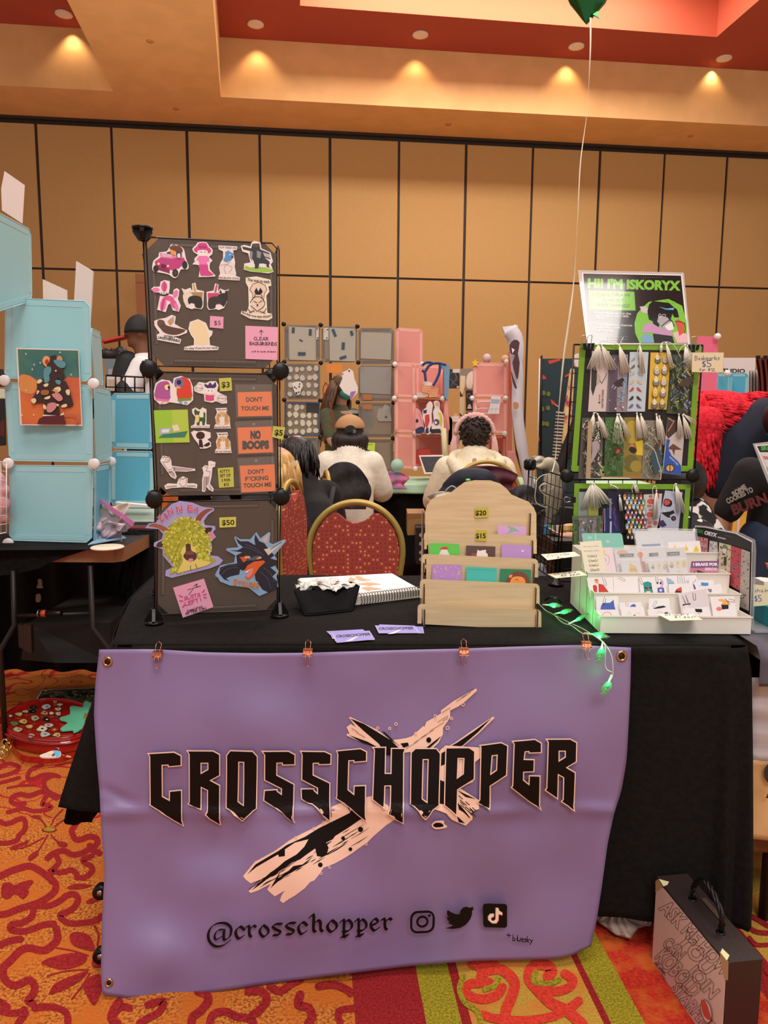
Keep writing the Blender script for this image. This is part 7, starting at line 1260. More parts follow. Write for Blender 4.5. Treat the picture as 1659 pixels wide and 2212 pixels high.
for i,((x,y),s,c,d)in enumerate(pins):
 r=random.Random(i+5);nn=r.choice((6,7,9));P=[(x+s*1.3*cos(t*2*PI/nn)*r.uniform(.55,1.05),y+s*.7*sin(t*2*PI/nn)*r.uniform(.5,1.05))for t in range(nn)]
 a=Art(HP,*ZB_,lift=-.002);a.base(P,mat('#b89858',.3,.9),th=.003,k=3);m=V((x,y));a.poly([m+(V(p)-m)*.82 for p in P],mat(c,.2,coat=.5),k=3)
 a.poly([m+V((s*.3*cos(t),s*.14*sin(t)))+V((s*.1,0))for t in(0,1.3,2.6,3.9,5.2)],mat(['#2c2428','#e8e0d0','#a04838','#5c7c84'][i%4],.3));a.build('enamel_pin',label=d+' enamel pin on the red handbag',cat='pin',group='enamel pins on the red handbag')
GD=mat('#d8a848',.2,.95)
k_=thing('bag_charm','gold key and charm cluster hanging at the left end of the red bag','charm',at(10,1625,Z=.06));mb=MB()
for P in([(24,1592),(12,1608),(4,1625)],[(30,1594),(24,1612),(20,1622)]):mb.tube([at(x,y,Z=.05-i*.012)for i,(x,y)in enumerate(P)],.0025,GD,6)
mb.build('chain',k_)
for i,(x,y)in enumerate(((10,1605),(16,1612),(5,1622),(12,1628),(2,1632))):MB().tube([at(x,y,Z=.03)+V((.011*cos(t),.003,.014*sin(t)))for t in[q*PI/5 for q in range(10)]],.0024,GD if i%2 else mat('#c8c890',.3,.6),6,closed=True).build('link',k_)
k_=thing('bag_charm','blue and white acrylic charm lying below the red handbag','charm',at(112,1635,Z=.02))
a=Art(Pl((0,0,.03),(0,-.3,1)),*ZB_);a.base([(420,1140),(500,1110),(560,1090),(640,1100),(640,1150),(570,1165),(450,1165)],'#c8b8b0',th=.003,k=2);a.poly([(560,1095),(635,1100),(635,1140),(600,1160),(570,1130)],'#4c9cc4',k=2);a.poly([(500,1110),(550,1100),(570,1120),(520,1140)],'#e0b898',k=2);a.poly([(545,1150),(560,1130),(580,1120),(575,1150)],BK);a.build('charm_plate',k_)
MB().tube(sm2([at(121,1615,Z=.06),at(127,1618,Z=.06),at(128,1628,Z=.04),at(122,1630,Z=.03)],4),.0018,SV,6,closed=True).build('clasp',k_)
a=Art(Pl((0,0,.028),(0,0,1)),*ZB_);a.base([(665,1130),(745,1145),(740,1158),(668,1142)],'#d8a878',th=.003,k=2);a.build('enamel_pin',label='small peach bar pin lying on the carpet beside the red bag strap',cat='pin')
a=Art(Pl((0,0,.004),(0,0,1)),*ZB_);a.base([(385,535),(440,445),(1100,415),(1100,560),(700,620)],'#c8c4bc',th=.002);a.poly([(400,535),(447,452),(1100,424),(1100,560),(700,610)],mottled('floral','#10120e','#28301c',8,c3='#6c7c50',s3=14,lo=.5,hi=.6));
r=random.Random(2)
for i in range(34):x=r.uniform(460,990);y=r.uniform(455,530);a.l+=1e-5;a.poly(ell(x,y,r.uniform(8,30),r.uniform(4,10),r.uniform(-20,20),8),['#8c8c5c','#b8a468','#a06838','#4c6c40','#c8c8b0'][i%5],bump=False)
a.build('floor_poster',label='dark floral poster lying on the carpet behind the red handbag',cat='poster')
tr_=thing('luggage_trolley','tan suitcase on black wheels tucked behind the left edge of the banner','suitcase',(-.57,1.75,.0))
mb=MB();mb.box((-.505,1.70,.20),(.17,.16,.34),mat('#c87840',.6));mb.build('body',tr_,bevel=.01)
for x,y in((214,1925),(215,2062)):
 c=at(x+4,y,Y=1.62 if y<2000 else 1.55);mb=MB();Rr=Matrix.Rotation(PI/2,3,'X');mb.lathe([(.008,-.008),(.017,-.010),(.0185,0),(.017,.010),(.008,.008)],c,M_blk,20,Rr);mb.lathe([(.001,-.009),(.007,-.009),(.007,.009),(.001,.009)],c,SV,12,Rr);mb.build('wheel',tr_)
# ---------------- banquet chairs ----------------
M_gold=mat('#b09a50',.45,.45);
m=bpy.data.materials.new('chair_fabric');m.use_nodes=True;nt=m.node_tree;L=nt.links.new;N=nt.nodes.new
tc=N('ShaderNodeTexCoord');vo=N('ShaderNodeTexVoronoi');vo.inputs['Scale'].default_value=58;vo.inputs['Randomness'].default_value=.25;mp=N('ShaderNodeMapping');mp.inputs['Scale'].default_value=(1,.35,1);L(tc.outputs['Object'],mp.inputs['Vector']);vo.voronoi_dimensions='2D';sx=N('ShaderNodeSeparateXYZ');L(mp.outputs['Vector'],sx.inputs[0]);ad=N('ShaderNodeMath');L(sx.outputs[1],ad.inputs[0]);L(sx.outputs[2],ad.inputs[1]);cb=N('ShaderNodeCombineXYZ');L(sx.outputs[0],cb.inputs[0]);L(ad.outputs[0],cb.inputs[1]);L(cb.outputs[0],vo.inputs['Vector'])
lt1=N('ShaderNodeMath');lt1.operation='LESS_THAN';lt1.inputs[1].default_value=.27;L(vo.outputs['Distance'],lt1.inputs[0])
rp_=N('ShaderNodeValToRGB');rp_.color_ramp.interpolation='CONSTANT';e=rp_.color_ramp.elements;e[0].color=rgb('#8c342c');e[1].position=.55;e[1].color=rgb('#d88c5c');L(vo.outputs['Color'],rp_.inputs['Fac'])
mx=N('ShaderNodeMix');mx.data_type='RGBA';L(lt1.outputs[0],mx.inputs[0]);mx.inputs[6].default_value=rgb('#a04034');L(rp_.outputs[0],mx.inputs[7]);L(mx.outputs[2],bs(m).inputs['Base Color']);bs(m).inputs['Roughness'].default_value=.85;M_cf=m
def chair(label,loc,rz,w=.205,top=.925,grp='banquet chairs'):
 t=thing('banquet_chair',label,'chair',loc,grp);t.rotation_euler=(0,0,rz)
 ch=.30;z0=top-w*1.02
 arch=[V((-w*.86,0,.50)),V((-w*.93,0,.60)),V((-w,0,z0-.02))]+[V((-w*cos(a),0,z0+w*1.0*sin(a)))for a in[q*PI/14 for q in range(1,14)]]+[V((w,0,z0-.02)),V((w*.93,0,.60)),V((w*.86,0,.50))]
 mb=MB();mb.tube([V((p.x*.97,p.y+.02*(p.z-.7),p.z))for p in sm2([(p.x,p.z)for p in arch],3,False)for p in[V((p[0],0,p[1]))]],.0135,M_gold,8);mb.build('back_frame',t,local=True)
 k=.90;P=[(-w*.80,.50),(-w*.86,.60),(-w*.9,z0-.02)]+[(-w*.90*cos(a),z0+w*.90*sin(a))for a in(.25,.5,.75)]+[(-w*.50,z0+w*.77),(-w*.36,z0+w*.76),(-w*.2,z0+w*.62),(0,z0+w*.55),(w*.2,z0+w*.62),(w*.36,z0+w*.76),(w*.50,z0+w*.77)]+[(w*.90*cos(a),z0+w*.90*sin(a))for a in(.75,.5,.25)]+[(w*.9,z0-.02),(w*.86,.60),(w*.80,.50)]
 MB().prism([V((x,-.02+.02*(z-.7),z))for x,z in P],(0,.035,0),M_cf).build('backrest',t,local=True,bevel=.008)
 mb=MB();mb.prism([V((-w*.9,-.43,.43)),V((w*.9,-.43,.43)),V((w*1.0,-.36,.43)),V((w*.95,0,.43)),V((-w*.95,0,.43)),V((-w,-.36,.43))],(0,0,.055),M_cf);mb.build('seat',t,local=True,bevel=.015)
 mb=MB();mb.tube([V((-w*.86,-.40,.425)),V((w*.86,-.40,.425)),V((w*.9,-.02,.425)),V((-w*.9,-.02,.425))],.010,M_gold,6,closed=True);mb.build('seat_frame',t,local=True)
 for sx in(-1,1):
  MB().tube([V((sx*w*.86,.0,.52)),V((sx*w*.88,.01,.42)),V((sx*w*.95,.07,.0))],.012,M_gold,8).build('leg',t,local=True)
  MB().tube([V((sx*w*.86,-.39,.43)),V((sx*w*.92,-.41,.0))],.012,M_gold,8).build('leg',t,local=True)
 return t
p=at(769,1083,Y=3.02);chair('empty banquet chair behind the table, red dotted fabric in a gold arch',(p.x,3.02,0),0,w=.198,top=p.z)
p=at(640,1035,Y=3.7);chair('banquet chair turned sideways just right of the black cube tower',(at(628,1200,Y=3.25).x,3.3,0),math.radians(80),w=.2,top=.98)
p=at(720,1000,Y=4.5);chair('banquet chair seen edge-on in front of the draped black jacket',(at(706,1100,Y=4.25).x,4.3,0),math.radians(100),w=.2,top=.95)
p=at(1052,996,Y=4.25);chair('banquet chair under the maroon jacket and navy bag',(p.x,4.27,0),math.radians(184),w=.205,top=p.z)
# ---------------- people ----------------
SK=mat('#c89880',.55,spec=.4)
def head(mb,c,f,m,s=1.0,up=V((0,0,1))):
 c=V(c);f=V(f).normalized();r=f.cross(up).normalized();u=r.cross(f);R=Matrix((r,f,u)).transposed()
 mb.ball(c+u*.02*s,(.076*s,.092*s,.095*s),m,R=R);mb.ball(c+f*.025*s-u*.045*s,(.058*s,.066*s,.065*s),m,R=R);mb.ball(c+f*.092*s-u*.012*s,(.013*s,.02*s,.022*s),m,R=R);mb.ball(c+f*.075*s-u*.085*s,(.022*s,.016*s,.014*s),m,R=R)
 for e in(1,-1):mb.ball(c+r*.078*s*e-f*.005*s-u*.005*s,(.012*s,.022*s,.032*s),m,R=R)
 return r,u,R
def face(par,c,f,s=1.0,up=V((0,0,1))):
 c=V(c);f=V(f).normalized();r=f.cross(up).normalized();u=r.cross(f);R=Matrix((r,f,u)).transposed()
 for e in(1,-1):
  mb=MB();mb.ball(c+r*.030*s*e+f*.082*s+u*.012*s,(.013*s,.010*s,.008*s),mat('#f0e8e4',.3),R=R,n=10,k=6);mb.ball(c+r*.030*s*e+f*.089*s+u*.012*s,(.006*s,.005*s,.006*s),mat('#2c1c14',.2),R=R,n=8,k=6);mb.box(c+r*.030*s*e+f*.09*s+u*.03*s,(.028*s,.006*s,.005*s),mat('#2c1c14',.8),R=R);mb.build('eye',par)
 MB().ball(c+f*.084*s-u*.055*s,(.022*s,.008*s,.007*s),mat('#a85c54',.5),R=R,n=10,k=6).build('mouth',par)
def seated(name_lb,px,py,Y,top,pants,f=(0,1,0),s=1.0,skin=SK,sleeve=True,lean=0.0,hips=.5,sw=.17,vox=.012,shoes='#241c1c'):
 c=at(px,py,Y=Y);f=V(f).normalized();r=V((f.y,-f.x,0));T=thing('person',name_lb,'person',V((c.x,c.y,0)))
 P=lambda a,b,z:V((c.x,c.y,0))+r*a+f*b+V((0,0,z));zh=c.z
 zs=zh-.165*s
 body=MB();head(body,c,f,skin,s);limb(body,[c+V((0,0,-.06)),P(0,-.02,zs+.02)],[.052,.056],skin)
 limb(body,[P(0,-.03,zs-.05),P(0,-.05-lean,(zs+hips)/2),P(0,-.06-lean*1.4,hips+.05)],[.10,.11,.13],skin)
 for e in(-1,1):
  limb(body,[P(e*sw,-.02,zs-.02),P(e*(sw+.07),.10,zs-.24),P(e*(sw-.03),.36,max(.80,zs-.38))],[.045,.038,.027],skin);hand(body,P(e*(sw-.035),.37,max(.80,zs-.38)),f-r*e*.2,-r*e,skin,.95)
  limb(body,[P(e*.09,-.05,hips),P(e*.11,.36,hips+.02),P(e*.11,.34,.1)],[.08,.062,.04],skin)
 fused(body,'body',T,.011,3)
 tm=MB()
 limb(tm,[P(0,-.03,zs-.0),P(0,-.05-lean*.5,zs-.16),P(0,-.06-lean,(zs+hips)/2),P(0,-.06-lean*1.4,hips)],[.11,.172,.17,.175],top,16);tm.ball(P(0,-.035,zs-.08),(sw+.05,.12,.11),top,R=Matrix((r,f,V((0,0,1)))).transposed())
 for e in(-1,1):limb(tm,[P(e*(sw-.02),-.03,zs-.06),P(e*(sw+.055),.06,zs-.26),P(e*(sw+.0),.31,max(.815,zs-.365))],[.095,.085,.055],top)
 to=fused(tm,'top',T,.011,16)
 pm=MB()
 for e in(-1,1):limb(pm,[P(e*.08,-.06,hips),P(e*.11,.36,hips+.02),P(e*.11,.34,.12)],[.11,.082,.06],pants);
 fused(pm,'trousers',T,.013,3)
 for e in(-1,1):MB().ball(P(e*.11,.40,.05),(.045,.12,.05),mat(shoes,.6),R=Matrix((r,f,V((0,0,1)))).transposed()).build('shoe',T)
 return T,c,f,r,P,zs
def hairball(mb,c,R,m,n=120,seed=1,L=.03,rr_=.006):
 r=random.Random(seed)
 for i in range(n):
  d=V((r.gauss(0,1),r.gauss(0,1),r.gauss(.2,1))).normalized();p=c+V((d.x*R[0],d.y*R[1],d.z*R[2]));t=V((r.uniform(-1,1),r.uniform(-1,1),r.uniform(-1,.3))).normalized()
  mb.tube([p-t*L*.5-d*.004,p+d*.008,p+t*L*.5-d*.004],rr_,m,5)
M_crm=mottled('cream_knit','#ece6d6','#e4decc',40,rough=.9,bump=.2,spec=.1);M_nv=mat('#1c2030',.9)
T,c,f,r,P,zs=seated('person seated with back turned, cream sweatshirt and tan backwards cap',756,932,5.2,M_crm,M_nv,lean=.04)
hr=mottled('dark_hair','#1c1614','#30241e',60,rough=.5,stretch=(1,1,.1));mb=MB();mb.ball(c+V((0,.0,-.01)),(.098,.095,.10),hr);mb.ball(c+V((0,-.03,-.06)),(.105,.08,.06),hr)
for i in range(40):
 a=PI+PI*i/39;q=c+V((.100*cos(a),.090*sin(a),-.01));mb.tube([q,q+V((cos(a)*.022,sin(a)*.018,-.05)),q+V((cos(a)*.012+.008*sin(i*1.9),sin(a)*.010,-.11+.018*sin(i*2.7)))],[.012,.013,.003],hr,6)
mb.build('hair',T)
M_cap=mat('#b88c60',.8);cp_=MB();cp_.grid(lambda u,v:c+V((.104*cos(u*2*PI)*cos(v*PI/2),.106*sin(u*2*PI)*cos(v*PI/2),.022+.095*sin(v*PI/2))),32,10,M_cap);cp_.ball(c+V((0,0,.118)),.008,M_cap,n=8,k=5)
cp_.grid(lambda u,v:c+V((.09*(u-.5)*2*(1-.2*v),.09+.08*v,.03-.02*v-.02*((u-.5)*2)**2)),12,6,M_cap);co=cp_.build('cap',T,solid=.003)
a=Art(PY(c.y-.110),590,680,5.352);a.base([(832,1355),(838,1300),(870,1280),(910,1278),(945,1300),(958,1360),(900,1340)],'#241c18',th=.002,k=2);a.build('cap_opening',co);a=Art(PY(c.y-.114),590,680,5.352);a.base([(832,1335),(985,1335),(985,1362),(832,1362)],'#18181c',th=.003);a.poly([(925,1325),(955,1325),(955,1368),(925,1368)],'#68686c');a.build('cap_strap',co)
M_hd=mottled('cream_fleece','#e8dfc2','#e0d6b8',50,rough=.95,bump=.2,spec=.1)
T,c,f,r,P,zs=seated('person seated with back turned, cream hoodie, curly dark hair and pink scrunchie',1026,938,4.6,M_hd,mat('#2c2838',.9),lean=.06,sw=.18,s=.98)
hr2=mat('#2c1c14',.7);mb=MB();mb.ball(c+V((0,-.005,.01)),(.090,.10,.098),hr2);hairball(mb,c+V((0,-.005,.01)),(.09,.10,.096),hr2,170,3,.034,.0065);mb.build('hair',T)
M_pkc=mat('#e4b4ac',.8);mb=MB();
for i in range(26):a_=PI*.05+PI*.9*i/25;q=c+V((.118*cos(a_),.02,.0+.118*sin(a_)));mb.ball(q,(.016,.018,.016+.004*(i%2)),M_pkc,n=8,k=6)
mb.build('scrunchie',T)
for e in(-1,1):
 mb=MB()
 for k in range(4):mb.tube([c+V((e*.108,.03+.006*k,.05)),c+V((e*(.115+.007*k),.03,-.05)),c+V((e*(.11+.014*k),.0,-.15))],[.006,.009,.004],M_pkc,6)
 mb.build('hair_ribbon',T)
mb=MB();limb(mb,[P(-.15,-.10,zs-.0),P(-.09,-.15,zs-.07),P(0,-.17,zs-.10),P(.09,-.15,zs-.07),P(.15,-.10,zs-.0)],[.035,.05,.055,.05,.035],M_hd);limb(mb,[P(-.15,-.10,zs),P(-.10,.03,zs+.04),P(.10,.03,zs+.04),P(.15,-.10,zs)],[.03,.03,.03,.03],M_hd);hd=fused(mb,'hood',T,.010,3)
a=Art(PY(c.y-.245),860,760,6.912,dz=.0008);a.base([(1115,1595),(1165,1590),(1165,1640),(1110,1645)],'#dca898',th=.003,k=2);a.build('printed_ear_patch',hd);a=Art(PY(c.y-.245),860,760,6.912);a.base([(1310,1595),(1370,1600),(1365,1640),(1320,1635)],'#dca898',th=.003,k=2);a.build('printed_ear_patch',hd)
T,c,f,r,P,zs=seated('person hunched in black with messy black hair, right beside the cube tower',642,985,4.0,mat('#121214',.9),mat('#686454',.9),f=(-.5,1,0),lean=.10,s=.98)
bh=mat('#141010',.5);mb=MB();mb.ball(c+V((0,0,.005)),(.098,.105,.105),bh);r_=random.Random(8)
for i in range(110):
 a_=r_.uniform(0,2*PI);z=r_.uniform(-.02,.09);rr2=math.sqrt(max(.0001,.1**2-z*z*.7));q=c+V((rr2*cos(a_),rr2*sin(a_),z));o=V((cos(a_),sin(a_),0));mb.tube([q,q+o*.015+V((0,0,-.05)),q+o*.012*r_.uniform(-1,2.5)+V((0,0,-.11-.07*r_.random()))],[.009,.008,.002],bh,5)
mb.build('hair',T)
MB().tube([P(.16,-.12,zs+.0),P(.10,-.19,zs-.15),P(.08,-.2,zs-.38)],.016,mat('#1c1c20',.7),6,flat=.4).build('bag_strap',T)
MB().box(at(632,1006,Y=3.75),(.025,.01,.05),mat('#d8d4b0',.4),R=Matrix.Rotation(.6,3,'Y')).build('hair_clip',T)
yh=mottled('blonde_hair','#b88c4c','#d4b070',50,rough=.5,stretch=(1,1,.15))
T,c,f,r,P,zs=seated('person mostly hidden behind the cube tower, only long blonde hair showing',600,1010,3.8,mat('#1c1a20',.9),mat('#24242c',.9),f=(-.8,1,0),s=.95)
mb=MB();mb.ball(c,(.098,.10,.105),yh);r_=random.Random(12)
for i in range(90):
 a_=r_.uniform(0,2*PI);q=c+V((.095*cos(a_),.095*sin(a_),r_.uniform(-.03,.04)));o=V((cos(a_),sin(a_),0));mb.tube([q,q+o*.02+V((0,0,-.06)),q+o*.03*r_.random()+V((.01,0,-.13-.06*r_.random()))],[.010,.009,.003],yh,5)
mb.build('hair',T)
def standing(lb,px,py,Y,top,pants,f,s=1.0,skin=SK,arms=((.0,0),(.0,0)),sw=.18,feat=True,vox=.013):
 c=at(px,py,Y=Y);f=V(f).normalized();r=V((f.y,-f.x,0));T=thing('person',lb,'person',V((c.x,c.y,0)))
 P=lambda a,b,z:V((c.x,c.y,0))+r*a+f*b+V((0,0,z));zh=c.z;zs=zh-.20;hp=zh*.55;R=Matrix((r,f,V((0,0,1)))).transposed()
 b=MB();head(b,c,f,skin,s);limb(b,[c+V((0,0,-.06)),P(0,-.02,zs+.02)],[.052,.058],skin);limb(b,[P(0,-.02,zs-.06),P(0,-.01,(zs+hp)/2),P(0,-.02,hp)],[.11,.10,.12],skin)
 for e,(ab,fw)in zip((-1,1),arms):
  E=P(e*(sw+.06+ab*.15),.04+fw*.12,zs-.26);H=P(e*(sw+.02-fw*.08+ab*.2),.08+fw*.32,zs-.46+fw*.22);limb(b,[P(e*sw,-.01,zs-.02),E,H],[.045,.038,.027],skin);hand(b,H,(H-E),f,skin,.95)
  limb(b,[P(e*.09,0,hp),P(e*.10,.02,hp*.52),P(e*.10,-.01,.09)],[.085,.06,.042],skin)
 fused(b,'body',T,vox,3);
 if feat:face(T,c,f,s)
 t=MB();limb(t,[P(0,-.02,zs+.0),P(0,-.01,zs-.16),P(0,-.01,(zs+hp)/2),P(0,-.01,hp-.04)],[.085,.145,.14,.155],top,16);t.ball(P(0,-.02,zs-.07),(sw+.035,.105,.09),top,R=R)
 for e,(ab,fw)in zip((-1,1),arms):E=P(e*(sw+.06+ab*.15),.04+fw*.12,zs-.26);t_=P(e*(sw-.01),-.01,zs-.04);limb(t,[t_,t_.lerp(E,.75)],[.075,.062],top)
 fused(t,'top',T,vox,4)
 p=MB()
 for e in(-1,1):limb(p,[P(e*.08,0,hp+.02),P(e*.10,.02,hp*.52),P(e*.10,-.01,.07)],[.115,.082,.065],pants);
 fused(p,'trousers',T,.014,3)
 for e in(-1,1):MB().ball(P(e*.10,.05,.05),(.045,.13,.05),mat('#201c1c',.6),R=R).build('shoe',T)
 return T,c,f,r,P,zs,R
T,c,f,r,P,zs,R=standing('person with long brown hair, teal face mask and olive jacket behind the grey cube stand',738,840,6.7,mat('#5c6048',.9),M_nv,(.75,-.65,0),arms=((0,.3),(0,.6)))
MB().ball(c+f*.05-V((0,0,.045)),(.066,.066,.055),mat('#4c9c98',.7),R=R).build('face_mask',T)
bh2=mottled('brown_hair','#4c3420','#6c5034',50,rough=.5,stretch=(1,1,.12));mb=MB();mb.ball(c-f*.012+V((0,0,.03)),(.098,.10,.098),bh2,R=R);r_=random.Random(21)
for i in range(110):
 a_=r_.uniform(0,2*PI);o=r*cos(a_)+f*sin(a_)
 if o.dot(f)>.35:continue
 q=c+o*.09+V((0,0,r_.uniform(0,.07)));mb.tube([q,q+o*.04+V((-.03,-.02,-.16)),q+o*.03+V((-.07-.04*r_.random(),-.03,-.38-.15*r_.random()))],[.012,.013,.005],bh2,5)
mb.build('hair',T)
RD=mat('#c02c24',.5);mb=MB();
for P_ in([(700,825),(709,835),(706,850)],[(706,826),(698,838),(700,866)],[(712,870),(718,895),(722,915),(716,930),(708,920)]):mb.tube(sm2([at(x,y,Y=6.45)for x,y in P_],4,False),.010,RD,6,flat=.4)
mb.build('hair_ribbon',T)
T,c,f,r,P,zs,R=standing('person in a black cap with red brim and white top, left of the cube tower',303,720,5.3,mat('#e4e0e0',.8),mat('#20242c',.9),(-1,-.25,0),skin=mat('#7c5038',.6),arms=((0,.55),(0,.55)),s=1.0)
M_kc=mat('#141618',.7);mb=MB();mb.grid(lambda u,v:c+r*(.098*cos(u*2*PI)*cos(v*PI/2))+f*(.106*sin(u*2*PI)*cos(v*PI/2))+V((0,0,.0+.128*sin(v*PI/2))),32,10,M_kc);k=mb.build('cap',T,solid=.004)
mb=MB();mb.grid(lambda u,v:c+f*(.10+.15*v)+r*((u-.5)*2*.085*(1-.35*v*v))+V((0,0,-.015-.04*v-.02*((u-.5)*2)**2)),12,8,mat('#a82424',.6));mb.build('cap_brim',k,solid=.005)
mb=MB();limb(mb,[P(0,.09,zs+.0),P(0,.12,zs-.15),P(0,.12,zs-.5)],[.08,.09,.09],M_kc)
for e in(-1,1):limb(mb,[P(e*.22,.09,zs-.20),P(e*.24,.12,zs-.26),P(e*.15,.34,zs-.32)],[.07,.065,.05],M_kc)
fused(mb,'jacket',T,.013,4)
T,c,f,r,P,zs,R=standing('person in a black lettered T-shirt and blue jeans behind the right-hand table',1700,905,3.35,mat('#131012',.9),mat('#28344c',.85),(-.35,1,0),arms=((.1,.1),(.1,.3)),sw=.21,feat=False)
sp=Pl(P(0,-.19,zs-.3),(-.1,-1,0));ZS=(1480,700,4.609)
a=Art(sp,*ZS,dz=.0006,lift=.001);a.base([(470,1640),(600,1600),(610,1640),(480,1700)],'#161214',th=.001)
for t,p0,p1,h,c_ in(('SOME',(480,1715),(612,1630),46,'#a09488'),('COOKIES TO',(420,1790),(680,1665),52,'#94887c'),('BURN',(480,1900),(825,1770),100,'#5c1c1c')):a.text(t,p0,p1,h,c_,.05)
a.build('shirt_print',T)
mb=MB();mb.ball(c,(.1,.1,.1),bh);mb.build('hair',T)
M_fur=mottled('red_fur','#e0303c','#c01c2c',60,rough=.9,bump=.4,spec=.2);M_sh=mat('#161c2c',.9);YP=3.75
T=thing('person','person bending over in shaggy red fur and navy shorts, head hidden','person',V((at(1600,1000,Y=YP).x,YP,0)))
W=lambda x,y,d=0:at(x,y,Y=YP+d)
b=MB();limb(b,[W(1640,925,.05),W(1590,905),W(1530,905),W(1505,935)],[.13,.12,.12,.08],SK);head(b,W(1490,1010,.1),(-.3,.2,-1),SK,1,V((-1,0,0)));limb(b,[W(1505,935,.02),W(1495,975,.08)],[.06,.06],SK)
for d in(-.10,.10):limb(b,[W(1640,940,d),W(1560,1060,d),W(1550,1180,d+.05),W(1565,1480,d+.05)],[.12,.10,.062,.04],SK);limb(b,[W(1525,920,d*1.5),W(1512,990,d*1.5),W(1500,1045,d*1.3)],[.05,.04,.028],SK);hand(b,W(1500,1050,d*1.3),(0,0,-1),(1,0,0),SK)
fused(b,'body',T,.014,3)
fm=MB();limb(fm,[W(1618,912,.04),W(1580,900),W(1530,900),W(1512,915)],[.10,.125,.13,.105],M_fur)
for d in(-.15,.15):limb(fm,[W(1525,915,d),W(1515,985,d),W(1506,1020,d)],[.085,.07,.06],M_fur)
r_=random.Random(31)
for i in range(420):
 t=r_.random();a_=r_.uniform(0,2*PI)
 if i%4:q=W(1508+t*122,902+8*sin(t*3),0)+V((0,cos(a_)*.13,sin(a_)*.125));d=V((.75,cos(a_)*.25,sin(a_)*.3-.25)).normalized()
 else:q=W(1520-t*14,925+t*110,(-.15 if a_>PI else .15))+V((.07*cos(a_),.07*sin(a_),0));d=V((cos(a_)*.3,sin(a_)*.3,-1)).normalized()
 fm.tube([q-d*.01,q+d*.03,q+d*.065],[.013,.009,.0015],M_fur,5)
fm.build('fur_coat',T)
sm_=MB()
for d in(-.10,.10):limb(sm_,[W(1650,925,d*.8),W(1600,975,d),W(1562,1040,d)],[.15,.145,.125],M_sh)
fused(sm_,'shorts',T,.014,5)
for d in(-.10,.10):MB().ball(W(1555,1500,d),(.13,.05,.06),mat('#201c1c',.6)).build('shoe',T)
M_pt=mottled('bone_print','#101010','#d8d4cc',22,rough=.8,lo=.56,hi=.60,detail=1)
T,c,f,r,P,zs=seated('person in a black and white printed shirt, low behind the right of the rack',1470,1040,2.95,M_pt,M_nv,f=(-1,.2,0),lean=.05,s=.95)
mb=MB();mb.ball(c,(.1,.1,.105),bh);mb.build('hair',T)
# ---------------- clothing draped on chairs ----------------
M_jk=mottled('black_denim','#1c1a1c','#2c2a2a',20,rough=.85,bump=.3)
def drape(name,label,px0,px1,pyt,pyb,Y,m,cat='jacket',amp=.03,seed=1,bulge=.06):
 r=random.Random(seed);ph=[r.uniform(0,6)for _ in range(5)]
 def fn(u,v):
  x=px0+(px1-px0)*u;e=(2*u-1);y=pyt+(pyb-pyt)*v+(abs(e)**2.4)*(pyb-pyt)*.35*(1-v)
  return at(x+6*sin(v*5+ph[0])*e,y,Y=Y-bulge*(1-e*e)*(.4+v)+amp*.5*sin(u*14+ph[1]+v*2)*v+amp*.3*sin(v*11+u*5+ph[2]))
 return MB().grid(fn,36,24,m).build(name,label=label,cat=cat,solid=.006)
drape('jacket','black denim jacket hung over the chair behind the cream sweatshirt',690,796,998,1100,4.62,M_jk,seed=2)
drape('jacket','maroon jacket bundled over the back of the right-hand banquet chair',985,1112,1006,1062,4.12,mottled('maroon','#4c1c2c','#5c2434',15,rough=.8,bump=.3),seed=4,amp=.05)
bg=thing('shoulder_bag','navy and black bag hanging in front of the maroon jacket','bag',at(1010,1060,Y=4.0))
mb=MB();limb(mb,[at(968,1052,Y=4.0),at(1000,1034,Y=3.98),at(1045,1036,Y=3.98),at(1068,1055,Y=4.0)],[.035,.055,.06,.04],mat('#161c2c',.7));limb(mb,[at(965,1075,Y=4.0),at(1010,1070,Y=3.98),at(1060,1075,Y=4.0)],[.06,.075,.06],mat('#161c2c',.7));fused(mb,'body',bg,.01,3)
MB().tube(sm2([at(962,1062,Y=3.93),at(975,1050,Y=3.92),at(985,1056,Y=3.92),at(975,1066,Y=3.92),at(966,1075,Y=3.92)],4),.004,mat('#b8b4ac',.4),6).build('zip_pull',bg);MB().ball(at(1011,1037,Y=3.9),(.014,.01,.008),mat('#70d078',.4)).build('green_tag',bg)
drape('jacket','pale bundled cloth below the navy bag behind the wooden stand',928,985,1062,1090,3.95,mat('#c4bca8',.9),seed=7,cat='cloth')
drape('jacket','dark grey coat heap to the right of the maroon jacket',1100,1165,1048,1110,4.0,mottled('greycoat','#28282a','#3c3c3e',15,rough=.8),seed=9,cat='coat')
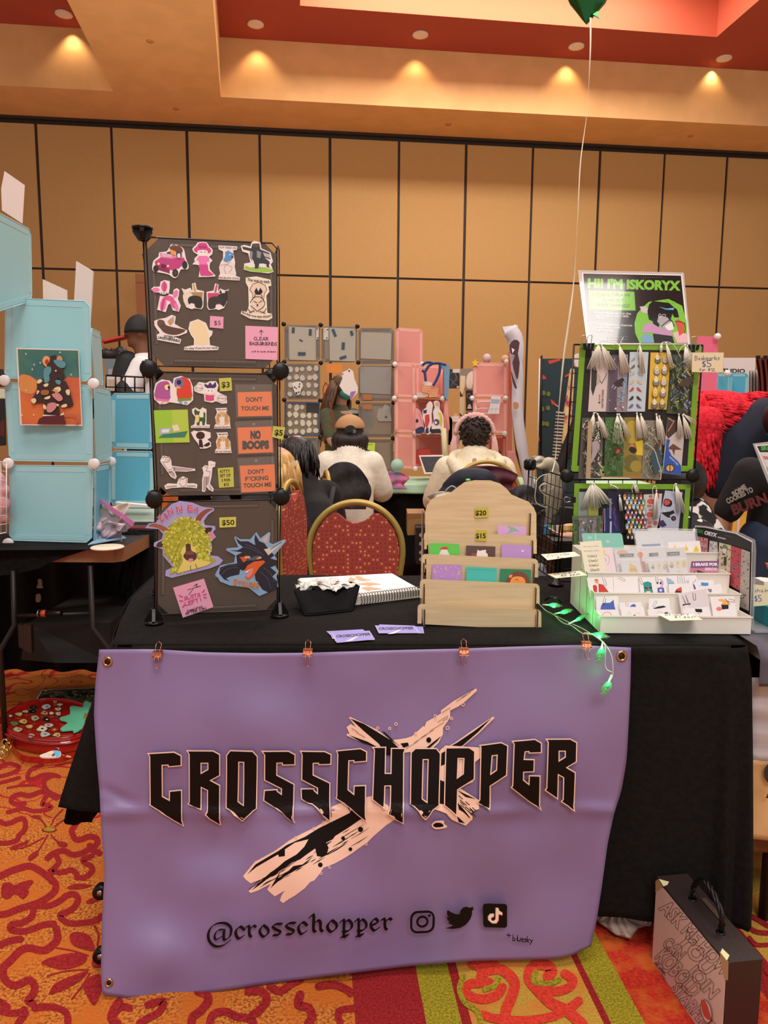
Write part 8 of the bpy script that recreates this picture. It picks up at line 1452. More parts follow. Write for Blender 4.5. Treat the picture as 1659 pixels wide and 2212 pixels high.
# ---------------- back booths ----------------
M_gfr=mat('#8c847a',.4,alpha=.62);M_gfe=mat('#6c645c',.4);BY=6.1
gs=thing('cube_stand','grey frosted cube-panel arch holding sample sheets, behind the seated people','display rack',at(730,1030,Y=BY))
def bpan(par,x0,y0,x1,y1,Y,m,e=None,sk=0,Y2=None):
 Y2=Y if Y2 is None else Y2
 return quadpanel(par,[at(x0,y0,Y=Y),at(x1,y0+sk,Y=Y2),at(x1,y1+sk,Y=Y2),at(x0,y1,Y=Y)],m,e or m,th=.004)
for x0,x1,y0,y1 in((615,691,703,780),(695,771,706,782),(775,851,709,786),(615,691,786,862),(775,851,790,866),(615,691,868,942),(775,851,870,944),(615,691,946,1022),(775,850,949,1020)):bpan(gs,x0,y0,x1,y1,BY,M_gfr,M_gfe)
for x,y in((613,700),(693,702),(772,705),(614,782),(693,784),(774,783),(851,790),(614,864),(692,865),(773,869),(850,870),(617,943),(692,945),(849,947),(849,1021)):MB().ball(at(x,y,Y=BY-.03),.019,M_blk,n=12,k=8).build('connector',gs)
MB().tube([at(x,y,Y=BY-.03)for x,y in((616,869),(690,869),(690,941),(616,941))],.006,mat('#2c4c7c',.4),6,closed=True).build('blue_trim',gs)
ZG=(590,680,5.352);GP='sheets taped inside the grey cube stand';PS='#b0a898'
tape=lambda x,y,w,h,rot=0:('p','#3c4854',[tuple(V((x,y))+Matrix.Rotation(math.radians(rot),2)@V(p))for p in((0,0),(w,0),(w,h),(0,h))])
def fz(label,q,c,L,k=0,cat='paper',name='sample_sheet',Y=BY-.008,grp=GP):flat(label,name,cat,Y,q,c,L,.003,k,z=ZG,grp=grp)
fz('grey sheet with dark tape strips in the top left panel of the grey stand',[(180,135),(490,150),(495,530),(190,520)],PS,[tape(218,145,34,68,3),tape(415,165,34,75,3),('p','#3c4854',[(302,282),(320,285),(348,302),(335,312),(305,300)]),tape(288,432,88,38,0)])
fz('grey sheet with scattered dark tape in the top middle panel',[(650,150),(955,160),(950,540),(655,530)],'#aca898',[tape(672,172,34,95,-22),tape(885,190,32,58,-15),tape(795,318,36,84,3),tape(765,492,80,30,-18)])
fz('plain grey sheet in the top right panel of the grey stand',[(1015,200),(1370,215),(1360,520),(1012,505)],'#a8a090',[])
fz('plain grey sheet in the second right panel of the grey stand',[(1005,600),(1370,605),(1360,920),(1005,905)],'#94908a',[])
fz('small white price strip by the upper left post of the grey stand',[(500,150),(530,150),(525,285),(498,285)],'#d4ccc4',[('e',BK,(510,163,8,8)),('e',BK,(516,268,8,8))],grp='price strips on the grey stand')
fz('small white price strip right of the upper left post of the grey stand',[(580,150),(640,150),(640,290),(582,288)],'#ccc8bc',[('e',BK,(628,172,8,8)),('e',BK,(622,268,8,8))],grp='price strips on the grey stand')
r_=random.Random(17);DC=[]
for(x0,y0,x1,y1,cols,rows,tag_)in((160,580,525,960,5,4,'second'),(160,1020,525,1390,5,4,'third')):
 for j in range(rows):
  for i in range(cols):
   if tag_=='third' and j==0 and i>2:continue
   if tag_=='second' and(i,j)in((1,2),(2,2),(1,3)):continue
   cx=x0+(i+.5)*(x1-x0)/cols+r_.uniform(-8,8);cy=y0+(j+.5)*(y1-y0)/rows+r_.uniform(-8,8);s=r_.uniform(26,38)
   q=[(cx+s*cos(t*2*PI/8)*r_.uniform(.7,1.05),cy+s*1.15*sin(t*2*PI/8)*r_.uniform(.7,1.05))for t in range(8)]
   h_=('leftmost','second from left','middle','second from right','rightmost')[i];v_=('top','second','third','bottom')[j]
   fz('backs of die-cut stickers, %s in the %s row of the %s left panel'%(h_,v_,tag_),q,('#c4bcac' if tag_=='second' else'#d4ccb4'),[],2,'sticker','sticker',Y=BY-.010,grp='sticker backs on the grey stand')
fz('white skull-faced sticker on the second left grey panel',[(220,800),(260,775),(320,775),(345,820),(320,870),(310,920),(265,925),(245,880)],'#e4dcd4',[('e',BK,(250,838,9,9)),('e',BK,(303,832,9,9)),('e',BK,(268,850,8,6)),('e',BK,(308,800,8,9)),('e',BK,(270,905,12,12)),('e',BK,(298,895,9,10))],2,'sticker','sticker',BY-.03,None)
fz('dark square card at the upper right of the blue-trimmed panel',[(385,1020),(530,1025),(528,1130),(380,1125)],'#34302e',[],0,'card','sample_card',BY-.012,None)
fz('orange card hanging at the top of the opening in the grey stand',[(615,562),(795,562),(795,668),(620,672)],'#e08838',[],1,'card','sample_card',BY,None)
fz('orange tag on the right-hand grey panels, upper one',[(1040,920),(1145,920),(1142,985),(1038,985)],'#b06c3c',[],1,'card','sample_card',BY-.012,'orange tags on the grey stand')
fz('orange tag on the right-hand grey panels, lower one',[(1038,1035),(1145,1035),(1140,1095),(1036,1090)],'#b06c3c',[],1,'card','sample_card',BY-.012,'orange tags on the grey stand')
fz('white-framed tablet standing in the grey stand, right of the cap',[(875,1100),(1165,1110),(1160,1310),(1140,1320),(985,1315),(880,1260)],'#bcb8a8',[('p','#201c1a',[(918,1140),(1125,1145),(1120,1285),(990,1280),(918,1250)])],0,'tablet','tablet',BY+.10,None)
fz('white cat-shaped charm hanging in the opening of the grey stand',[(800,665),(860,640),(880,620),(925,650),(940,740),(980,840),(975,900),(900,990),(885,940),(820,900),(765,820),(800,740)],'#ece0d8',[('p',BK,[(862,650),(885,635),(890,660)]),('p',BK,[(795,690),(815,675),(812,690)]),('p','#a070b0',[(900,890),(960,880),(905,985),(885,935)],1)],1,'charm','hanging_charm',BY-.05,None)
fz('lime sticky note on the lower right grey panel beside the cream shoulder',[(1030,1475),(1180,1480),(1175,1585),(1100,1560),(1030,1530)],'#c8e050',[('h','#8ca038','stickers',(1050,1502),(1150,1504),14,3)],0,'sticky note','sticky_note',BY-.02,None)
fz('tall cream wedge sign leaning at the right side of the grey stand',[(1392,1345),(1470,1350),(1415,1580),(1388,1575)],'#c8ac70',[],0,'sign','paper_sign',BY-.02,None)
fz('green handwritten sign low behind the black-haired person',[(370,1640),(515,1640),(500,1820),(400,1800)],'#6cb44c',[('h',BK,'Wild',(385,1710),(455,1700),50,7),('h',BK,'around',(410,1740),(475,1735),16,3),('h',BK,'the city',(410,1765),(475,1762),16,3)],0,'sign','paper_sign',BY-.04,None)
fz('red-brown creature print in the lower left grey panel',[(230,1470),(280,1450),(320,1490),(300,1530),(250,1530)],'#6c3c2c',[],2,'sticker','sticker',BY-.02,None)
fz('frosted cat outline sticker on the third right grey panel',[(1220,1080),(1260,1085),(1290,1035),(1350,1060),(1370,1230),(1220,1230),(1195,1180)],'#9c9890',[('e','#5c5854',(1305,1182,16,16))],1,'sticker','sticker',BY-.012,None)
M_pkp=mat('#e8988c',.4,alpha=.93);M_pke=mat('#f0b0a4',.4);PYD=5.9
ps_=thing('cube_shelf','tall pink cube shelf with plush toys, left of the hooded person','shelf',at(900,1020,Y=PYD))
bpan(ps_,855,708,913,788,PYD+.3,M_pkp,M_pke,4)
for y0,y1 in((784,858),(861,934),(937,1012)):bpan(ps_,853,y0,898,y1,PYD-.0,M_pkp,M_pke,2)
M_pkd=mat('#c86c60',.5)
for y0,y1 in((788,858),(862,934),(937,1008)):
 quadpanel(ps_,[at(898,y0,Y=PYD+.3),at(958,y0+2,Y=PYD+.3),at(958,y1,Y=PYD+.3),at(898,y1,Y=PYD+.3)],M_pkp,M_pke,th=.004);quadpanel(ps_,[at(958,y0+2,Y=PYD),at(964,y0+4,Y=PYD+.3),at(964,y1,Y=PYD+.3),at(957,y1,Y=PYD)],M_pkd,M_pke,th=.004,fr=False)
 MB().prism([at(898,y1+1,Y=PYD),at(958,y1+1,Y=PYD),at(958,y1+1,Y=PYD)+V((0,.3,0)),at(898,y1+1,Y=PYD)+V((0,.3,0))],(0,0,.006),M_pke).build('shelf_board',ps_)
quadpanel(ps_,[at(960,858,Y=PYD-.02),at(968,856,Y=PYD-.05),at(972,932,Y=PYD-.05),at(960,934,Y=PYD)],M_pkp,M_pke,th=.004,fr=False)
for x,y in((853,787),(912,787),(897,859),(956,861),(897,935),(955,936),(897,1012),(852,860)):MB().ball(at(x,y,Y=PYD-.03),.020,M_bw,n=12,k=8).build('connector',ps_)
p2=thing('cube_shelf','pink cube shelf with white wire tray, right of the hooded person','shelf',at(1060,1020,Y=PYD))
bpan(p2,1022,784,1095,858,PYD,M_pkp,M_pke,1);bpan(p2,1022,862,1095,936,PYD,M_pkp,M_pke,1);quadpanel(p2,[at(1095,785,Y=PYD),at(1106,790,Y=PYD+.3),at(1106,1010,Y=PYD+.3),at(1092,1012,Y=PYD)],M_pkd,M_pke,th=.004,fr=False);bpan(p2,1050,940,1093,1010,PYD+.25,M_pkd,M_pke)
for x,y in((1020,860),(1092,860),(1090,936),(1094,782)):MB().ball(at(x,y,Y=PYD-.03),.020,M_bw,n=12,k=8).build('connector',p2)
wt=thing('wire_tray','white wire tray clipped on the right pink shelf','basket',at(1055,893,Y=PYD-.1));mb=MB()
for q in([(1028,877),(1036,867),(1080,867)],[(1028,885),(1038,882),(1075,882)],[(1030,893),(1075,893)],[(1028,877),(1028,893)]):mb.tube([at(x,y,Y=PYD-.1)for x,y in q],.004,M_bw,5)
mb.build('wire_frame',wt)
ZK=(840,680,5.027);kz=lambda lb,nm,ct,Y,q,c,L=[],k=0,th=.01,grp=None,extra=None:flat(lb,nm,ct,Y,q,c,L,th,k,z=ZK,grp=grp,extra=extra)
kz('white leaflet with pale blue print in the wire tray','leaflet','paper',PYD-.12,[(1112,880),(1215,885),(1200,1000),(1195,1075),(1070,1075),(1095,1000)],'#e8e4e4',[('p','#a8b8cc',[(1110,915),(1205,920),(1195,965),(1105,960)]),('l','#c8b8b4',3,[(1085,1020),(1195,1020)]),('l','#c8b8b4',3,[(1125,985),(1110,1070)]),('l','#c8b8b4',3,[(1165,985),(1155,1070)])])
G='striped plush toys on the pink shelf'
for lb,q,c1,c2,L in(('pink and navy striped plush toy, leftmost in the pink shelf',[(285,1020),(330,1040),(365,1130),(385,1220),(350,1290),(290,1290),(280,1150)],'#e8a0a0','#28305c',[('p','#28305c',[(285,1240),(350,1210),(380,1240),(350,1285),(290,1285)],2),('e',BK,(300,1150,14,20)),('l','#c86c70',5,[(320,1060),(355,1180)])]),('red and white striped plush toy, middle of the pink shelf',[(405,980),(440,940),(470,980),(455,1080),(460,1180),(440,1290),(390,1285),(370,1180),(360,1050),(400,1010)],'#ecdcd8','#c83c40',[('p','#d03c40',[(385,1090),(430,1080),(435,1150),(405,1240),(385,1200)],1),('p','#28305c',[(365,1040),(405,1030),(400,1070),(370,1070)],1),('p','#28305c',[(390,1240),(420,1220),(425,1280),(390,1285)],1)]),('yellow and white plush toy with a big violet eye, right in the pink shelf',[(480,950),(520,935),(545,970),(540,1020),(575,1080),(585,1160),(570,1280),(450,1285),(440,1230),(480,1150),(470,1060),(490,1010)],'#ece4dc','#e0c030',[('p','#e0c030',[(520,1060),(560,1070),(572,1150),(560,1220),(530,1180),(545,1110)],1),('e','#54407c',(508,1165,30,34)),('e','#e8e0e0',(500,1170,14,16)),('p','#28242c',[(445,1240),(545,1235),(560,1280),(450,1285)],1),('p','#d8a890',[(490,960),(520,940),(540,970),(520,1000)],1)])):
 kz(lb,'plush_toy','toy',PYD+.02,q,c1,L,2,.10,G)
kz('peach woven basket on the upper pink shelf','basket','basket',PYD+.05,[(350,775),(370,790),(390,775),(410,795),(430,780),(455,800),(480,785),(505,800),(535,795),(510,895),(430,900),(420,860),(350,840)],'#e8a878',[('l','#c88458',3,[(360,800+k*22),(380,812+k*22),(400,800+k*22),(425,815+k*22),(450,802+k*22),(480,816+k*22),(520,806+k*22)])for k in range(4)],0,.10)
kz('small white box resting in the peach basket','small_box','box',PYD+.06,[(362,745),(380,728),(460,735),(468,770),(380,775)],'#ece4d8',[],0,.05)
kz('white card box at the left of the upper pink shelf','small_box','box',PYD+.04,[(295,848),(395,845),(392,900),(296,900)],'#dcc8bc',[],0,.08)
kz('pale blue tote bag hanging at the right side of the pink shelf','tote_bag','bag',PYD-.03,[(540,545),(660,548),(655,640),(645,830),(630,930),(600,890),(595,600)],'#6c98b8',[],0,.04)
mb=MB();NVb=mat('#28407c',.7)
for q in([(365,545),(400,520),(440,515),(470,530),(430,560),(390,620),(365,600)],[(390,620),(400,720)],[(555,540),(550,620),(520,700),(480,770)],[(470,530),(540,525),(620,545)]):mb.tube(sm2([at(840+x/5.027,680+y/5.027,Y=PYD-.06)for x,y in q],4,False),.020,NVb,8,flat=.5)
mb.build('lanyard_strap',label='navy starry strap looped over the pink shelf',cat='strap')
kz('dark art board with pale line drawing between the pink shelves','art_board','print',6.6,[(655,590),(765,590),(765,800),(655,800)],'#242426',[('l','#8c8490',4,[(670,640),(700,620),(730,680),(700,740),(740,760)],3),('l','#8c8490',4,[(665,700),(690,720),(680,780)],2),('l','#8c8490',4,[(720,640),(745,700),(720,720)],2),('p','#d8d0cc',[(690,590),(770,590),(768,632),(692,630)]),('e','#e8b8bc',(748,785,14,14))])
kz('grey frosted panel with dark picture behind the right pink shelf','display_board','panel',6.5,[(775,585),(925,585),(925,1140),(838,1140),(830,820),(775,800)],'#8c8074',[('p','#2c2a2c',[(835,820),(925,820),(925,1040),(835,1040)]),('p','#2c2a2c',[(838,1065),(925,1065),(925,1140),(838,1140)]),('l','#b0a89c',5,ell(865,880,18,24)),('p','#d8d4cc',[(850,1020),(860,980),(880,965),(900,1020)],1)])
kz('cream fringed pennant strip hanging between the pink shelves','pennant','decoration',6.4,[(778,660),(828,665),(825,780),(795,870),(770,820)],'#dccca8',[],0,.01,'pennants between the pink shelves');kz('lower cream pennant strip hanging between the pink shelves','pennant','decoration',6.4,[(768,890),(822,890),(815,1010),(800,1100),(765,1060)],'#dccca8',[],0,.01,'pennants between the pink shelves')
kz('white leg-shaped plush hanging left of the right pink shelf','plush_toy','toy',6.3,[(840,680),(870,630),(905,620),(918,680),(895,760),(890,800),(845,800),(830,750)],'#e4dcc4',[],2,.08)
kz('yellow star ornament on the corner of the right pink shelf','star','decoration',PYD,[(935,482),(948,510),(978,512),(955,535),(960,565),(935,550),(908,565),(915,535),(892,512),(922,510)],'#ecc828',[],0,.02)
for i,(x,y,l)in enumerate(((1065,470,'pale pink plush head poking up on the right pink shelf'),(1262,485,'peach plush head beside the tall white figure'))):
 mb=MB();mb.ball(at(840+x/5.027,680+y/5.027,Y=PYD+.1),.034,mat(('#d8c0c4','#d8b090')[i],.8));mb.ball(at(840+x/5.027,680+(y+34)/5.027,Y=PYD+.1),(.025,.02,.03),mat('#c87888',.8));mb.build('plush_toy',label=l,cat='toy')
kz('white card standing in the pale peg rack','paper_card','card',6.15,[(680,1100),(760,1100),(770,1165),(690,1160)],'#e8e0d8')
pr=thing('peg_rack','pale wooden peg rack behind the tablet, right of the pink shelf','rack',at(980,960,Y=6.2));mb=MB()
for i in range(9):
 x=630+i*18;mb.box(at(840+x/5.027,680+1270/5.027+(-3 if i%2 else 4),Y=6.2),(.03,.02,.20+.04*(i%3)),mat('#d8b894',.7))
mb.box(at(975,948,Y=6.22),(.16*4,.01,.03),mat('#c8a480',.7));mb.build('pegs',pr)
MB().tube([at(958,925,Y=5.8),at(963,1012,Y=5.8)],.022,mat('#dcd0a4',.5),10).build('cream_tube',label='cream cylindrical prop leaning beside the pink shelf',cat='tube')
tb=thing('tablet','white-framed tablet leaning on the mint table beside the hooded person','tablet',at(930,1020,Y=5.5))
a=Art(Pl(at(930,1000,Y=5.5),(0,-1,.3)),*ZK);a.base([(325,1530),(590,1525),(655,1725),(385,1732)],'#e8dcd0',th=.012);a.poly([(342,1545),(578,1542),(636,1708),(400,1715)],'#1c1a20');a.line([(420,1600),(450,1640),(480,1600),(500,1640)],6,'#3c3454',k=3);a.build('screen',tb)
kz('red folding seat visible inside the lower pink shelf','red_container','container',PYD+.1,[(300,1460),(440,1450),(450,1500),(540,1510),(530,1530),(330,1620),(290,1600)],'#c03c34',[],0,.08)
kz('pink dotted bottle on the mint table, right of the hooded person','bottle','bottle',5.6,[(1275,1480),(1352,1480),(1350,1700),(1285,1700)],'#dc9098',[('e','#8c4c54',(1290+17*(i%4),1500+22*(i//4)+7*(i%2),3,4))for i in range(30)],0,.06)
kz('dark spiky red figure beside the right pink shelf','figurine','toy',5.75,[(1105,1430),(1150,1410),(1170,1450),(1210,1480),(1195,1540),(1150,1530),(1110,1500)],'#4c1418',[],0,.05)
mt=thing('folding_table','long table under the mint cloth behind the seated people','table',(.4,6.0,0));MB().box((.3,6.05,.725),(3.6,.7,.03),mat('#c8bca8',.5)).build('tabletop',mt)
for x in(-1.3,1.9):MB().rod((x,5.8,0),(x,5.8,.71),.014,M_leg).build('leg',mt);MB().rod((x,6.3,0),(x,6.3,.71),.014,M_leg).build('leg',mt)
mb=MB();M_mint=mat('#b4dcbc',.7)
mb.grid(lambda u,v:(-1.5+3.6*u,5.66+.7*(1-v*2)if v<.5 else 5.66-.01-.012*sin(u*95)*(v-.5),.755 if v<.5 else .755-.08*(v-.5)*2-.008*sin(u*23)*(v-.5)),160,10,M_mint);mb.build('tablecloth',label='mint green cloth on the long table behind the seated people',cat='tablecloth',solid=.002)
mb=MB();mb.grid(lambda u,v:(-1.6+3.9*u,5.72+.02*sin(u*110),.74-.72*v),200,6,M_cloth);mb.build('table_skirt',label='black skirt below the mint green cloth',cat='drape',solid=.001)
drape('shawl','bundled pink and blue-grey tie-dye cloth on the mint table',812,878,1018,1056,5.45,mottled('tiedye','#c86c94','#3c4c64',5,rough=.7,c3='#6c88a0',s3=4),cat='cloth',seed=3)
MB().ball(at(858,1005,Y=5.7),(.05,.04,.05),mat('#a8d0bc',.6)).build('plush_ball',label='small mint plush ball at the end of the mint table',cat='toy')
MB().box(at(933,1062,Y=5.5),(.05,.01,.16),mat('#d4c4dc',.7)).build('cloth_strip',label='pale lilac cloth strip hanging below the mint cloth edge',cat='cloth')
kz('open cardboard box under the mint table beside the wooden stand','cardboard_box','box',4.9,[(190,2105),(380,2105),(380,2320),(190,2330)],'#9c7444',[('p','#8c6438',[(190,2105),(380,2105),(380,2140),(190,2165)])],0,.25)
flat('black electronic unit with small knobs behind the wooden stand','audio_unit','device',4.7,[(896,1130),(918,1130),(918,1205),(896,1205)],'#18181a',[('e','#a8a8a4',(906,y,4,4))for y in(1145,1163,1181,1195)],.2)
mb=MB();Wp=[(1100,712,16),(1115,735,15),(1116,780,13),(1118,830,12),(1117,880,12),(1122,930,12),(1130,980,11),(1140,1030,11),(1150,1075,10)]
pts=[at(x,y,Y=5.6)for x,y,w in Wp];mb.tube(sm2(pts,4,False),[w*5.6/1600 for i in range(len(Wp)-1)for w in[Wp[i][2]]*4]+[.03],mat('#d8d4dc',.5),14);mb.prism([at(1085,706,Y=5.6),at(1118,702,Y=5.6),at(1122,735,Y=5.6),at(1101,745,Y=5.6)],(0,.04,0),mat('#e0dce0',.5))
a=Art(PY(5.50),*ZK,dz=.002);a.mb=mb
for q in([(1310,330),(1360,270),(1420,300),(1400,420),(1420,520),(1400,700),(1370,640),(1340,520),(1370,440),(1320,420)],[(1325,600),(1350,680),(1390,790),(1370,800),(1340,720)]):a.poly(q,'#4c2430',k=2)
a.poly([(1350,950),(1405,960),(1400,1020),(1355,1020)],'#c88454',k=2);a.poly([(1330,360),(1365,380),(1340,420)],'#ece4ec')
mb.build('fabric_figure',label='tall thin white fabric figure with dark maroon markings',cat='banner')
mb=MB();mb.tube([at(x,y,Y=5.68)for x,y in((1104,760),(1106,830),(1112,900))],.022,mat('#c85030',.6),8);mb.tube([at(x,y,Y=5.68)for x,y in((1110,905),(1118,980),(1135,1040))],.014,mat('#2c2024',.6),8);mb.build('pole_sleeve',label='orange and dark pole standing behind the tall white figure',cat='pole')
ZT=(1120,740,4.81)
kb=flat('dark teal koi-patterned fabric banner left of the bookmark rack','fabric_banner','banner',5.4,[(220,170),(700,165),(700,2900),(150,2900)],'#143038',[('p','#c8402c',[(300,190),(420,170),(440,185),(320,225)],1),('p','#c8402c',[(235,320),(270,350),(290,375),(235,390)],1),('p','#c8402c',[(330,590),(350,600),(410,660),(340,640)],1),('p','#c8402c',[(200,975),(240,1000),(230,1030),(200,1020)],1),('p','#c8402c',[(470,350),(550,300),(530,340),(480,360)],1),('p','#d8d0b8',[(360,640),(410,660),(405,670)])]+[('e','#6c7028',(x,y,22,26))for x,y in((255,525),(305,535),(240,690),(300,680),(250,840),(290,845))],.01,z=ZT)
MB().rod(at(1170,768,Y=5.35),at(1168,990,Y=5.35),.008,M_blk).build('banner_pole',label='thin black pole at the left edge of the teal banner',cat='pole')
MB().rod(at(1166,775,Y=5.35),at(1161,990,Y=5.35),.005,M_bw).build('hanging_rope',label='white cord along the left edge of the teal banner',cat='cord')
cx=thing('striped_sleeve','black and white striped hanging garment beside the ribbon','clothing',at(1203,990,Y=5.0));mb=MB()
for i in range(17):y=890+i*7;x=1211-i*.75;mb.tube([at(x,y,Y=5),at(x-.5,y+3.5,Y=5)],.030-.0003*i,mat('#b8b4ac',.8),10);mb.tube([at(x-.5,y+3.5,Y=5),at(x-.8,y+7,Y=5)],.030-.0003*i,mat('#1c1c1e',.8),10)
mb.build('knit',cx)
limbm=MB();limb(limbm,[at(1236,800,Y=5.2),at(1230,860,Y=5.2),at(1224,910,Y=5.2),at(1218,955,Y=5.2)],[.018,.026,.034,.02],mottled('fur_tail','#e0c088','#b04050',12,rough=.9,lo=.5,hi=.6));fused(limbm,'faux_tail',None,.01,2,label='cream and crimson faux fur tail hanging left of the rack',cat='costume tail')
limbm=MB();limb(limbm,[at(1246,900,Y=4.6),at(1228,960,Y=4.6),at(1210,1010,Y=4.6)],[.02,.035,.035],mat('#141214',.7));fused(limbm,'umbrella_sleeve',None,.01,2,label='rolled black fabric sleeve hanging diagonally left of the rack',cat='fabric')
flat('pink cube panels seen through the left side of the bookmark rack','display_board','panel',5.6,[(1236,790),(1262,792),(1230,1480),(1206,1480)],'#d87890',[],.01)
pkb=flat('pink cube panels behind the right of the bookmark rack','display_board','panel',5.0,[(1505,726),(1550,727),(1530,1540),(1490,1540)],'#e46c8c',[('l','#c85c80',4,[(1512,770),(1548,771)])],.01)
MB().ball(at(1550,727,Y=4.95),.022,M_bw).build('connector',pkb)
flat('small white paper towel shape hanging by the rack top left','cloth_bundle','cloth',4.0,[(1238,770),(1252,765),(1252,790),(1240,792)],'#e4dccc',[],.03,k=2)
flat('white banner with black letters UDIO beyond the teal panels','wall_banner','banner',6.4,[(1562,773),(1631,773),(1628,860),(1562,858)],'#dcd4d4',[('t','#1c181c','STUDIO',(1552,805),(1608,806),9,.03)],.01)
bt4=thing('cube_stand','teal blue cube panels in front of the white UDIO banner','display rack',at(1580,870,Y=5.4))
quadpanel(bt4,[at(1547,806,Y=5.4),at(1576,806,Y=5.55),at(1573,875,Y=5.55),at(1544,875,Y=5.4)],M_blu2,M_bfr);quadpanel(bt4,[at(1577,806,Y=5.55),at(1618,806,Y=5.4),at(1614,878,Y=5.4),at(1573,876,Y=5.55)],M_blu2,M_bfr)
for x,y in((1571,806),(1572,875),(1613,876)):MB().ball(at(x,y,Y=5.35),.022,M_bw).build('connector',bt4)
for x in(1548,1612):
 q=at(x,876,Y=5.4);MB().rod(q,V((q.x,q.y,0)),.012,M_bw).build('leg',bt4)
mb=MB();mb.grid(lambda u,v:at(1632+70*u-2*v+12*v*(1-u)+3*sin(v*4),771+130*v,Y=5.9+.05*sin(u*40)),60,16,mat('#6c2c1c',.8));mb.build('curtain',label='rust red curtain hanging at the right edge',cat='curtain',solid=.004)
for x,l in((1639,'left black clip holding the rust curtain'),(1655,'right black clip holding the rust curtain')):MB().prism([at(x-4,768,Y=5.8),at(x+4,768,Y=5.8),at(x+2,776,Y=5.8),at(x-2,776,Y=5.8)],(0,.02,0),M_blk).build('curtain_clip',label=l,cat='clip',group='clips on the rust curtain')
mb=MB();mb.grid(lambda u,v:at(1618+30*u,800+100*v,Y=6.2+.04*sin(u*30)),30,6,mat('#a09894',.7));mb.build('curtain',label='grey pleated curtain between the white banner and the rust one',cat='curtain',solid=.004)
flat('brown wooden panel partly hidden behind the cube tower at left','door_panel','panel',12.2,[(294,592),(330,594),(330,684),(298,684)],'#a06840',[('l','#80502c',2,[(296,612),(330,612)])],.05)
flat('brown post below the arm of the capped person','wooden_post','post',6.5,[(305,818),(330,818),(330,850),(308,850)],'#6c4430',[('p','#e4e0dc',[(305,814),(318,814),(318,820),(305,820)])],.05)
mb=MB();
for P_,R_ in(([(262,762),(264,790),(258,812)],[.05,.06,.05]),([(228,765),(245,768),(262,764)],[.04,.045,.05])):limb(mb,[at(x,y,Y=5.9)for x,y in P_],R_,bh)
r_=random.Random(77)
for i in range(90):q=at(r_.uniform(226,268),r_.uniform(758,772),Y=5.9);mb.tube([q,q+V((r_.uniform(-.02,.02),0,.03))],[.010,.002],bh,4)
mb.build('fur_garment',label='shaggy black fur garment hanging left of the capped person',cat='clothing')
flat('grey and blue portrait print below the black fur','portrait_print','print',5.7,[(226,775),(250,775),(246,812),(230,812)],'#6c8084',[],.01)
flat('small clear tag with white beads in front of the fur','bead_tag','tag',5.6,[(235,797),(252,797),(250,810),(234,808)],'#b0a8a8',[],.005)
ls=thing('wire_shelf','black wire shelf grid between the blue tower and the cube tower','shelf',at(270,845,Y=4.4));gridp(at(229,811,Y=4.4),at(312,815,Y=4.4),at(312,848,Y=4.4),at(229,846,Y=4.4),4,1,'grid_panel',ls,.005,.005)
MB().rod(at(229,836,Y=4.4),at(312,838,Y=4.4),.004,M_blk).build('shelf_rail',ls)
for x in(229,312):
 q=at(x,846,Y=4.4);MB().rod(q,V((q.x,q.y,0)),.006,M_blk).build('leg',ls)
flat('tall white frame behind the black wire shelf','picture_board','frame',5.2,[(230,813),(262,814),(262,850),(230,850)],'#d8d0c8',[('p','#c0a890',[(236,820),(256,820),(256,850),(236,850)])],.03)
flat('low white tray behind the black wire shelf','white_tray','tray',5.1,[(266,834),(302,836),(302,852),(266,850)],'#dcd8d0',[('p','#98947c',[(272,842),(300,843),(300,852),(272,850)])],.03)
flat('blue oval object behind the black wire shelf','blue_cushion','cushion',5.3,[(282,828),(290,822),(304,824),(306,834),(284,832)],'#1c2c6c',[],.05,k=2)
mk=thing('marker_rack','black shelf unit full of coloured markers behind the wire grid','shelf',at(1200,1290,Y=3.0));ZM=(1140,940,5.822)
a=Art(PY(3.0),*ZM,dz=.001);a.base([(180,1230),(560,1230),(560,2050),(200,2050)],'#161412',th=.2);a.build('body',mk)
r_=random.Random(6)
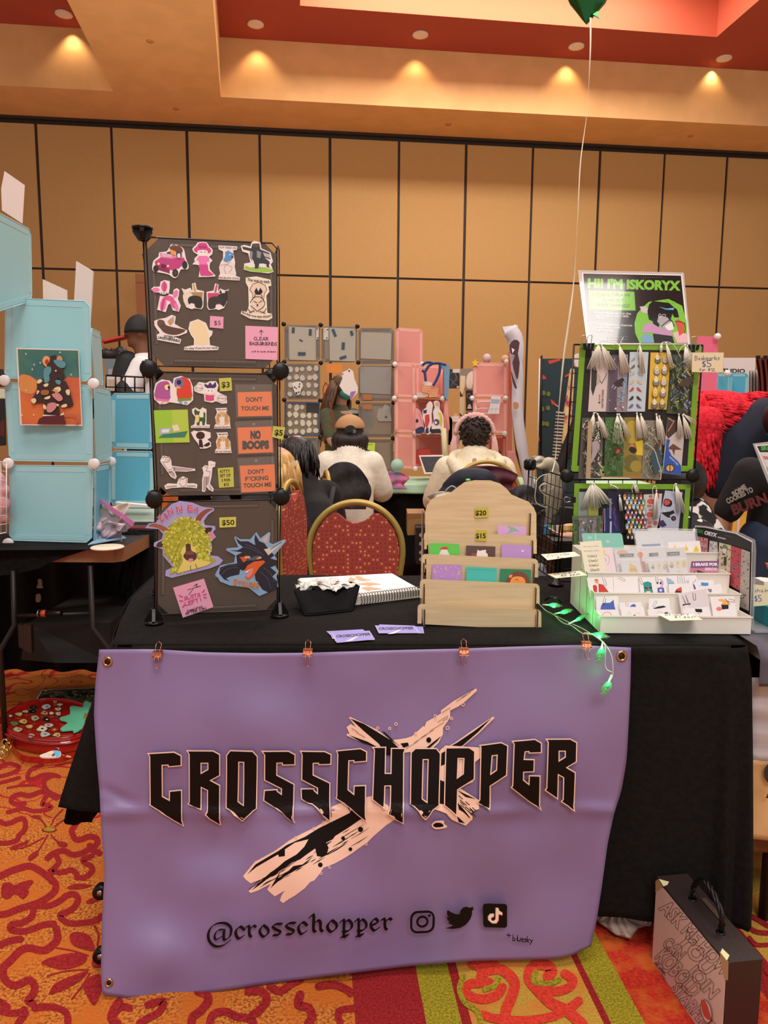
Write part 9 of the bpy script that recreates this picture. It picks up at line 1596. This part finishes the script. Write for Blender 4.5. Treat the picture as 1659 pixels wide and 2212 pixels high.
def mrow(x0,x1,y0,y1,n,cs,lbl):
 for i in range(n):
  x=x0+(x1-x0)*i/n;w=(x1-x0)/n*.86;q=[(x,y0+r_.uniform(-8,8)),(x+w,y0+r_.uniform(-8,8)),(x+w,y1),(x,y1)]
  a=Art(PY(2.985),*ZM,dz=.001);a.base(q,cs[i%len(cs)],th=.012);a.build('marker',label=lbl%(['first','second','third','fourth','fifth','sixth','seventh','eighth','ninth','tenth','eleventh','twelfth'][i]),cat='marker',group='markers in the black shelf')
mrow(200,560,1130,1230,12,['#4890c8','#58b0c0','#58a050','#98c058','#3c6cb0','#e8e4dc','#e0c048','#e08838','#e8d048','#d8d4cc','#f0b040','#88b848'],'coloured marker lying in the top marker row, %s from the left')
mrow(290,440,1320,1490,5,['#b8b0a4','#c88c50','#d09048','#a8a49c','#c8c4b8'],'upright marker in the middle shelf bay, %s from the left')
mrow(260,420,1560,1900,6,['#b8b4ac','#a8a498','#98948c','#c08448','#b4b0a8','#c4c0b8'],'upright marker in the lower shelf bay, %s from the left')
drape('coat','black quilted coat heaped behind the wooden stand and wire grid',1150,1215,1100,1200,3.6,mottled('blackcoat','#161618','#2a2a2c',9,rough=.5),cat='coat',seed=14)
flat('black bag with white lettering behind the wire grid','lettered_bag','bag',3.7,[(1140,1085),(1235,1095),(1235,1132),(1140,1128)],'#131313',[('t','#d8d4d0','HYBRID',(1158,1128),(1178,1130),5,.04)],.08)
mb=MB();c=at(1166,1255,Y=2.75);mb.ball(c,(.03,.03,.07),mat('#a8b0b4',.2,alpha=.6));mb.prism([at(1163,1225,Y=2.75),at(1180,1222,Y=2.75),at(1170,1245,Y=2.75)],(0,.01,0),mat('#4c6cb0',.3));mb.build('plastic_bag',label='crumpled clear bag with a blue top beside the wooden stand',cat='bag')
drape('clear_bag','crumpled translucent plastic sheet left of the wire grid top',1138,1185,985,1010,3.2,mat('#a8a498',.3,alpha=.7),cat='plastic sheet',seed=20)
flat('orange glow of a bag strap at the far right behind the acrylic sign','orange_strap','strap',2.6,[(1652,1216),(1700,1214),(1700,1230),(1656,1228)],'#d8702c',[],.01)
